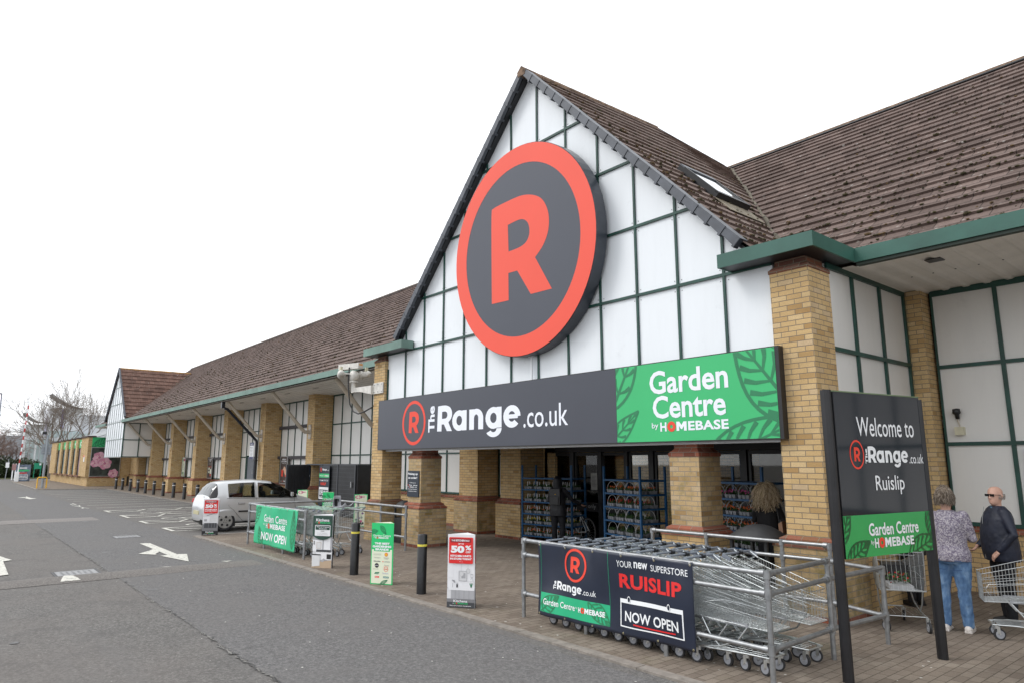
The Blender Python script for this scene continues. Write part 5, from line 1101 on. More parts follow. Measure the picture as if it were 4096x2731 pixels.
# the hoop of tube at the near corner carries a slack tie
# banners -----------------------------------------------------------------------------------
NB = plain('banner_navy', (.016, .022, .042), .28, var=.1, scale=3, spec=.6); BGN = plain('banner_green', (.02, .42, .20), .4, var=.04); TIE = plain('cable_tie', (.75, .75, .72), .5); EYE = plain('brass_eyelet', (.45, .40, .25), .35, .8)
def banner(name, label, x0, x1, y, z0, z1, mat, draw, wave, nties, droop=0):
    t = thing(name, label, 'banner', ((x0+x1)/2, y, z0), world=True); w, h = x1-x0, z1-z0; s = Sheet((x0, y, z0), (1, 0, 0), (0, 0, 1), wave=wave)
    k = MB(); s.rect(k, 0, 0, w, h, mat, 0); o = k.build('sheet', t); so = o.modifiers.new('solid', 'SOLIDIFY'); so.thickness = .003
    draw(s, t, w, h); k = MB(); q = MB()
    for i in range(nties):
        x = .03+(w-.06)*i/(nties-1); p = s.p(x, h-.03, 1); k.tube([p+Vector((0, -.004, 0)), p+Vector((.01, -.03, .03)), Vector((p.x+.015, 6.11, z1+.005)), Vector((p.x+.02, y+.06, z1+.01))], .003, TIE, 5)
        q.lathe(((.006, 0), (.012, .002), (.012, 0)), p, (0, -1, 0), EYE, 10); p = s.p(x, .02, 1); q.lathe(((.006, 0), (.012, .002), (.012, 0)), p, (0, -1, 0), EYE, 10)
    k.build('tie', t); q.build('eyelets', t); return t
# lettering on a rippled sheet is cut fine so that it follows the cloth
def art(s, t, name, calls):
    k = MB(); calls(k)
    o = k.build(name, t); return o
def near_wave(x, y):
    e = .012*math.sin(x*9+y*3)+.010*math.sin(x*4.3-y*6+1)+.02*math.sin(x*2.1+.5)*(1-y)
    for cx in (.03, .49, .95, 1.41, 1.87, 2.31): e += .010*math.exp(-((x-cx)/.05)**2-((y-.86)/.12)**2)
    return e*.8+.035*max(0, .35-y)*2*(.5+.5*math.sin(x*2.4))
def draw_near(s, t, w, h):
    def a(k):
        s.logo(k, .665, .665, .195, LOGO, 2, .97, .15)
    art(s, t, 'logo', a)
    k = MB(); cl = (.06, .055, 1.20, .275); s.rect(k, .05, .05, 1.205, .28, BGN, 1)
    s.leaf(k, .05, .04, .40, .10, 35, DGREEN, cl, 2, 6, .008); s.leaf(k, .88, .28, .42, .09, -35, DGREEN, cl, 2, 6, .008); k.build('green_stripe', t)
    k = MB(); s.text(k, 'The', .27, .34, .05, .10, WHITE, .03, rot=True); s.heavy(k, .335, .345, .45, .10, WHITE); s.text(k, '.co.uk', .795, .342, .20, .065, WHITE, .002)
    s.text(k, 'Garden Centre', .11, .14, .56, .072, WHITE, .012, 3); s.text(k, 'by', .685, .165, .03, .03, WHITE, 0, 3); homebase(s, k, .73, .135, .40, .060, WHITE, k=3)
    s.text(k, 'YOUR', 1.34, .73, .21, .070, WHITE, 0); s.text(k, 'new', 1.575, .735, .19, .070, WHITE, .02); s.text(k, 'SUPERSTORE', 1.81, .73, .49, .068, WHITE, .002)
    s.text(k, 'NOW OPEN', 1.44, .155, .72, .110, WHITE, .018); k.build('lettering', t)
    k = MB(); s.text(k, 'RUISLIP', 1.37, .505, .85, .155, REDP, .035, 2, 1.05); N = 14
    for i in range(N): x0 = 1.56+.56*i/N; x1 = 1.56+.56*(i+1)/N; s.poly(k, ((x0, .128-.01*math.sin(i/N*3)), (x1, .128-.01*math.sin((i+1)/N*3)), (x1, .143-.01*math.sin((i+1)/N*3)), (x0, .141-.01*math.sin(i/N*3))), REDP, 3)
    k.build('red_lettering', t)
    k = MB()
    for a in ((1.37, .10, 1.385, .39), (2.215, .10, 2.23, .39), (1.37, .09, 2.23, .103), (1.37, .345, 2.23, .39)): s.rect(k, *a, WHITE, 2)
    for x in (1.48, 2.03): s.rrect(k, x, .355, x+.036, .42, .017, NB, 3); s.ring(k, x+.018, .388, .036, .027, WHITE, 4, 20, .62)
    s.rect(k, 1.202, .28, 1.206, .88, BGN, 1); s.rect(k, .045, .28, .049, .88, BGN, 1); k.build('calendar_frame', t)
banner('banner', 'navy banner announcing the new superstore, tied to the near trolley rail', -6.79, -4.43, 6.095, .12, 1.00, NB, draw_near, near_wave, 6)
def far_wave(x, y): return .014*math.sin(x*6+y*2)+.012*math.sin(x*3-y*5+2)+.03*max(0, .4-y)
def draw_far(s, t, w, h):
    k = MB(); cl = (.02, .02, w-.02, h-.02)
    s.leaf(k, -.05, .42, .62, .13, 55, DGREEN, cl, 1, 6, .010); s.leaf(k, w-.12, .05, .85, .12, 95, DGREEN, cl, 1, 8, .010); s.leaf(k, .52, -.05, .50, .11, 115, DGREEN, cl, 1, 6, .010); k.build('leaf_print', t)
    k = MB(); s.text(k, 'Garden Centre', w*.22, h*.60, w*.56, h*.19, WHITE, .012); s.text(k, 'by', w*.22, h*.50, w*.045, h*.06, WHITE, 0); homebase(s, k, w*.285, h*.44, w*.45, h*.13, WHITE); s.text(k, 'NOW OPEN', w*.185, h*.12, w*.62, h*.21, WHITE, .025); k.build('lettering', t)
banner('banner', 'green garden centre banner tied to the far trolley rail', -17.12, -14.62, 6.07, .11, .99, plain('banner_bright_green', (.025, .46, .22), .4, var=.05), draw_far, far_wave, 6)

# wheelie style bins -------------------------------------------------------------------------
def bin_(label, x, y, r, h, rz=0):
    t = thing('litter_bin', label, 'bin', (x, y, 0), rz=rz); k = MB(); BM = plain('bin_black', (.018, .019, .021), .5, var=.3, scale=9)
    pr = [(r*.92, r*.92, 0), (r, r, .06), (r, r, h*.72)]; k.box(-r, r, -r, r, 0, h*.58, BM)
    for a in (-1, 1):
        for b in (-1, 1): k.box(a*r-(.05 if a > 0 else 0), a*r+(.05 if a < 0 else 0), b*r-(.05 if b > 0 else 0), b*r+(.05 if b < 0 else 0), h*.58, h*.86, BM)
    k.box(-r*.8, r*.8, -r*.8, r*.8, h*.55, h*.6, BLK); k.build('body', t, bevel=.012)
    k = MB(); N = 10; v = []; 
    for j in range(N+1):
        for i in range(N+1): a = -1+2*i/N; b = -1+2*j/N; v.append((a*r*1.12, b*r*1.12, h*.86+(h*.14)*(1-abs(a)**2.6)*(1-abs(b)**2.6)))
    k.add(v, [(j*(N+1)+i, j*(N+1)+i+1, (j+1)*(N+1)+i+1, (j+1)*(N+1)+i) for j in range(N) for i in range(N)], plain('bin_lid', (.030, .031, .033), .6, var=.3, scale=6), True); k.box(-r*1.12, r*1.12, -r*1.12, r*1.12, h*.82, h*.865, BM); k.build('lid', t)
    return t
bin_('black domed litter bin standing between the two right entrance pillars', -5.42, 9.05, .29, 1.15)
bin_('narrow black litter bin between the two left entrance pillars', -15.6, 9.35, .20, 1.05)
# ================================================================ shopping trolleys
WIRE = plain('trolley_wire', (.60, .63, .64), .30, .85, var=.08); HND = plain('handle_grey', (.20, .22, .26), .4); HNG = plain('handle_green_white', (.40, .56, .47), .4, var=.5, scale=18); BPL = plain('black_plastic', (.015, .016, .018), .45); WHL = plain('wheel_grey', (.30, .31, .34), .5)
GP = plain('grey_plastic', (.30, .31, .33), .4)
def make_trolley(label, group, handle=HND, lock=True, seat=False, name='shopping_trolley'):
    """local frame: +x is the front, z up, wheels on z=0"""
    t = thing(name, label, 'trolley', (0, 0, 0), group)
    xf, xr = .46, -.34; W = lambda x, z: .165+.085*(xf-x)/(xf-xr)+.02*(z-.45)   # half width
    zb = lambda x: .42+.05*(xf-x)/(xf-xr); zt = lambda x: .73+.22*(xf-x)/(xf-xr)
    k = MB(); r = .0022; n = 4
    def wl(pts, rr=r, nn=n): k.tube(pts, rr, WIRE, nn, False)
    for sg in (1, -1):
        for i in range(25):
            x = xf-(xf-xr)*i/24; wl([(x, sg*W(x, zb(x)), zb(x)), (x, sg*W(x, zt(x)), zt(x))])
        for f in (0, .33, .66, 1): rr = .0045 if f in (0, 1) else .003; wl([(x, sg*W(x, zb(x)+(zt(x)-zb(x))*f), zb(x)+(zt(x)-zb(x))*f) for x in (xf, 0, xr)], rr)
        # the long pressed loop on the side
        q = [(xf-.06, .50), (xf-.02, .56), (xf-.06, .62), (.0, .66), (-.2, .62)]; wl([(x, sg*(W(x, z)+.006), z) for x, z in q], .0035)
    for i in range(13):
        f = -1+2*i/12; wl([(xf, f*W(xf, .42), .42), (xf, f*W(xf, .73), .73)]); wl([(xf, f*W(xf, .42), .42), (xr, f*W(xr, .47), .47)])
    for f in (0, .25, .5, .75, 1): z = .42+.31*f; wl([(xf, -W(xf, z), z), (xf, W(xf, z), z)], .0042 if f in (0, 1) else .003)
    for i in range(15): x = xf-(xf-xr)*i/14; wl([(x, -W(x, zb(x)), zb(x)), (x, W(x, zb(x)), zb(x))])
    for i in range(11): f = -1+2*i/10; wl([(xr, f*W(xr, .5), .48), (xr+.03, f*W(xr, .9), .93)])
    wl([(xr, -W(xr, .48), .48), (xr, W(xr, .48), .48)], .004); wl([(xr+.03, -W(xr, .93), .93), (xr+.03, W(xr, .93), .93)], .004)
    k.build('basket', t)
    k = MB(); 
    for sg in (1, -1): k.tube([(xr, sg*.25, .95), (xr-.10, sg*.255, 1.01)], .010, WIRE, 6)
    k.tube([(xr-.11, -.265, 1.015), (xr-.11, .265, 1.015)], .0135, handle, 8)
    for sg in (1, -1): k.obox((xr-.07, sg*.262, .99), (.05, 0, -.02), (0, .012, 0), (.006, 0, .018), HND)
    k.build('handle', t)
    if lock:
        k = MB(); k.obox((xr-.105, .06, 1.015), (.022, 0, 0), (0, .030, 0), (0, 0, .024), BPL); k.obox((xr-.09, .06, 1.038), (.012, 0, 0), (0, .02, 0), (0, 0, .012), HND)
        for i in range(9): a = Vector((xr-.07+.022*i, .07-.010*i, .99-.028*math.sin(PI*i/8))); k.obox(a, (.013, 0, 0), (0, .006, 0) if i % 2 else (0, .002, 0), (0, 0, .002) if i % 2 else (0, 0, .006), CHROME)
        k.build('coin_lock', t)
    k = MB(); 
    for i in range(7): k.tube([(xr-.02, -.18+.06*i, .93), (xr+.13, -.17+.057*i, .88)], .003, WIRE, 4)
    k.tube([(xr+.13, -.19, .88), (xr+.13, .19, .88)], .004, WIRE, 4); k.tube([(xr-.03, -.19, .935), (xr-.03, .19, .935)], .004, WIRE, 4); k.build('child_flap', t)
    k = MB(); r2 = .0095
    for sg in (1, -1):
        k.tube([(.22, sg*.185, .44), (.10, sg*.20, .28), (-.10, sg*.215, .20), (-.33, sg*.235, .17)], r2, WIRE, 6); k.tube([(-.30, sg*.22, .47), (-.20, sg*.22, .30), (-.10, sg*.215, .205)], r2, WIRE, 6)
        k.tube([(-.36, sg*.24, .165), (.20, sg*.175, .175), (.40, sg*.13, .165)], r2, WIRE, 6)
    k.tube([(.40, -.13, .165), (.40, .13, .165)], r2, WIRE, 6); k.tube([(-.30, -.23, .17), (-.30, .23, .17)], .006, WIRE, 6)
    for i in range(5): y = -.16+.08*i; k.tube([(-.28, y*1.2, .19), (.36, y*.7, .18)], .003, WIRE, 4)
    for sg in (1, -1): k.box(-.04, .22, sg*.185-.012, sg*.185+.012, .425, .455, GP)
    k.build('chassis', t)
    for (x, y, a) in ((.37, .125, .3), (.37, -.125, -.2), (-.33, .235, .5), (-.33, -.235, .1)):
        k = MB(); k.tube([(x, y, .125), (x, y, .165)], .019, CHROME, 8); c = Vector((x-.03*math.cos(a), y-.03*math.sin(a), .0625)); ax = Vector((-math.sin(a), math.cos(a), 0))
        for sg in (1, -1): k.obox((c+Vector((x, y, .13)))/2+ax*.02*sg+Vector((0, 0, .016)), (.016, 0, 0), ax*.0025, (0, 0, .04), CHROME)
        o = k.build('castor', t); k = MB(); k.tube([c-ax*.013, c+ax*.013], .0625, RUB, 20); 
        for sg in (1, -1): k.tube([c+ax*.0132*sg, c+ax*.0165*sg], .046, WHL, 16); k.tube([c+ax*.0165*sg, c+ax*.021*sg], .009, CHROME, 8)
        k.build('wheel', o)
    return t
gN = 'trolleys nested in the near bay'
T0 = make_trolley('x', gN)
def place_t(src, x, y, rz, label, first, group=None):
    if first: src.location = (x, y, 0); src.rotation_euler = (0, 0, rz); src['label'] = label; return src
    return dup(src, (x, y, 0), rz, label, group)
ordn = ['front', 'second', 'third', 'fourth', 'fifth', 'sixth', 'seventh', 'eighth', 'ninth', 'tenth', 'eleventh', 'twelfth']
first = True
for row, (yy, nn_, xo, side) in enumerate(((6.46, 11, -4.14, 'kerb side'), (7.04, 10, -4.05, 'store side'))):
    for i in range(nn_):
        lb = f'{ordn[i]} wire trolley of the nested {side} row in the near bay' if i else f'front wire trolley of the {side} row, basket open towards the welcome board'
        place_t(T0, xo-.215*i+random.uniform(-.01, .01), yy+random.uniform(-.008, .008), random.uniform(-.012, .012), lb, first); first = False
# the far bay: a few with green and white handles, one with a grey baby seat
T1 = make_trolley('x', 'trolleys in the far bay', HNG, lock=False)
lab = ['last wire trolley out at the right of the far bay, green and white handle', 'second wire trolley from the right in the far bay', 'middle wire trolley of the far bay behind the green banner', 'wire trolley fourth from the right in the far bay', 'leftmost wire trolley of the far bay']
for i in range(5): place_t(T1, -14.55-.30*i, 6.60+.03*(i % 2), PI+random.uniform(-.03, .03), lab[i], i == 0)
T2 = make_trolley('wire trolley in the far bay carrying a grey plastic baby seat', 'trolleys in the far bay', HNG, lock=False); T2.location = (-14.75, 7.25, 0); T2.rotation_euler = (0, 0, PI+.05); T2['label'] = 'wire trolley in the far bay carrying a grey plastic baby seat'
t = thing('baby_seat', 'grey moulded plastic baby seat fixed on top of a trolley in the far bay', 'child seat', (-14.75, 7.15, .93)); t.rotation_euler = (0, 0, .35)
k = MB(); N = 14; prof = [(-.16, .34), (-.19, .20), (-.17, .06), (-.08, .0), (.10, .0), (.22, .06), (.26, .12)]
v = []; 
for (x, z) in prof:
    for j in range(9): f = -1+j/4; v.append((x+.05*abs(f)**3*(1 if x < 0 else .2), f*.14*(1-.15*(z > .3)), z+.09*abs(f)**3*(1 if x > -.1 else 0)))
k.add(v, [(i*9+j, i*9+j+1, (i+1)*9+j+1, (i+1)*9+j) for i in range(len(prof)-1) for j in range(8)], plain('seat_grey', (.40, .41, .44), .45), True); o = k.build('shell', t); m_ = o.modifiers.new('s', 'SOLIDIFY'); m_.thickness = .018; m_ = o.modifiers.new('ss', 'SUBSURF'); m_.levels = 1; m_.render_levels = 1
k = MB(); k.obox((-.155, 0, .17), (.008, 0, 0), (0, .045, 0), (0, 0, .09), BPL)
for sg in (1, -1): k.obox((-.13, sg*.06, .23), (.006, 0, .0), (0, .010, 0), (0, 0, .03), BPL)
k.build('harness', t)
# loose trolleys
T3 = make_trolley('loose wire trolley with plants in it, seen below the welcome board', 'loose trolleys', WIRE, lock=False); T3.location = (-3.81, 9.51, 0); T3.rotation_euler = (0, 0, R(123))
T4 = make_trolley('loose empty wire trolley the man in the navy jacket is holding', 'loose trolleys', plain('handle_red_white', (.6, .3, .26), .4, var=.5, scale=20), lock=False); T4.location = (-2.52, 9.88, 0); T4.rotation_euler = (0, 0, R(205))
LEAF = plain('bedding_leaf', (.035, .085, .02), .6, var=.5, scale=40); TRY = plain('seed_tray_grey', (.40, .41, .42), .6); RF = plain('red_petals', (.40, .02, .015), .6)
random.seed(31); t = thing('plant_tray', 'tray of small red bedding plants lying in the loose trolley', 'plants', (-3.75, 9.42, .47), rz=R(33)); k = MB(); k.box(-.13, .13, -.20, .20, .0, .055, TRY); k.build('tray', t)
k = MB()
for _ in range(150):
    c = Vector((random.uniform(-.12, .12), random.uniform(-.19, .19), .07+random.random()*.10)); a = Vector((random.gauss(0, 1), random.gauss(0, 1), random.gauss(0, .6))).normalized()*.022; b = a.cross(Vector((random.gauss(0, 1), random.gauss(0, 1), 1))).normalized()*.012
    k.quad(c-a, c+b, c+a, c-b, LEAF if random.random() < .85 else RF)
k.build('foliage', t)
k = MB(); k.box(-.10, .16, -.15, .15, 0, .24, BPL); k.box(-.11, .17, -.16, .16, .24, .26, BPL); o = k.build('plastic_crate'); o.location = (-3.95, 9.73, .46); o.rotation_euler = (0, 0, R(33)); tag(o, 'black plastic crate in the loose trolley behind the welcome board', 'crate')

# ================================================================ plant racks
BLUE = plain('rack_blue', (.010, .080, .20), .5, var=.2); FLW = {'orange': plain('petal_orange', (.50, .10, .015), .6, var=.3), 'red': RF, 'yellow': plain('petal_yellow', (.70, .50, .03), .6), 'pink': plain('petal_pink', (.45, .04, .20), .6), 'none': LEAF}
POT = plain('pot_grey', (.25, .26, .285), .55); STR = plain('pale_strap', (.46, .47, .48), .5)
def plant_pack_mesh(col, seed, arch):
    random.seed(seed); k = MB()
    for i in range(6):
        x = (-.085, 0, .085)[i % 3]; y = (-.045, .045)[i//3]; frustum(k, (x-.028, x+.028, y-.028, y+.028), 0, (x-.038, x+.038, y-.038, y+.038), .062, POT)
    for _ in range(95):
        c = Vector((random.uniform(-.12, .12), random.uniform(-.085, .085), .065+abs(random.gauss(0, .028)))); a = Vector((random.gauss(0, 1), random.gauss(0, 1), random.gauss(0, .7))).normalized()*.020; b = a.cross(Vector((random.gauss(0, 1), random.gauss(0, 1), 1))).normalized()*.011
        k.quad(c-a, c+b, c+a, c-b, LEAF)
    if col != 'none':
        for _ in range(8 if col != 'orange' else 12):
            c = Vector((random.uniform(-.12, .12), random.uniform(-.10, .06), .09+random.random()*.05)); n = 6; k.poly([c+Vector((.016*math.cos(q), -.010+.006*math.sin(q*1), .016*math.sin(q))) for q in [2*PI*i/n for i in range(n)]], FLW[col])
    if arch: k.tube([(-.01+.10*math.cos(a)*1, -.02+.05*math.cos(a), .06+.17*math.sin(a)) for a in [PI*i/8 for i in range(9)]], .0065, STR, 5)
    else: k.obox((.0, -.09, .14), (.012, 0, -.004), (0, .002, 0), (.01, 0, .055), STR); k.obox((.07, -.085, .15), (.008, 0, -.002), (0, .002, 0), (.006, 0, .04), STR)
    return k.mesh('plant_pack')
PK = {(c, a, s_): plant_pack_mesh(c, 10*s_+len(c), a) for c in FLW for a in (0, 1) for s_ in (1, 2)}
def rack(label, x, y, rz, zs, wid, dep, h, cols, arch, fill, rows=2, glabel='', skip=()):
    t = thing('plant_rack', label, 'plant rack', (x, y, 0), 'blue racks of bedding plants by the doors', rz)
    for sx in (-1, 1):
        for sy in (-1, 1): k = MB(); k.box(sx*wid/2-.022, sx*wid/2+.022, sy*dep/2-.018, sy*dep/2+.018, .05, h, BLUE); k.build('post', t)
    for z in zs:
        k = MB(); k.box(-wid/2+.022, wid/2-.022, -dep/2-.012, -dep/2+.004, z-.035, z, BLUE); k.box(-wid/2+.022, wid/2-.022, dep/2-.004, dep/2+.012, z-.035, z, BLUE)
        for sx in (-1, 1): k.box(sx*wid/2-.01, sx*wid/2+.01, -dep/2+.018, dep/2-.018, z-.035, z, BLUE)
        k.box(-wid/2+.01, wid/2-.01, -dep/2+.004, dep/2-.004, z-.012, z-.004, BPL); k.build('shelf', t)
    for sx in (-1, 1):
        for sy in (-1, 1): k = MB(); k.tube([(sx*(wid/2-.05)-.012, sy*(dep/2-.05), .05), (sx*(wid/2-.05)+.012, sy*(dep/2-.05), .05)], .05, BLK, 12); k.build('castor', t)
    M = Matrix.Translation((x, y, 0)) @ Matrix.Rotation(rz, 4, 'Z'); pitch = .262; n = int((wid-.06)/pitch); names = ['bottom', 'second', 'third', 'fourth', 'fifth', 'top']
    for si, z in enumerate(zs[:-1]):
        c = cols[si]
        for j in range(rows):
            for i in range(n):
                if (si, i) in skip: continue
                o = bpy.data.objects.new('plant_pack', PK[(c, arch, 1+(i+j) % 2)]); COL.objects.link(o); lx = -wid/2+.16+(wid-.32)*i/(n-1); ly = -dep/2+.12+.25*j
                o.location = M @ Vector((lx, ly, z)); o.rotation_euler = (0, 0, rz+random.uniform(-.08, .08)); nm = {'none': 'green unflowered', 'orange': 'orange', 'red': 'dark red', 'yellow': 'yellow', 'pink': 'pink'}[c]
                side = ('leftmost', 'second from left', 'third from left', 'fourth from left', 'fifth from left', 'sixth from left', 'seventh from left')[i]
                tag(o, f'{nm} plant pack, {side} on the {names[si]} shelf, {"front" if j == 0 else "back"} row, {glabel} rack', 'plants', 'packs of bedding plants on the blue racks')
    return t
rack('left blue rack of bedding plants in front of the glass exit doors', -13.06, 12.22, R(8), (.17, .46, .72, 1.02, 1.33, 1.62), 1.62, .56, 1.94, ('orange', 'yellow', 'orange', 'none', 'none'), 0, 1, 2, 'left')
rack('middle blue rack of bedding plants beside the third brick pillar', -9.55, 11.25, R(-14), (.26, .54, .82, 1.10, 1.38, 1.66), 1.30, .62, 1.93, ('none', 'none', 'none', 'red', 'orange'), 1, 1, 2, 'middle')
rack('right blue rack of pink and orange plants beside the shop entrance', -6.72, 10.95, R(-12), (.30, .58, .86, 1.12, 1.40, 1.68), 1.25, .62, 1.94, ('none', 'none', 'orange', 'orange', 'pink'), 1, 1, 2, 'right')
# ================================================================ silver hatchback
def carpaint():
    m, n, b = _new('silver_paint'); setb(b, .30, .45, .5, .6); b.inputs['Coat Roughness'].default_value = .06
    co = objco(n); f = noise(n, co, 160, 2); n.links.new(ramp(n, f, ((.3, (.50, .51, .52)), (.7, (.60, .61, .62)))), b.inputs['Base Color']); MATS['silver'] = m; return m
SIL = carpaint(); CGL = None
CGL = thin_glass('car_glass', (.55, .60, .58))
TR = plain('black_trim', (.015, .015, .017), .5); SEAT = plain('car_seat', (.035, .035, .04), .8); TL = plain('tail_lamp_red', (.55, .02, .02), .15, spec=.6)
car = thing('parked_car', 'silver five-door hatchback parked in the bay behind the green banner', 'car', (-22.26, 6.09, 0)); car.scale = (1, 1.035, 1)
#      y     zb   wl    wm    w4    zb4  wb    zbelt ztop  wtop
ST = [(0.00, .30, .46, .52, .52, .60, .50, .64, .65, .45), (.03, .26, .56, .62, .60, .66, .58, .74, .745, .52), (.08, .22, .65, .70, .68, .76, .66, .93, .935, .60), (.14, .20, .70, .75, .735, .78, .71, .95, 1.02, .62),
      (.25, .20, .745, .785, .775, .78, .74, .965, 1.25, .60), (.38, .20, .76, .80, .79, .78, .752, .975, 1.385, .575), (.52, .20, .76, .805, .79, .78, .754, .98, 1.43, .57), (.66, .20, .76, .805, .79, .78, .755, .975, 1.445, .58), (1.0, .19, .755, .80, .785, .78, .754, .965, 1.47, .592),
      (1.42, .19, .755, .80, .785, .77, .752, .955, 1.48, .598), (1.52, .19, .755, .80, .785, .77, .752, .95, 1.478, .598), (1.95, .19, .755, .80, .785, .77, .75, .94, 1.43, .595), (2.25, .19, .755, .80, .785, .77, .748, .93, 1.31, .60), (2.50, .20, .76, .80, .785, .77, .744, .925, 1.17, .61), (2.72, .20, .76, .80, .78, .77, .735, .92, 1.04, .63),
      (2.86, .20, .76, .80, .775, .76, .725, .905, .955, .64), (3.05, .20, .755, .795, .765, .74, .70, .87, .915, .60), (3.25, .21, .73, .775, .74, .69, .66, .79, .85, .52), (3.38, .22, .69, .735, .70, .62, .62, .70, .765, .45), (3.48, .25, .62, .66, .64, .54, .58, .60, .66, .38), (3.54, .30, .52, .56, .55, .46, .50, .52, .55, .30)]
def ringp(s):
    y, zb, wl, wm, w4, z4, wb, zt, zz, wt = s
    zm = min(.50, (zb+z4)/2+.05); cr = .015 if zz > 1.1 else .03
    half = [(0, zb), (wl*.9, zb), (wl, zb+.07), (wm, zm), (w4, z4), (wb, zt), (wt+.0, zz-.075 if zz > 1.1 else zz-.012), (wt*.86, zz-.012 if zz > 1.1 else zz), (wt*.45, zz+cr*.6), (0, zz+cr)]
    return [(x, y, z) for x, z in half]+[(-x, y, z) for x, z in reversed(half[1:-1])]
RGL = plain('rear_glass', (.03, .035, .04), .05, spec=.8); k = MB(); rings = [ringp(s) for s in ST]; M_ = len(rings[0]); vs = [p for r_ in rings for p in r_]
def matf(i, j):
    """i: station strip, j: position round the section"""
    jj = j if j < 9 else M_-1-j; y0, y1 = ST[i][0], ST[i+1][0]
    if jj == 5 and .60 < y0 and y1 < 2.80 and not (1.40 < y0 < 1.5): return CGL
    if jj in (6, 7, 8) and y0 >= 1.94 and y1 <= 2.87: return CGL
    if jj in (6, 7, 8) and .12 < y0 and y1 < .40: return RGL
    if jj == 5 and .12 < y0 and y1 < .40: return TR
    if jj <= 1: return TR
    return SIL
for i in range(len(ST)-1):
    for j in range(M_):
        j2 = (j+1) % M_; k.add([vs[i*M_+j], vs[i*M_+j2], vs[(i+1)*M_+j2], vs[(i+1)*M_+j]], ((0, 1, 2, 3),), matf(i, j), True)
k.add(rings[0], (tuple(reversed(range(M_))),), SIL); k.add(rings[-1], (tuple(range(M_)),), SIL)
me = k.mesh('car_shell'); bm = bmesh.new(); bm.from_mesh(me); bmesh.ops.remove_doubles(bm, verts=bm.verts, dist=1e-4); bmesh.ops.recalc_face_normals(bm, faces=bm.faces)
cr_ = bm.edges.layers.float.new('crease_edge')
cv_ = bm.verts.layers.float.new('crease_vert')
for v_ in bm.verts:
    ms = {k.mats[f.material_index] for f in v_.link_faces}
    if CGL in ms or RGL in ms: v_[cv_] = 1.0
for e in bm.edges:
    ms = {f.material_index for f in e.link_faces}
    if len(ms) > 1: e[cr_] = 1.0 if 1 else 0
bm.to_mesh(me); bm.free()
def bake(me_or_obj, mods, name, parent=None):
    o = me_or_obj if isinstance(me_or_obj, bpy.types.Object) else bpy.data.objects.new(name, me_or_obj)
    if o.name not in COL.objects: COL.objects.link(o)
    for f in mods: f(o)
    bpy.context.view_layer.update(); dg = bpy.context.evaluated_depsgraph_get(); nm = bpy.data.meshes.new_from_object(o.evaluated_get(dg)); nm.name = name
    bpy.data.objects.remove(o); r_ = bpy.data.objects.new(name, nm); COL.objects.link(r_)
    if parent: r_.parent = parent
    return r_
cut = MB()
for y in (.60, 2.92):
    for sg in (1, -1): cut.tube([(sg*.50, y, .30), (sg*.95, y, .30)], .335, TR, 36)
cuto = cut.build('cutter')
def m1(o): q = o.modifiers.new('s', 'SUBSURF'); q.levels = 2; q.render_levels = 2
def m2(o): q = o.modifiers.new('b', 'BOOLEAN'); q.operation = 'DIFFERENCE'; q.object = cuto; q.solver = 'FAST'
body = bake(me, (m1, m2), 'body', car); bpy.data.objects.remove(cuto)
for p in body.data.polygons: p.use_smooth = True
for i, y in enumerate((.60, 2.92)):
    for sg in (1, -1):
        c = Vector((sg*.70, y, .285)); k = MB(); k.lathe(((.19, -.08), (.27, -.085), (.283, -.06), (.285, 0), (.283, .06), (.27, .085), (.215, .088), (.20, .07)), c, (sg, 0, 0), plain('tyre', (.018, .018, .02), .75), 36); o = k.build('wheel', car)
        k = MB(); RM = plain('wheel_trim', (.36, .36, .35), .35, .4); ax = Vector((sg, 0, 0)); fc = c+ax*.078
        k.lathe(((.205, -.01), (.208, .004), (.19, .010)), fc, ax, RM, 36); n = 40; v = []; f = []
        k.lathe(((.19, .010), (.13, .004), (.05, .014), (0, .016)), fc, ax, RM, 40)
        for q in range(5):
            a = 2*PI*q/5+.2; cc = fc+Vector((0, math.cos(a), math.sin(a)))*.125; k.lathe(((.040, .0), (.040, .0125), (.036, .0130)), cc, ax, RM, 16); k.lathe(((0, .0128), (.036, .0128)), cc, ax, BLK, 16)
        for q in range(4): a = 2*PI*q/4+.5; k.lathe(((.012, .016), (0, .020)), fc+Vector((0, math.cos(a), math.sin(a)))*.045, ax, TR, 8)
        k.build('rim', o)
        k = MB(); k.box(min(sg*.35, sg*.60), max(sg*.35, sg*.60), y-.34, y+.34, .12, .66, TR); k.build('wheel_arch', car)
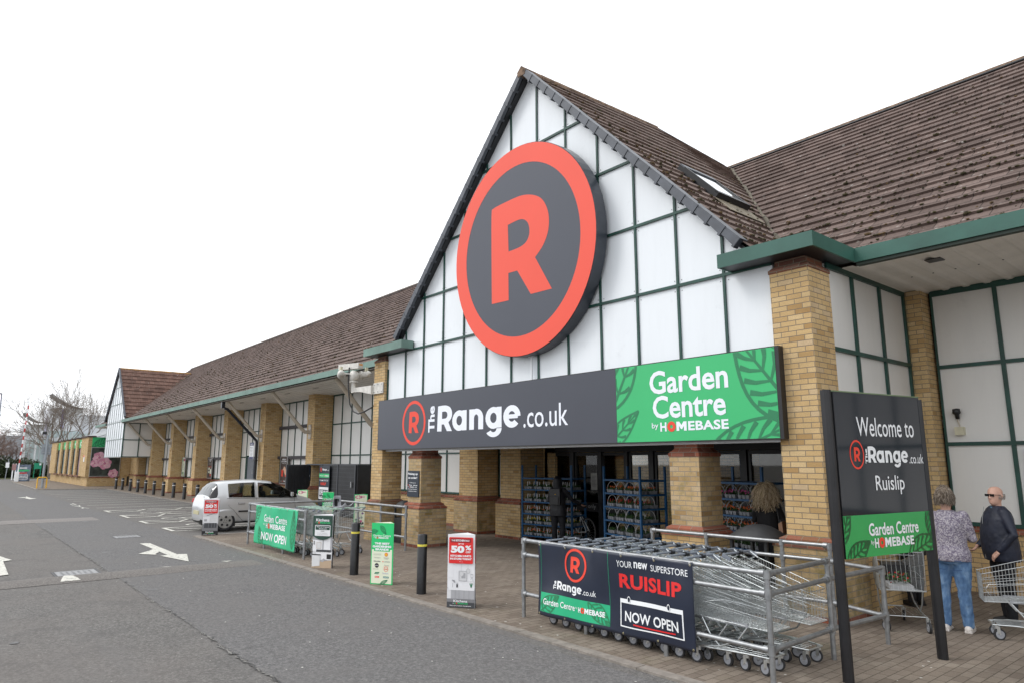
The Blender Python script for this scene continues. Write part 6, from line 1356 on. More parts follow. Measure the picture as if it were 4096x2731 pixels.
for sg in (1, -1):
    X = sg*.752
    for pts, nm_, r_ in (((( .70, .99), (.66, .90), (.67, .72), (.80, .62), (.98, .40), (1.10, .27), (1.45, .25)), 'door_gap', .004), (((1.47, .95), (1.47, .60), (1.47, .25)), 'door_gap', .004), (((2.62, .93), (2.66, .60), (2.58, .26)), 'door_gap', .004)):
        k = MB(); W = lambda z: .752 if z > .93 else (.752+.036*(0.95-z)/.18 if z > .77 else (.788+.013*(.77-z)/.27 if z > .5 else .803-.045*((.5-z)/.24)**2)); k.tube([(sg*(W(z)-.001), y, z) for y, z in pts], r_, TR, 5); k.build('door_seam', car)
    k = MB(); k.tube([(sg*.757, y, .945-.012*(y-.66)) for y in (.62, 1.0, 1.5, 2.0, 2.70)], .007, TR, 6); k.build('window_trim', car)
    for y in (.93, 1.66): k = MB(); k.obox((sg*.795, y+.10, .80), (.012, 0, 0), (0, .085, 0), (0, 0, .016), SIL); k.obox((sg*.790, y+.10, .795), (.010, 0, 0), (0, .095, 0), (0, 0, .028), plain('handle_recess', (.25, .25, .26), .4)); k.build('door_handle', car, bevel=.005)
    k = MB(); k.obox((sg*.807, 1.55, .56), (.010, 0, 0), (0, .60, 0), (0, 0, .024), TR); k.build('side_moulding', car, bevel=.006)
    k = MB(); k.obox((sg*.84, 2.52, 1.02), (.055, -.01*sg, 0), (0, .045, 0), (0, 0, .065), SIL); k.obox((sg*.77, 2.55, .98), (.03, 0, 0), (0, .03, 0), (0, 0, .03), TR); k.build('door_mirror', car, bevel=.02)
    k = MB(); k.obox((sg*.690, .135, .87), (.028, -.012*sg, 0), (sg*.012, .085, .012), (0, .01, .060), TL); k.build('tail_light', car, bevel=.02)
    k = MB(); k.obox((sg*.60, 3.22, .72), (.10, -.06*sg, 0), (.03*sg, .10, -.02), (0, 0, .05), plain('headlamp', (.7, .72, .72), .1, .3)); k.build('headlight', car, bevel=.02)
    for y, z in ((.95, .98), (2.05, .98)):
        k = MB(); k.obox((sg*.33, y, .62), (.22, 0, 0), (0, .25, 0), (0, 0, .08), SEAT); k.obox((sg*.33, y-.25, .85), (.21, 0, 0), (0, .05, 0), (0, -.05, .28), SEAT); k.obox((sg*.33, y-.33, 1.20), (.11, 0, 0), (0, .04, 0), (0, 0, .07), SEAT); k.build('seat', car, bevel=.03)
k = MB(); k.lathe([(.17+.014*math.cos(2*PI*i/8), .014*math.sin(2*PI*i/8)) for i in range(9)], (.34, 2.36, .93), (0, -.85, .5), TR, 28); k.obox((.34, 2.37, .92), (.16, 0, 0), (0, .01, 0), (0, 0, .02), TR); k.build('steering_wheel', car)
k = MB(); k.box(-.68, .68, .45, 2.75, .45, .52, SEAT); k.box(-.68, .68, 2.45, 2.78, .5, .88, SEAT); k.box(-.6, .6, .2, .5, .5, .90, SEAT); k.build('interior', car)
k = MB(); k.obox((.33, 1.0, .96), (.15, 0, 0), (0, .16, 0), (0, 0, .12), plain('child_seat_red', (.12, .02, .02), .8)); k.build('child_seat', car, bevel=.04)
k = MB(); k.tube([(.12, .16, 1.02), (.30, .10, .99)], .010, TR, 6); k.build('wiper', car); k = MB(); k.tube([(0, 1.9, 1.44), (0, 1.78, 1.56)], .004, TR, 6); k.build('aerial', car)
k = MB(); k.box(-.26, .26, -.012, .004, .48, .59, plain('rear_plate', (.50, .46, .28), .5)); k.build('number_plate', car)

# ================================================================ bicycle
bk = thing('bicycle', 'white framed bicycle leaning by the glass exit doors beside the dark figure', 'bicycle', (-12.02, 12.40, 0), rz=R(168))
BW = plain('bike_white', (.62, .63, .65), .35)
for x, nm_ in ((0, 'wheel'), (1.04, 'wheel')):
    k = MB(); c = Vector((x, 0, .335)); k.tube([c+Vector((.325*math.cos(a), 0, .325*math.sin(a))) for a in [2*PI*i/32 for i in range(33)]], .017, RUB, 8, False); o = k.build(nm_, bk)
    q = MB(); q.tube([c+Vector((.305*math.cos(a), 0, .305*math.sin(a))) for a in [2*PI*i/32 for i in range(33)]], .008, STEEL, 6, False)
    for i in range(20): a = 2*PI*i/20; q.tube([c, c+Vector((.30*math.cos(a), 0, .30*math.sin(a)))], .0014, CHROME, 3, False)
    q.tube([c-Vector((0, .03, 0)), c+Vector((0, .03, 0))], .02, TR, 8); q.build('rim', o)
hub, fr, bb, st_, hd, hb = (0, 0, .335), (1.04, 0, .335), (.42, 0, .29), (.30, 0, .74), (.88, 0, .78), (.91, 0, .66)
k = MB(); k.tube([bb, st_], .017, BW); k.tube([bb, hb], .021, BW); k.tube([st_, (.86, 0, .74)], .016, BW); k.tube([hd, hb], .019, BW)
for sg in (1, -1): k.tube([(0, sg*.05, .335), (.40, sg*.03, .29)], .010, BW); k.tube([(0, sg*.05, .335), (.30, sg*.02, .70)], .009, BW); k.tube([(.91, sg*.05, .66), (1.04, sg*.055, .335)], .013, TR)
k.build('frame', bk); k = MB(); k.tube([st_, (.27, 0, .90)], .013, TR); k.obox((.24, 0, .93), (.12, 0, .01), (0, .055, 0), (0, 0, .022), TR); k.build('saddle', bk, bevel=.01)
k = MB(); k.tube([hd, (.87, 0, .95), (.90, 0, .97)], .013, TR); k.tube([(.84, -.29, 1.0), (.90, 0, .97), (.84, .29, 1.0)], .012, TR); k.build('handlebar', bk)
k = MB(); k.lathe(((.02, -.006), (.09, -.004), (.09, .004), (.02, .006)), bb, (0, 1, 0), TR, 18); k.tube([(.42, .06, .29), (.50, .07, .14)], .009, STEEL); k.box(.45, .55, .07, .16, .12, .15, TR); k.tube([(.42, -.06, .29), (.34, -.07, .44)], .009, STEEL); k.build('crank', bk)
k = MB(); k.tube([(0, .07, .31), (-.10, .20, .0)], .008, TR, 6); k.build('kickstand', bk)
# ================================================================ people
SKIN = plain('skin', (.54, .32, .245), .55, var=.12, scale=14)
def vox(mb, name, parent, size=.012, smooth=6, mat=None, disp=None):
    """merge overlapping volumes into one continuous surface"""
    def a(o):
        q = o.modifiers.new('r', 'REMESH'); q.mode = 'VOXEL'; q.voxel_size = size; q.use_smooth_shade = True
        q = o.modifiers.new('s', 'SMOOTH'); q.iterations = smooth; q.factor = .6
        if disp:
            for sc_, st, dr in disp:
                tx = bpy.data.textures.new('fold', 'CLOUDS'); tx.noise_scale = sc_; q = o.modifiers.new('d', 'DISPLACE'); q.texture = tx; q.strength = st; q.mid_level = .5
    o = bake(mb.mesh(name), (a,), name, parent)
    for p in o.data.polygons: p.use_smooth = True
    return o
def loft(mb, secs, mat, n=18):
    """secs: (centre, rx, ry, turn) horizontal ellipses joined into a closed volume"""
    v = []; f = []
    for (c, rx, ry, t) in secs:
        ct, st = math.cos(t), math.sin(t)
        for i in range(n):
            a = 2*PI*i/n; x, y = rx*math.cos(a), ry*math.sin(a); v.append((c[0]+x*ct-y*st, c[1]+x*st+y*ct, c[2]))
    for i in range(len(secs)-1):
        for j in range(n): f.append((i*n+j, i*n+(j+1) % n, (i+1)*n+(j+1) % n, (i+1)*n+j))
    f.append(tuple(reversed(range(n)))); f.append(tuple((len(secs)-1)*n+i for i in range(n))); mb.add(v, f, mat)
def limb(mb, pts, rs, mat):
    mb.tube(pts, rs, mat, 14)
    for p, r in zip(pts, rs): mb.blob(p, r, r, r, mat, 0, 12, 8)
def hand(mb, w, fwd, side, mat, curl=.9, s=1.0):
    """palm and five fingers at wrist w; fwd along the hand, side towards the thumb"""
    w = Vector(w); fwd = Vector(fwd).normalized(); side = (Vector(side)-fwd*Vector(side).dot(fwd)).normalized(); dn = fwd.cross(side).normalized()
    mb.obox(w+fwd*.045*s, fwd*.045*s, side*.038*s, dn*.014*s, mat); mb.blob(w, .028*s, .028*s, .028*s, mat)
    for i, L in enumerate((.068, .078, .072, .056)):
        b = w+fwd*.085*s+side*(.030-.020*i)*s; d1 = (fwd+dn*curl*.4).normalized(); d2 = (fwd+dn*curl*1.3).normalized(); d3 = (fwd*.3+dn*curl*1.5).normalized()
        p = [b, b+d1*L*.45*s, b+d1*L*.45*s+d2*L*.33*s, b+d1*L*.45*s+d2*L*.33*s+d3*L*.25*s]; mb.tube(p, [.0088*s, .0082*s, .0075*s, .006*s], mat, 8)
    b = w+fwd*.02*s+side*.036*s; mb.tube([b, b+(fwd*.6+side*.8)*.035*s, b+(fwd*.9+side*.6+dn*.5*curl)*.06*s], [.012*s, .010*s, .008*s], mat, 8)
def head(mb, c, f, mat, s=1.0, nose=True):
    """skull, jaw, nose, ears; c = centre, f = facing (unit, horizontal)"""
    c = Vector(c); f = Vector(f).normalized(); r = Vector((f.y, -f.x, 0)); t = math.atan2(f.y, f.x)
    loft(mb, [(c+f*(.012+a)*s+Vector((0, 0, z))*s, ry*s, rx*s, t) for z, rx, ry, a in ((-.115, .030, .034, .030), (-.10, .048, .058, .018), (-.07, .060, .078, .006), (-.03, .069, .092, -.004), (.01, .074, .099, -.010), (.05, .075, .099, -.014), (.085, .066, .086, -.014), (.108, .046, .060, -.012), (.12, .02, .028, -.012))], mat)
    if nose:
        mb.tube([c+f*.088*s+Vector((0, 0, .012))*s, c+f*.108*s-Vector((0, 0, .026))*s], [.009*s, .015*s], mat, 8); mb.blob(c+f*.104*s-Vector((0, 0, .03))*s, .013*s, .013*s, .010*s, mat)
        mb.blob(c+f*.083*s-Vector((0, 0, .083))*s, .018*s, .018*s, .015*s, mat); mb.tube([c+f*.086*s+r*.03*s+Vector((0, 0, .022))*s, c+f*.092*s+Vector((0, 0, .026))*s, c+f*.086*s-r*.03*s+Vector((0, 0, .022))*s], .009*s, mat, 6)
        mb.tube([c+f*.088*s+r*.022*s-Vector((0, 0, .058))*s, c+f*.096*s-Vector((0, 0, .056))*s, c+f*.088*s-r*.022*s-Vector((0, 0, .058))*s], .007*s, mat, 6)
    for sg in (1, -1): mb.tube([c+r*sg*.073*s+Vector((0, 0, .028))*s, c+r*sg*.082*s-f*.012*s+Vector((0, 0, .005))*s, c+r*sg*.074*s-Vector((0, 0, .03))*s], [.012*s, .015*s, .008*s], mat, 8)
def person(label, loc, rz, H, build, legs, torso, arms, hdir, mats, hairf=None, lean=0, headoff=(0, 0), skirt=None, jacket=False, thick=1.0):
    """facing +y; legs: foot (x, y) pairs; arms: shoulder->elbow->wrist offsets; all scaled by H"""
    t = thing('person', label, 'person', (*loc, 0), rz=rz); S = H/1.70; TOP, LEG, SHOE, HAIR = mats; hd = Vector((headoff[0], headoff[1], 1.585))*S; hip = .90*S
    skin = MB(); loft(skin, [(Vector((0, 0, z))*S, a*build*S, b*build*S, 0) for z, a, b in ((.86, .15, .10), (1.0, .13, .09), (1.2, .15, .10), (1.36, .16, .09), (1.42, .07, .06))], SKIN)
    limb(skin, [Vector((0, 0, 1.40))*S, Vector((headoff[0]*.5, headoff[1]*.5, 1.46))*S, hd-Vector((0, 0, .07))*S], [.062*S, .054*S, .056*S], SKIN); head(skin, hd, hdir, SKIN, S)
    lg = MB(); sh = MB()
    for sg, (fx, fy, kx, ky) in zip((-1, 1), legs):
        h = Vector((sg*.088*build, 0, .90))*S; kn = Vector((kx, ky, .48))*S; an = Vector((fx, fy, .09))*S
        limb(lg, [h, h.lerp(kn, .5)+Vector((0, .01, 0)), kn, kn.lerp(an, .35)-Vector((0, .012, 0)), an], [.098*build*S, .088*build*S*thick, .072*S*thick, .070*S*thick, .060*S*thick], LEG); limb(skin, [h, kn, an], [.06*S, .045*S, .035*S], SKIN)
        a = Vector((fx, fy, 0))*S; limb(sh, [a+Vector((0, -.05, .045)), a+Vector((0, .05, .045)), a+Vector((sg*.012, .15, .032))], [.042, .044, .032], SHOE); sh.box(a.x-.040, a.x+.040, a.y-.085, a.y+.175, 0.0, .02, SHOE)
    loft(lg, [(Vector((0, -.01, z))*S, a*build*S, b*build*S, 0) for z, a, b in ((.80, .13, .10), (.86, .178, .132), (.93, .182, .137), (1.0, .162, .118), (1.05, .152, .11))], LEG)
    tp = MB(); loft(tp, [(Vector((x, y, z))*S, a*build*S, b*build*S, 0) for x, y, z, a, b in torso], TOP)
    for sg, (sx, el, wr) in zip((-1, 1), arms):
        s0 = Vector((sg*.155*build*.96+sx, 0, 1.375))*S; el = Vector(el)*S; wr = Vector(wr)*S; w2 = el.lerp(wr, .90)
        limb(tp, [s0, s0.lerp(el, .5), el, w2], [.062*S*build, .054*S*build, .047*S*thick, .037*S*thick], TOP); limb(skin, [s0, el, wr], [.035*S, .030*S, .024*S], SKIN); d = (wr-el).normalized(); hand(skin, wr, d, (-sg, 0, .3), SKIN, .9, .95*S)
    vox(skin, 'body', t, .0085 if H > 0 else 0, 3)
    vox(tp, 'jacket' if jacket else 'top', t, .011, 3, disp=((.09, .012, 0), (.03, .004, 0)))
    vox(lg, 'trousers', t, .011, 3, disp=((.06, .014, 0), (.025, .005, 0)))
    vox(sh, 'shoes', t, .008, 4)
    if hairf: hairf(t, hd, Vector(hdir).normalized(), S, HAIR)
    return t
def hair_mass(k, c, f, S, H, n, lo, hi, rad, length, curl, seed, drop=0):
    random.seed(seed); r = Vector((f.y, -f.x, 0))
    for _ in range(n):
        u = random.uniform(0, 2*PI); v_ = random.uniform(lo, hi); d = Vector((0, 0, 0))+r*math.cos(u)*math.cos(v_)+f*math.sin(u)*math.cos(v_); d.z = math.sin(v_)
        if d.dot(f) > .55 and v_ < .75: continue
        p = c+Vector((d.x*.078, d.y*.078, d.z*.10+.012))*S*1.0; p = c+(r*d.dot(r)*.080+f*d.dot(f)*.100+Vector((0, 0, d.z*.112+.010)))*S
        pts = [p]; q = p.copy(); out_ = d.copy(); m = 6
        for i in range(m):
            out_ = (out_*.82+Vector((0, 0, -.42-drop))+Vector((random.gauss(0, curl), random.gauss(0, curl), 0))).normalized(); q = q+out_*length*S/m; pts.append(q.copy())
        k.tube(pts, [rad*S*(1-.5*i/m) for i in range(m+1)], random.choice(H), 4)
HG = [plain('hair_grey_a', (.17, .13, .095), .6), plain('hair_grey_b', (.10, .075, .055), .6), plain('hair_grey_c', (.27, .225, .18), .6)]
HB = [plain('hair_blonde_a', (.52, .40, .24), .5), plain('hair_blonde_b', (.26, .18, .11), .5), plain('hair_blonde_c', (.72, .60, .42), .5)]
def hair_short(t, c, f, S, H):
    k = MB(); head(k, c+Vector((0, 0, .008)), f, H[0], S*1.06, False); 
    k2 = MB(); loft(k2, [(c-f*.018*S+Vector((0, 0, z))*S, a*S, b*S, math.atan2(f.y, f.x)) for z, a, b in ((-.07, .062, .062), (-.03, .088, .084), (.03, .107, .092), (.08, .100, .084), (.12, .07, .06), (.137, .03, .03))], H[0])
    k2.obox(c+f*.10*S+Vector((0, 0, -.03))*S, (.001, 0, 0), (0, .001, 0), (0, 0, .001), H[0]); o = vox(k2, 'hair', t, .010, 2)
    k = MB(); hair_mass(k, c-f*.012*S, f, S*1.05, H, 1500, -.45, 1.5, .0034, .060, .22, 5); k.build('hair_strands', o)
def hair_long(t, c, f, S, H):
    k2 = MB(); loft(k2, [(c-f*.02*S+Vector((0, 0, z))*S, a*S, b*S, math.atan2(f.y, f.x)) for z, a, b in ((-.26, .04, .10), (-.15, .075, .12), (-.05, .092, .098), (.03, .104, .088), (.08, .098, .082), (.12, .07, .06), (.137, .03, .03))], H[1]); o = vox(k2, 'hair', t, .010, 2)
    k = MB(); hair_mass(k, c-f*.012*S, f, S*1.06, H, 1100, -.5, 1.5, .0036, .30, .42, 8, .25); k.build('hair_strands', o)
def hair_fringe(t, c, f, S, H):
    k = MB(); hair_mass(k, c-f*.02*S, f, S, [plain('hair_white', (.34, .30, .27), .6)], 700, -.45, .16, .0026, .012, .06, 9); k.build('hair', t)
def floral():
    m, n, b = _new('patterned_top'); setb(b, .85, 0, .2); co = objco(n); vo = nd(n, 'ShaderNodeTexVoronoi'); vo.inputs['Scale'].default_value = 85; n.links.new(co, vo.inputs['Vector'])
    sp = nd(n, 'ShaderNodeSeparateColor'); n.links.new(vo.outputs['Color'], sp.inputs[0]); c = ramp(n, sp.outputs[0], ((0, (.14, .12, .165)), (.3, (.25, .23, .275)), (.6, (.36, .335, .36)), (.85, (.21, .19, .235))), 'CONSTANT')
    n.links.new(c, b.inputs['Base Color']); return m
def denim():
    m, n, b = _new('blue_denim'); setb(b, .9, 0, .15); co = objco(n); mp = nd(n, 'ShaderNodeMapping'); mp.inputs['Scale'].default_value = (1, 1, .45); n.links.new(co, mp.inputs[0])
    c = ramp(n, noise(n, mp.outputs[0], 14, 5), ((.3, (.055, .11, .22)), (.52, (.11, .20, .35)), (.7, (.22, .33, .49)))); n.links.new(c, b.inputs['Base Color']); return m
NVJ = plain('navy_jacket', (.010, .014, .030), .6, var=.3, scale=7); DKT = plain('dark_trousers', (.008, .009, .013), .85, var=.3); BKC = plain('black_coat', (.010, .011, .016), .55, var=.35, scale=9); SHW = plain('white_trainer', (.62, .58, .55), .6); SHB = plain('black_shoe', (.010, .010, .011), .5)
T_top = ((0, -.005, .84, .196, .148), (0, -.005, .92, .196, .150), (0, 0, 1.02, .168, .128), (0, .0, 1.15, .165, .125), (0, .005, 1.27, .178, .128), (0, 0, 1.36, .168, .105), (0, -.005, 1.415, .115, .082), (0, -.005, 1.445, .070, .060))
w1 = person('person with short grey hair, patterned lilac top and blue jeans, seen from behind', (-3.22, 9.70), R(6), 1.69, 1.14, ((-.125, .0, -.115, .01), (.105, .03, .10, .01)), T_top, ((0, (-.24, .05, 1.10), (-.15, .28, 1.05)), (0, (.25, .03, 1.11), (.17, .27, 1.08))), (.10, 1, 0), (floral(), denim(), SHW, HG), hair_short)
k = MB(); dj = plain('denim_dark_seam', (.03, .07, .16), .9)
for sx in (-1, 1): k.frame_ = None; k.obox((sx*.085, -.158, .845), (.055, 0, 0), (0, .002, 0), (0, 0, .004), dj); k.obox((sx*.085, -.162, .74), (.05, 0, 0), (0, .003, 0), (0, 0, .004), dj)
k.build('pocket_seam', [c for c in w1.children if c.name.startswith('trousers')][0])
T_jk = ((0, .0, .78, .205, .165), (0, .01, .90, .218, .178), (0, .02, 1.04, .212, .175), (0, .02, 1.18, .205, .165), (0, .01, 1.30, .200, .145), (0, 0, 1.38, .178, .115), (0, 0, 1.435, .115, .085), (0, .0, 1.462, .078, .070))
man = person('bald person in sunglasses and a navy jacket holding a loose trolley', (-2.93, 10.62), R(128), 1.70, 1.14, ((-.11, .02, -.11, .02), (.11, -.03, .11, .0)), T_jk, ((0, (-.30, -.03, 1.12), (-.20, .13, .90)), (0, (.31, -.02, 1.10), (.20, .20, .93))), (-.50, .86, 0), (NVJ, DKT, SHB, HG), hair_fringe, jacket=True)
S_ = 1.0; hd = Vector((0, 0, 1.585)); f = Vector((-.50, .86, 0)).normalized(); r_ = Vector((f.y, -f.x, 0))
k = MB(); dg = plain('dark_lens', (.01, .01, .012), .1)
for sg in (1, -1): k.obox(hd+f*.104+r_*sg*.034+Vector((0, 0, .010)), r_*.028, f*.003, (0, 0, .013), dg); k.tube([hd+f*.10+r_*sg*.062+Vector((0, 0, .018)), hd+f*.02+r_*sg*.085+Vector((0, 0, .016))], .003, dg, 5)
k.tube([hd+f*.106+r_*.062+Vector((0, 0, .026)), hd+f*.106-r_*.062+Vector((0, 0, .026))], .003, dg, 5); k.build('sunglasses', man)
k = MB(); k.tube([(.0, .150, 1.45), (0, .182, 1.30), (0, .200, 1.10), (0, .195, .80)], .0035, ALU, 5); k.obox((-.03, .075, 1.43), (.022, 0, 0), (0, .012, 0), (0, 0, .022), plain('check_shirt', (.10, .22, .32), .8, var=.5, scale=60)); k.build('zip', man)
p3 = person('person in black coat and hood with a backpack, back turned, beside the bicycle', (-12.25, 11.62), R(28), 1.66, 1.08, ((-.10, .0, -.10, .01), (.10, .03, .10, .02)), ((0, 0, .76, .20, .155), (0, 0, .9, .205, .16), (0, 0, 1.04, .182, .15), (0, 0, 1.18, .18, .15), (0, 0, 1.3, .185, .14), (0, 0, 1.38, .17, .11), (0, 0, 1.44, .11, .085)), ((0, (-.27, .05, 1.12), (-.18, .28, 1.10)), (0, (.33, .10, 1.15), (.50, .32, 1.02))), (0, 1, 0), (BKC, DKT, SHB, HG), None, jacket=True)
k = MB(); loft(k, [(Vector((0, -.015, z)), a, b, 0) for z, a, b in ((1.38, .13, .11), (1.46, .11, .12), (1.54, .112, .128), (1.62, .10, .115), (1.68, .05, .06))], BKC); vox(k, 'hood', p3, .011, 4)
k = MB(); k.obox((0, -.20, 1.20), (.13, 0, 0), (0, .065, 0), (0, 0, .19), BLK); k.obox((0, -.27, 1.12), (.10, 0, 0), (0, .02, 0), (0, 0, .09), BLK); k.obox((0.02, -.268, 1.26), (.018, 0, 0), (0, .004, 0), (0, 0, .008), YL); k.build('backpack', p3, bevel=.03)
p4 = person('person with long wavy blonde hair in black, back turned, behind the bin', (-5.98, 10.28), R(12), 1.66, 1.02, ((-.10, .0, -.10, .01), (.10, .0, .10, .02)), T_top, ((0, (-.24, .08, 1.12), (-.12, .28, 1.10)), (0, (.25, .06, 1.12), (.14, .26, 1.0))), (0, 1, 0), (plain('black_top', (.008, .008, .010), .8), DKT, SHB, HB), hair_long)
k = MB(); TAN = plain('tan_leather', (.42, .24, .15), .6); k.tube([(.16, .05, 1.44), (.19, -.11, 1.30), (.23, -.13, 1.05)], .010, BLK, 6); k.obox((.25, -.06, .95), (.03, 0, .02), (0, .10, 0), (-.01, 0, .14), TAN); k.build('shoulder_bag', p4, bevel=.01)
p5 = person('person in black half hidden behind the welcome board, near the loose trolley', (-4.12, 10.95), R(60), 1.55, 1.05, ((-.10, .0, -.10, .01), (.10, .08, .10, .05)), T_jk, ((0, (-.26, .06, 1.12), (-.2, .26, .95)), (0, (.26, .06, 1.12), (.2, .26, .95))), (.3, 1, 0), (BKC, DKT, SHB, HG), hair_short, jacket=True)
# ================================================================ garden centre building, left
gc = thing('garden_centre_building', 'low yellow brick garden centre wing with green panels and tall windows', 'building', (-80, 9.6, 0), world=True)
def part(name, par, f, **t): k = MB(); f(k); return k.build(name, par, **t)
xs = [-90.6, -85.3, -81.4, -77.8, -74.4, -71.3]      # left edges of the brick piers
def gwall(k):
    k.box(-92.9, -68.0, 9.62, 9.95, 0, .80, BRK)
    for a, b in ((-92.9, -88.4), (-85.6, -84.3), (-81.7, -80.5), (-78.1, -77.0), (-74.8, -73.8), (-71.5, -67.8)): k.box(a, b, 9.45 if True else 0, 9.95, .80, 4.12, BRK)
    k.box(-67.99, -67.79, 9.63, 12.6, 0, .795, BRK); k.box(-67.95, -67.8, 11.95, 12.8, .8, 2.6, BRK); k.box(-92.9, -68, 9.96, 13, 0, 3.2, plain('gc_back', (.10, .10, .10), .8))
part('brick_wall', gc, gwall)
for a, b in ((-88.4, -85.6), (-84.3, -81.7), (-80.5, -78.1), (-77.0, -74.8), (-73.8, -71.5)):
    part('green_panel', gc, lambda k: k.box(a, b, 9.60, 9.66, 3.30, 4.02, SGREEN)); part('brick_sill', gc, lambda k: k.box(a-.1, b+.1, 9.38, 9.64, .72, .86, REDW))
    c_ = random.choice(((.30, .22, .25), (.16, .26, .28), (.35, .36, .36))); wm = plain('window_print_%.0f' % -a, c_, .3, var=.7, scale=1.3)
    o = part('window', gc, lambda k: (k.box(a+.12, b-.12, 9.66, 9.70, .9, 3.2, wm))); part('frame', o, lambda k: [k.box(*q, DARKM) for q in ((a, a+.12, 9.6, 9.7, .86, 3.3), (b-.12, b, 9.6, 9.7, .86, 3.3), (a, b, 9.6, 9.7, 3.2, 3.3), (a, b, 9.6, 9.7, .86, .92))])
for a, b in ((-92.95, -88.35), (-85.65, -84.25), (-81.75, -80.45), (-78.15, -76.95), (-74.85, -73.75), (-71.55, -67.72)): part('coping', gc, lambda k: k.box(a, b, 9.36, 10.0, 4.12, 4.24, plain('dark_coping', (.075, .05, .045), .85, var=.4)))
for i, (x, t_) in enumerate(((-82.9, 'Garden'), (-79.3, 'Centre'), (-76.0, 'by'), (-72.8, 'HB'))):
    k = MB(); s = Sheet((x-.6, 9.597, 3.5), (1, 0, 0), (0, 0, 1)); s.text(k, t_ if i < 3 else 'O', 0, 0, 1.2, .32, WHITE, .03); k.build('lettering', gc)
part('glass_roof', gc, lambda k: [k.quad((-92.5, 10, 4.1), (-68.2, 10, 4.1), (-68.2, 14.5, 5.6), (-92.5, 14.5, 5.6), plain('greenhouse_glass', (.26, .34, .31), .15, var=.2)), [k.tube([(x, 10, 4.12), (x, 14.5, 5.62)], .03, ALU, 4) for x in [-92.5+1.2*i for i in range(21)]]])
part('green_panel', gc, lambda k: (k.box(-67.86, -67.78, 9.73, 12.4, 3.24, 4.12, SGREEN), Sheet((-67.777, 9.76, 3.25), (0, 1, 0), (0, 0, 1)).leaf(k, .0, .0, 1.9, .42, 25, DGREEN, (0, 0, 2.6, .86), 1, 8, .035), Sheet((-67.777, 9.76, 3.25), (0, 1, 0), (0, 0, 1)).leaf(k, 1.0, .0, 1.9, .42, 35, DGREEN, (0, 0, 2.6, .86), 1, 8, .035)))
part('brick_sill', gc, lambda k: k.box(-67.86, -67.74, 9.75, 12.0, .70, .82, RED))
# blossom poster
ps = thing('blossom_poster', 'large framed poster of pink blossom on the end wall of the garden centre', 'poster', (-67.78, 10.8, .85), world=True)
s = Sheet((-67.76, 9.76, .86), (0, 1, 0), (0, 0, 1)); random.seed(14); DKF = plain('poster_foliage', (.035, .045, .040), .4, var=.8, scale=2.5); BP = [plain('blossom_%d' % i, c, .5) for i, c in enumerate(((.62, .26, .38), (.72, .42, .52), (.50, .16, .28), (.80, .62, .68)))]
k = MB(); s.rect(k, 0, 0, 2.18, 2.36, DKF, 0); k.build('print', ps)
k = MB(); L = 1
def flower(cx, cy, r, L):
    for i in range(6):
        a = 2*PI*i/6+.3; n = 10; c = (cx+r*.55*math.cos(a), cy+r*.55*math.sin(a)); s.poly(k, [(c[0]+r*.50*math.cos(q)*random.uniform(.9, 1.1), c[1]+r*.46*math.sin(q)*random.uniform(.9, 1.1)) for q in [2*PI*j/n for j in range(n)]], BP[i % 2], L+i*.4)
        s.poly(k, [(cx+r*.22*math.cos(a-.3), cy+r*.22*math.sin(a-.3)), (cx+r*.7*math.cos(a), cy+r*.7*math.sin(a)), (cx+r*.22*math.cos(a+.3), cy+r*.22*math.sin(a+.3))], BP[3], L+3)
    s.disc(k, cx, cy, r*.22, BP[2], L+3.5, 12)
    for i in range(9): a = 2*PI*i/9; s.disc(k, cx+r*.36*math.cos(a), cy+r*.36*math.sin(a), r*.035, YL, L+4, 6)
flower(.62, 1.55, .50, 2); flower(1.05, 1.05, .52, 7); flower(.30, 1.05, .33, 12); flower(1.75, .20, .38, 16); flower(1.25, 1.95, .28, 3); flower(2.0, 1.75, .22, 3); k.build('blossoms', ps)
k = MB(); [k.box(-67.80, -67.74, *q, ALU) for q in ((9.72, 12.0, .80, .86), (9.72, 12.0, 3.22, 3.28), (9.72, 9.77, .86, 3.22), (11.94, 12.0, .86, 3.22))]; k.build('frame', ps)
k = MB(); k.box(-69.35, -68.95, 9.42, 9.45, 2.05, 2.6, WHITE); k.box(-69.35, -68.95, 9.415, 9.42, 2.45, 2.6, LOGO); tag(k.build('wall_notice'), 'small white and red notice on the brick pier of the garden centre wing', 'sign')
# ================================================================ far left street furniture
t = thing('camera_pole', 'grey pole with a camera and sign backs in front of the yellow hoop', 'pole', (-65.6, 6.33, 0), world=True); PG = plain('pole_grey', (.30, .33, .36), .5, .3)
k = MB(); k.tube([(-65.6, 6.33, 0), (-65.6, 6.33, 4.15)], .09, PG, 12); k.build('pole', t); k = MB(); k.obox((-65.6, 6.08, 4.30), (.12, 0, 0), (0, .15, 0), (0, 0, .11), BLK); k.obox((-65.62, 5.93, 4.36), (.12, 0, 0), (0, .04, 0), (0, 0, .10), WHITE); k.build('camera', t, bevel=.02)
k = MB(); k.box(-65.75, -65.72, 6.0, 6.65, 2.62, 3.42, PG); k.box(-65.72, -65.66, 6.1, 6.6, 2.75, 2.8, ALU); k.box(-65.72, -65.66, 6.1, 6.6, 3.2, 3.25, ALU); k.build('sign_plate', t)
k = MB(); YW = plain('hoop_yellow', (.75, .42, .03), .45); k.tube([(-65.5, 5.97, 0), (-65.5, 5.97, .76), (-65.5, 6.03, .84), (-65.5, 6.52, .84), (-65.5, 6.58, .76), (-65.5, 6.58, 0)], .045, YW, 10); tag(k.build('hoop_barrier'), 'yellow tubular hoop at the foot of the camera pole', 'barrier')
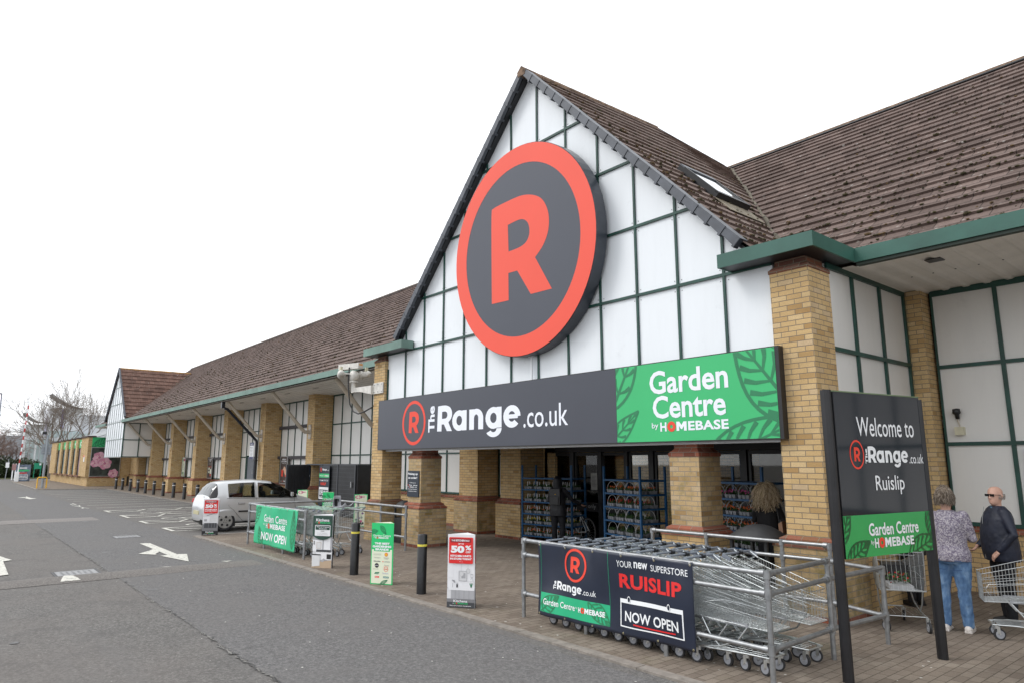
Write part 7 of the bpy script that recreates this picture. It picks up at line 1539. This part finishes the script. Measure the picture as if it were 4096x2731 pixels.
t = thing('height_barrier', 'raised red and white striped barrier arm at the car park exit', 'barrier', (-89.1, 6.3, 0), world=True); a = Vector((-89.1, 6.3, .3)); b = Vector((-89.1, 6.56, 8.4)); k = MB(); q = MB(); RW = plain('barrier_red', (.45, .03, .03), .5)
for i in range(20):
    p0, p1 = a.lerp(b, i/20), a.lerp(b, (i+1)/20)
    if i % 2 == 0 and i > 3: q = MB(); q.obox((p0+p1)/2, (p1-p0)/2, (0, .060, 0), (.045, 0, 0), RW); q.build('red_stripe', t)
k.obox((a+b)/2, (b-a)/2, (0, .055, 0), (.04, 0, 0), WHITE); k.build('arm', t); k = MB(); k.box(-89.25, -88.95, 6.1, 6.45, 0, 1.0, WHITE); k.build('cabinet', t, bevel=.02)
t = thing('freestanding_advert', 'square banner stand with green and red print beside the barrier', 'advertising stand', (-90.6, 6.9, 0), world=True); k = MB(); k.box(-90.75, -90.6, 6.25, 7.55, .0, 1.75, plain('advert_slate', (.13, .17, .24), .5, var=.9, scale=3)); k.build('board', t, bevel=.03)
s = Sheet((-90.595, 6.25, 0), (0, 1, 0), (0, 0, 1)); k = MB(); s.rect(k, .12, 1.05, 1.18, 1.22, SGREEN); s.rect(k, .3, 1.35, .95, 1.45, WHITE); s.rect(k, .25, .82, 1.0, .92, LOGO); s.frame(k, .25, .2, 1.1, .7, .05, WHITE); s.text(k, 'OPENING', .32, .35, .7, .2, WHITE, .03); k.build('artwork', t)
GSG = plain('info_green', (.015, .30, .17), .5); t = thing('direction_sign', 'green two-post direction sign in front of the hedge', 'sign', (-108, 9.7, 0), world=True); k = MB(); k.box(-108.05, -108, 9.3, 10.1, 1.15, 1.9, GSG); k.box(-107.99, -107.98, 9.85, 10.05, 1.62, 1.86, WHITE); k.build('board', t)
for y in (9.36, 10.04): k = MB(); k.box(-108.1, -108.0, y-.04, y+.04, 0, 1.15, GSG); k.build('post', t)
t = thing('small_sign', 'small white sign on a short post in front of the hedge, far left', 'sign', (-100, 6, 0), world=True); k = MB(); k.box(-100.03, -100, 5.85, 6.2, 1.38, 1.98, WHITE); k.build('board', t); k = MB(); k.tube([(-100.06, 5.95, 0), (-100.06, 6.1, 2.4)], .04, PG, 6); k.build('post', t)
t = thing('ticket_post', 'white ticket post just left of the raised barrier', 'post', (-98, 6.6, 0), world=True)
for y in (6.45, 6.72): k = MB(); k.box(-98.1, -98, y-.06, y+.06, 0, 1.85, WHITE); k.build('post', t)
k = MB(); k.box(-97.99, -97.97, 6.35, 6.8, 1.1, 1.8, plain('sign_grey_red', (.35, .2, .2), .5)); k.build('board', t)
t = thing('lamp_column', 'tall grey lamp column at the far left edge', 'street lamp', (-100, 4.6, 0), world=True); k = MB(); k.tube([(-100, 4.75, 0), (-100, 4.62, 10)], [.12, .07], PG, 8); k.build('pole', t); k = MB(); k.box(-100.2, -99.8, 3.9, 4.6, 9.92, 10.08, PG); k.build('lantern', t)
# hedge and bushes -------------------------------------------------------------------------
HLF = [plain('hedge_leaf_a', (.030, .050, .018), .6, var=.5, scale=30), plain('hedge_leaf_b', (.055, .085, .030), .6, var=.4, scale=30), plain('hedge_leaf_c', (.018, .030, .012), .6, var=.4)]
def bush(name, label, c, rx, ry, rz, n, leaf, seed, cat='hedge'):
    random.seed(seed); t = thing(name, label, cat, (c[0], c[1], 0), world=True); k = MB()
    for _ in range(n):
        d = Vector((random.gauss(0, 1), random.gauss(0, 1), random.gauss(0, 1))).normalized(); q = random.random()**.35; p = Vector((c[0]+d.x*rx*q, c[1]+d.y*ry*q, max(.05, c[2]+d.z*rz*q*(1+.18*math.sin(d.x*9+d.y*7+seed)))))
        a = Vector((random.gauss(0, 1), random.gauss(0, 1), random.gauss(0, 1))).normalized()*leaf; b = a.cross(Vector((random.gauss(0, 1), random.gauss(0, 1), 1))).normalized()*leaf*.6; k.quad(p-a, p+b, p+a, p-b, random.choice(HLF))
    k.build('foliage', t); k = MB()
    for i in range(5): k.tube([(c[0]+random.uniform(-.5, .5)*rx, c[1]+random.uniform(-.4, .4)*ry, 0), (c[0]+random.uniform(-.6, .6)*rx, c[1]+random.uniform(-.6, .6)*ry, c[2]+rz*.4)], [.06, .02], plain('bark', (.13, .10, .075), .95, var=.4), 5)
    k.build('stem', t)
bush('hedge', 'dark evergreen hedge at the far left edge behind the small white sign', (-110, 4.2, 1.2), 2.6, 3.6, 1.9, 5200, .16, 1); bush('hedge', 'dark evergreen hedge behind the square banner stand', (-110, 8.4, 1.0), 2.2, 2.6, 1.35, 3800, .15, 2); bush('hedge', 'dark low hedge behind the green direction sign', (-111, 11.3, .8), 2.2, 2.6, 1.0, 3600, .14, 3); bush('hedge', 'dark hedge just left of the garden centre wing', (-108, 13.6, .9), 2.2, 2.0, 1.1, 2600, .14, 4)
k = MB(); k.box(-150, -104, -6, 40, RZ-.05, .04, plain('grass_verge', (.075, .085, .03), .95, var=.4, scale=2)); struct(k, 'grass_verge')
# bare trees -----------------------------------------------------------------------------------
BARK = [plain('bark_grey', (.20, .165, .135), .95, var=.3, scale=3), plain('bark_reddish', (.24, .17, .145), .95, var=.3, scale=3)]
def bare_tree(name, label, base, h, seed, spread, mat, levels=6, lean=(0, 0), droop=0.0, tr=.19, first=.28):
    rnd = random.Random(seed); t = thing(name, label, 'tree', (*base, 0), 'bare trees beyond the car park', world=True); tk = MB(); cr = MB()
    def grow(p, d, L, r, lv):
        pts = [p]; q = p.copy(); dd = d.copy(); m = 3; r = max(r, .013)
        for i in range(m): dd = (dd+Vector((rnd.gauss(0, .10), rnd.gauss(0, .10), rnd.gauss(0, .05)-droop*(lv > 2)))).normalized(); q = q+dd*L/m; pts.append(q.copy())
        (tk if lv == 0 else cr).tube(pts, [r*(1-.35*i/m) for i in range(m+1)], mat, 7 if lv < 2 else (4 if lv < 4 else 3), False)
        if lv >= levels: return
        nb = 4 if lv < 1 else (3 if lv < 5 else 2)
        for i in range(nb):
            f = rnd.uniform(.45, 1.0) if i else 1.0; o = pts[0].lerp(pts[-1], f) if f < 1 else pts[-1]; j = min(m-1, int(f*m)); o = pts[j].lerp(pts[j+1], f*m-j) if f < 1 else pts[-1]
            ang = rnd.uniform(.30, .80)*spread; az = rnd.uniform(0, 2*PI); a = dd.orthogonal().normalized(); b = dd.cross(a); nd_ = (dd*math.cos(ang)+(a*math.cos(az)+b*math.sin(az))*math.sin(ang)+Vector((0, 0, .13))).normalized()
            grow(o, nd_, L*rnd.uniform(.68, .92), r*rnd.uniform(.50, .66), lv+1)
    grow(Vector((*base, 0)), Vector((lean[0], lean[1], 1)).normalized(), h*first, tr, 0); tk.build('trunk', t); cr.build('crown', t)
bare_tree('bare_tree', 'big bare tree with spreading limbs behind the camera pole', (-104, 10.6), 12.6, 11, 1.0, BARK[0], 6, (0, -.05))
bare_tree('bare_tree', 'bare tree leaning left behind the end of the garden centre wing', (-102, 12.3), 11.0, 23, .95, BARK[0], 6, (0, -.15), tr=.16)
bare_tree('bare_tree', 'slim upright bare tree above the garden centre wing', (-101, 14.6), 11.8, 5, .72, BARK[0], 6, tr=.12)
bare_tree('bare_tree', 'bushy reddish bare tree at the far left edge', (-111, 5.0), 10.5, 31, 1.1, BARK[1], 6, droop=.06, first=.2)
bare_tree('bare_tree', 'low reddish bare tree right of the far left lamp column', (-112, 7.0), 7.6, 47, 1.2, BARK[1], 6, droop=.07, first=.2)
# far leisure building with winged roofs, haze put into its pale colours ---------------------------------------------
lb = thing('leisure_building', 'large pale grey building with curved wing roofs, far behind the bare trees', 'building', (-145, 15, 0), world=True); PW = plain('pale_render', (.62, .63, .66), .7, var=.06); PG2 = plain('pale_glass', (.38, .45, .46), .3, var=.25, scale=.6); WR = plain('wing_grey', (.26, .25, .25), .6); PUR = plain('pale_purple', (.24, .20, .42), .6)
def wing(c, hw, z0, z1, y0, y1, x0=-145, x1=-139):
    k = MB(); N = 12; v = []
    for i in range(N+1): u = i/N; y = y0+(y1-y0)*u; z = z0+(z1-z0)*u-.55*math.sin(PI*u); v += [(x0, y, z), (x1, y, z-.2)]
    top = [(a, b, c_+.35*(1-i/(2*N))) for i, (a, b, c_) in enumerate(v)]
    k.add(v+top, [(2*i, 2*i+1, 2*i+3, 2*i+2) for i in range(N)]+[(2*i+2*N+2, 2*i+2*N+4, 2*i+2*N+5, 2*i+2*N+3) for i in range(N)]+[(2*i+1, 2*i+2*N+3, 2*i+2*N+5, 2*i+3) for i in range(N)], WR); return k.build('wing_roof', lb)
wing(0, 0, 13.4, 11.4, 13.4, 18.7); wing(0, 0, 10.0, 8.8, 9.9, 13.6)
part('wall', lb, lambda k: (k.box(-150, -140, 13.4, 18.2, 0, 11.2, PW), k.box(-150, -140.5, 10.2, 13.4, 0, 8.3, PW), k.box(-152, -142, 18.2, 36, 0, 10.3, PW), k.box(-148, -141, 3.5, 10.2, 0, 6.4, plain('pale_grey_wall', (.36, .38, .42), .8))))
part('purple_fin', lb, lambda k: k.box(-139.9, -139.7, 15.1, 15.45, 7.8, 10.9, PUR)); part('purple_fin', lb, lambda k: k.box(-139.9, -139.7, 12.9, 13.2, 6.5, 9.4, plain('lilac', (.50, .48, .62), .6)))
for i in range(7):
    for z0, z1 in ((3.3, 4.3), (4.7, 5.6), (6.2, 7.3)): part('window', lb, lambda k: k.box(-139.95, -139.85, 13.6+.66*i, 14.12+.66*i, z0, z1, PG2))
for i in range(4): part('window', lb, lambda k: k.box(-140.5, -140.4, 10.5+.72*i, 11.05+.72*i, 1.5, 5.8, PG2))
part('glass_block', lb, lambda k: (k.box(-141.8, -139, 15.8, 21, 0, 6.9, PG2), [k.box(-138.99, -138.9, 15.8+.52*i, 15.86+.52*i, 0, 6.9, PW) for i in range(11)], k.box(-138.98, -138.88, 15.8, 21, 3.4, 3.55, PW), k.box(-138.98, -138.88, 15.8, 21, 5.2, 5.3, PW)))
for i in range(5): part('column', lb, lambda k: k.tube([(-139.3, 10.4+1.5*i, 0), (-139.3, 10.4+1.5*i, 6.2)], .12, PW, 8))
t = thing('low_shed', 'long low grey shed behind the far left trees', 'building', (-160, -6, 0), world=True); k = MB(); k.box(-175, -160, -40, 3.5, 0, 5.6, plain('shed_grey', (.36, .38, .41), .7)); k.build('wall', t); k = MB(); k.box(-175.2, -159.8, -40, 3.6, 5.6, 6.6, plain('shed_blue', (.25, .28, .33), .7)); k.build('roof', t)
for o in bpy.data.objects:
    if '_w' in o: del o['_w']
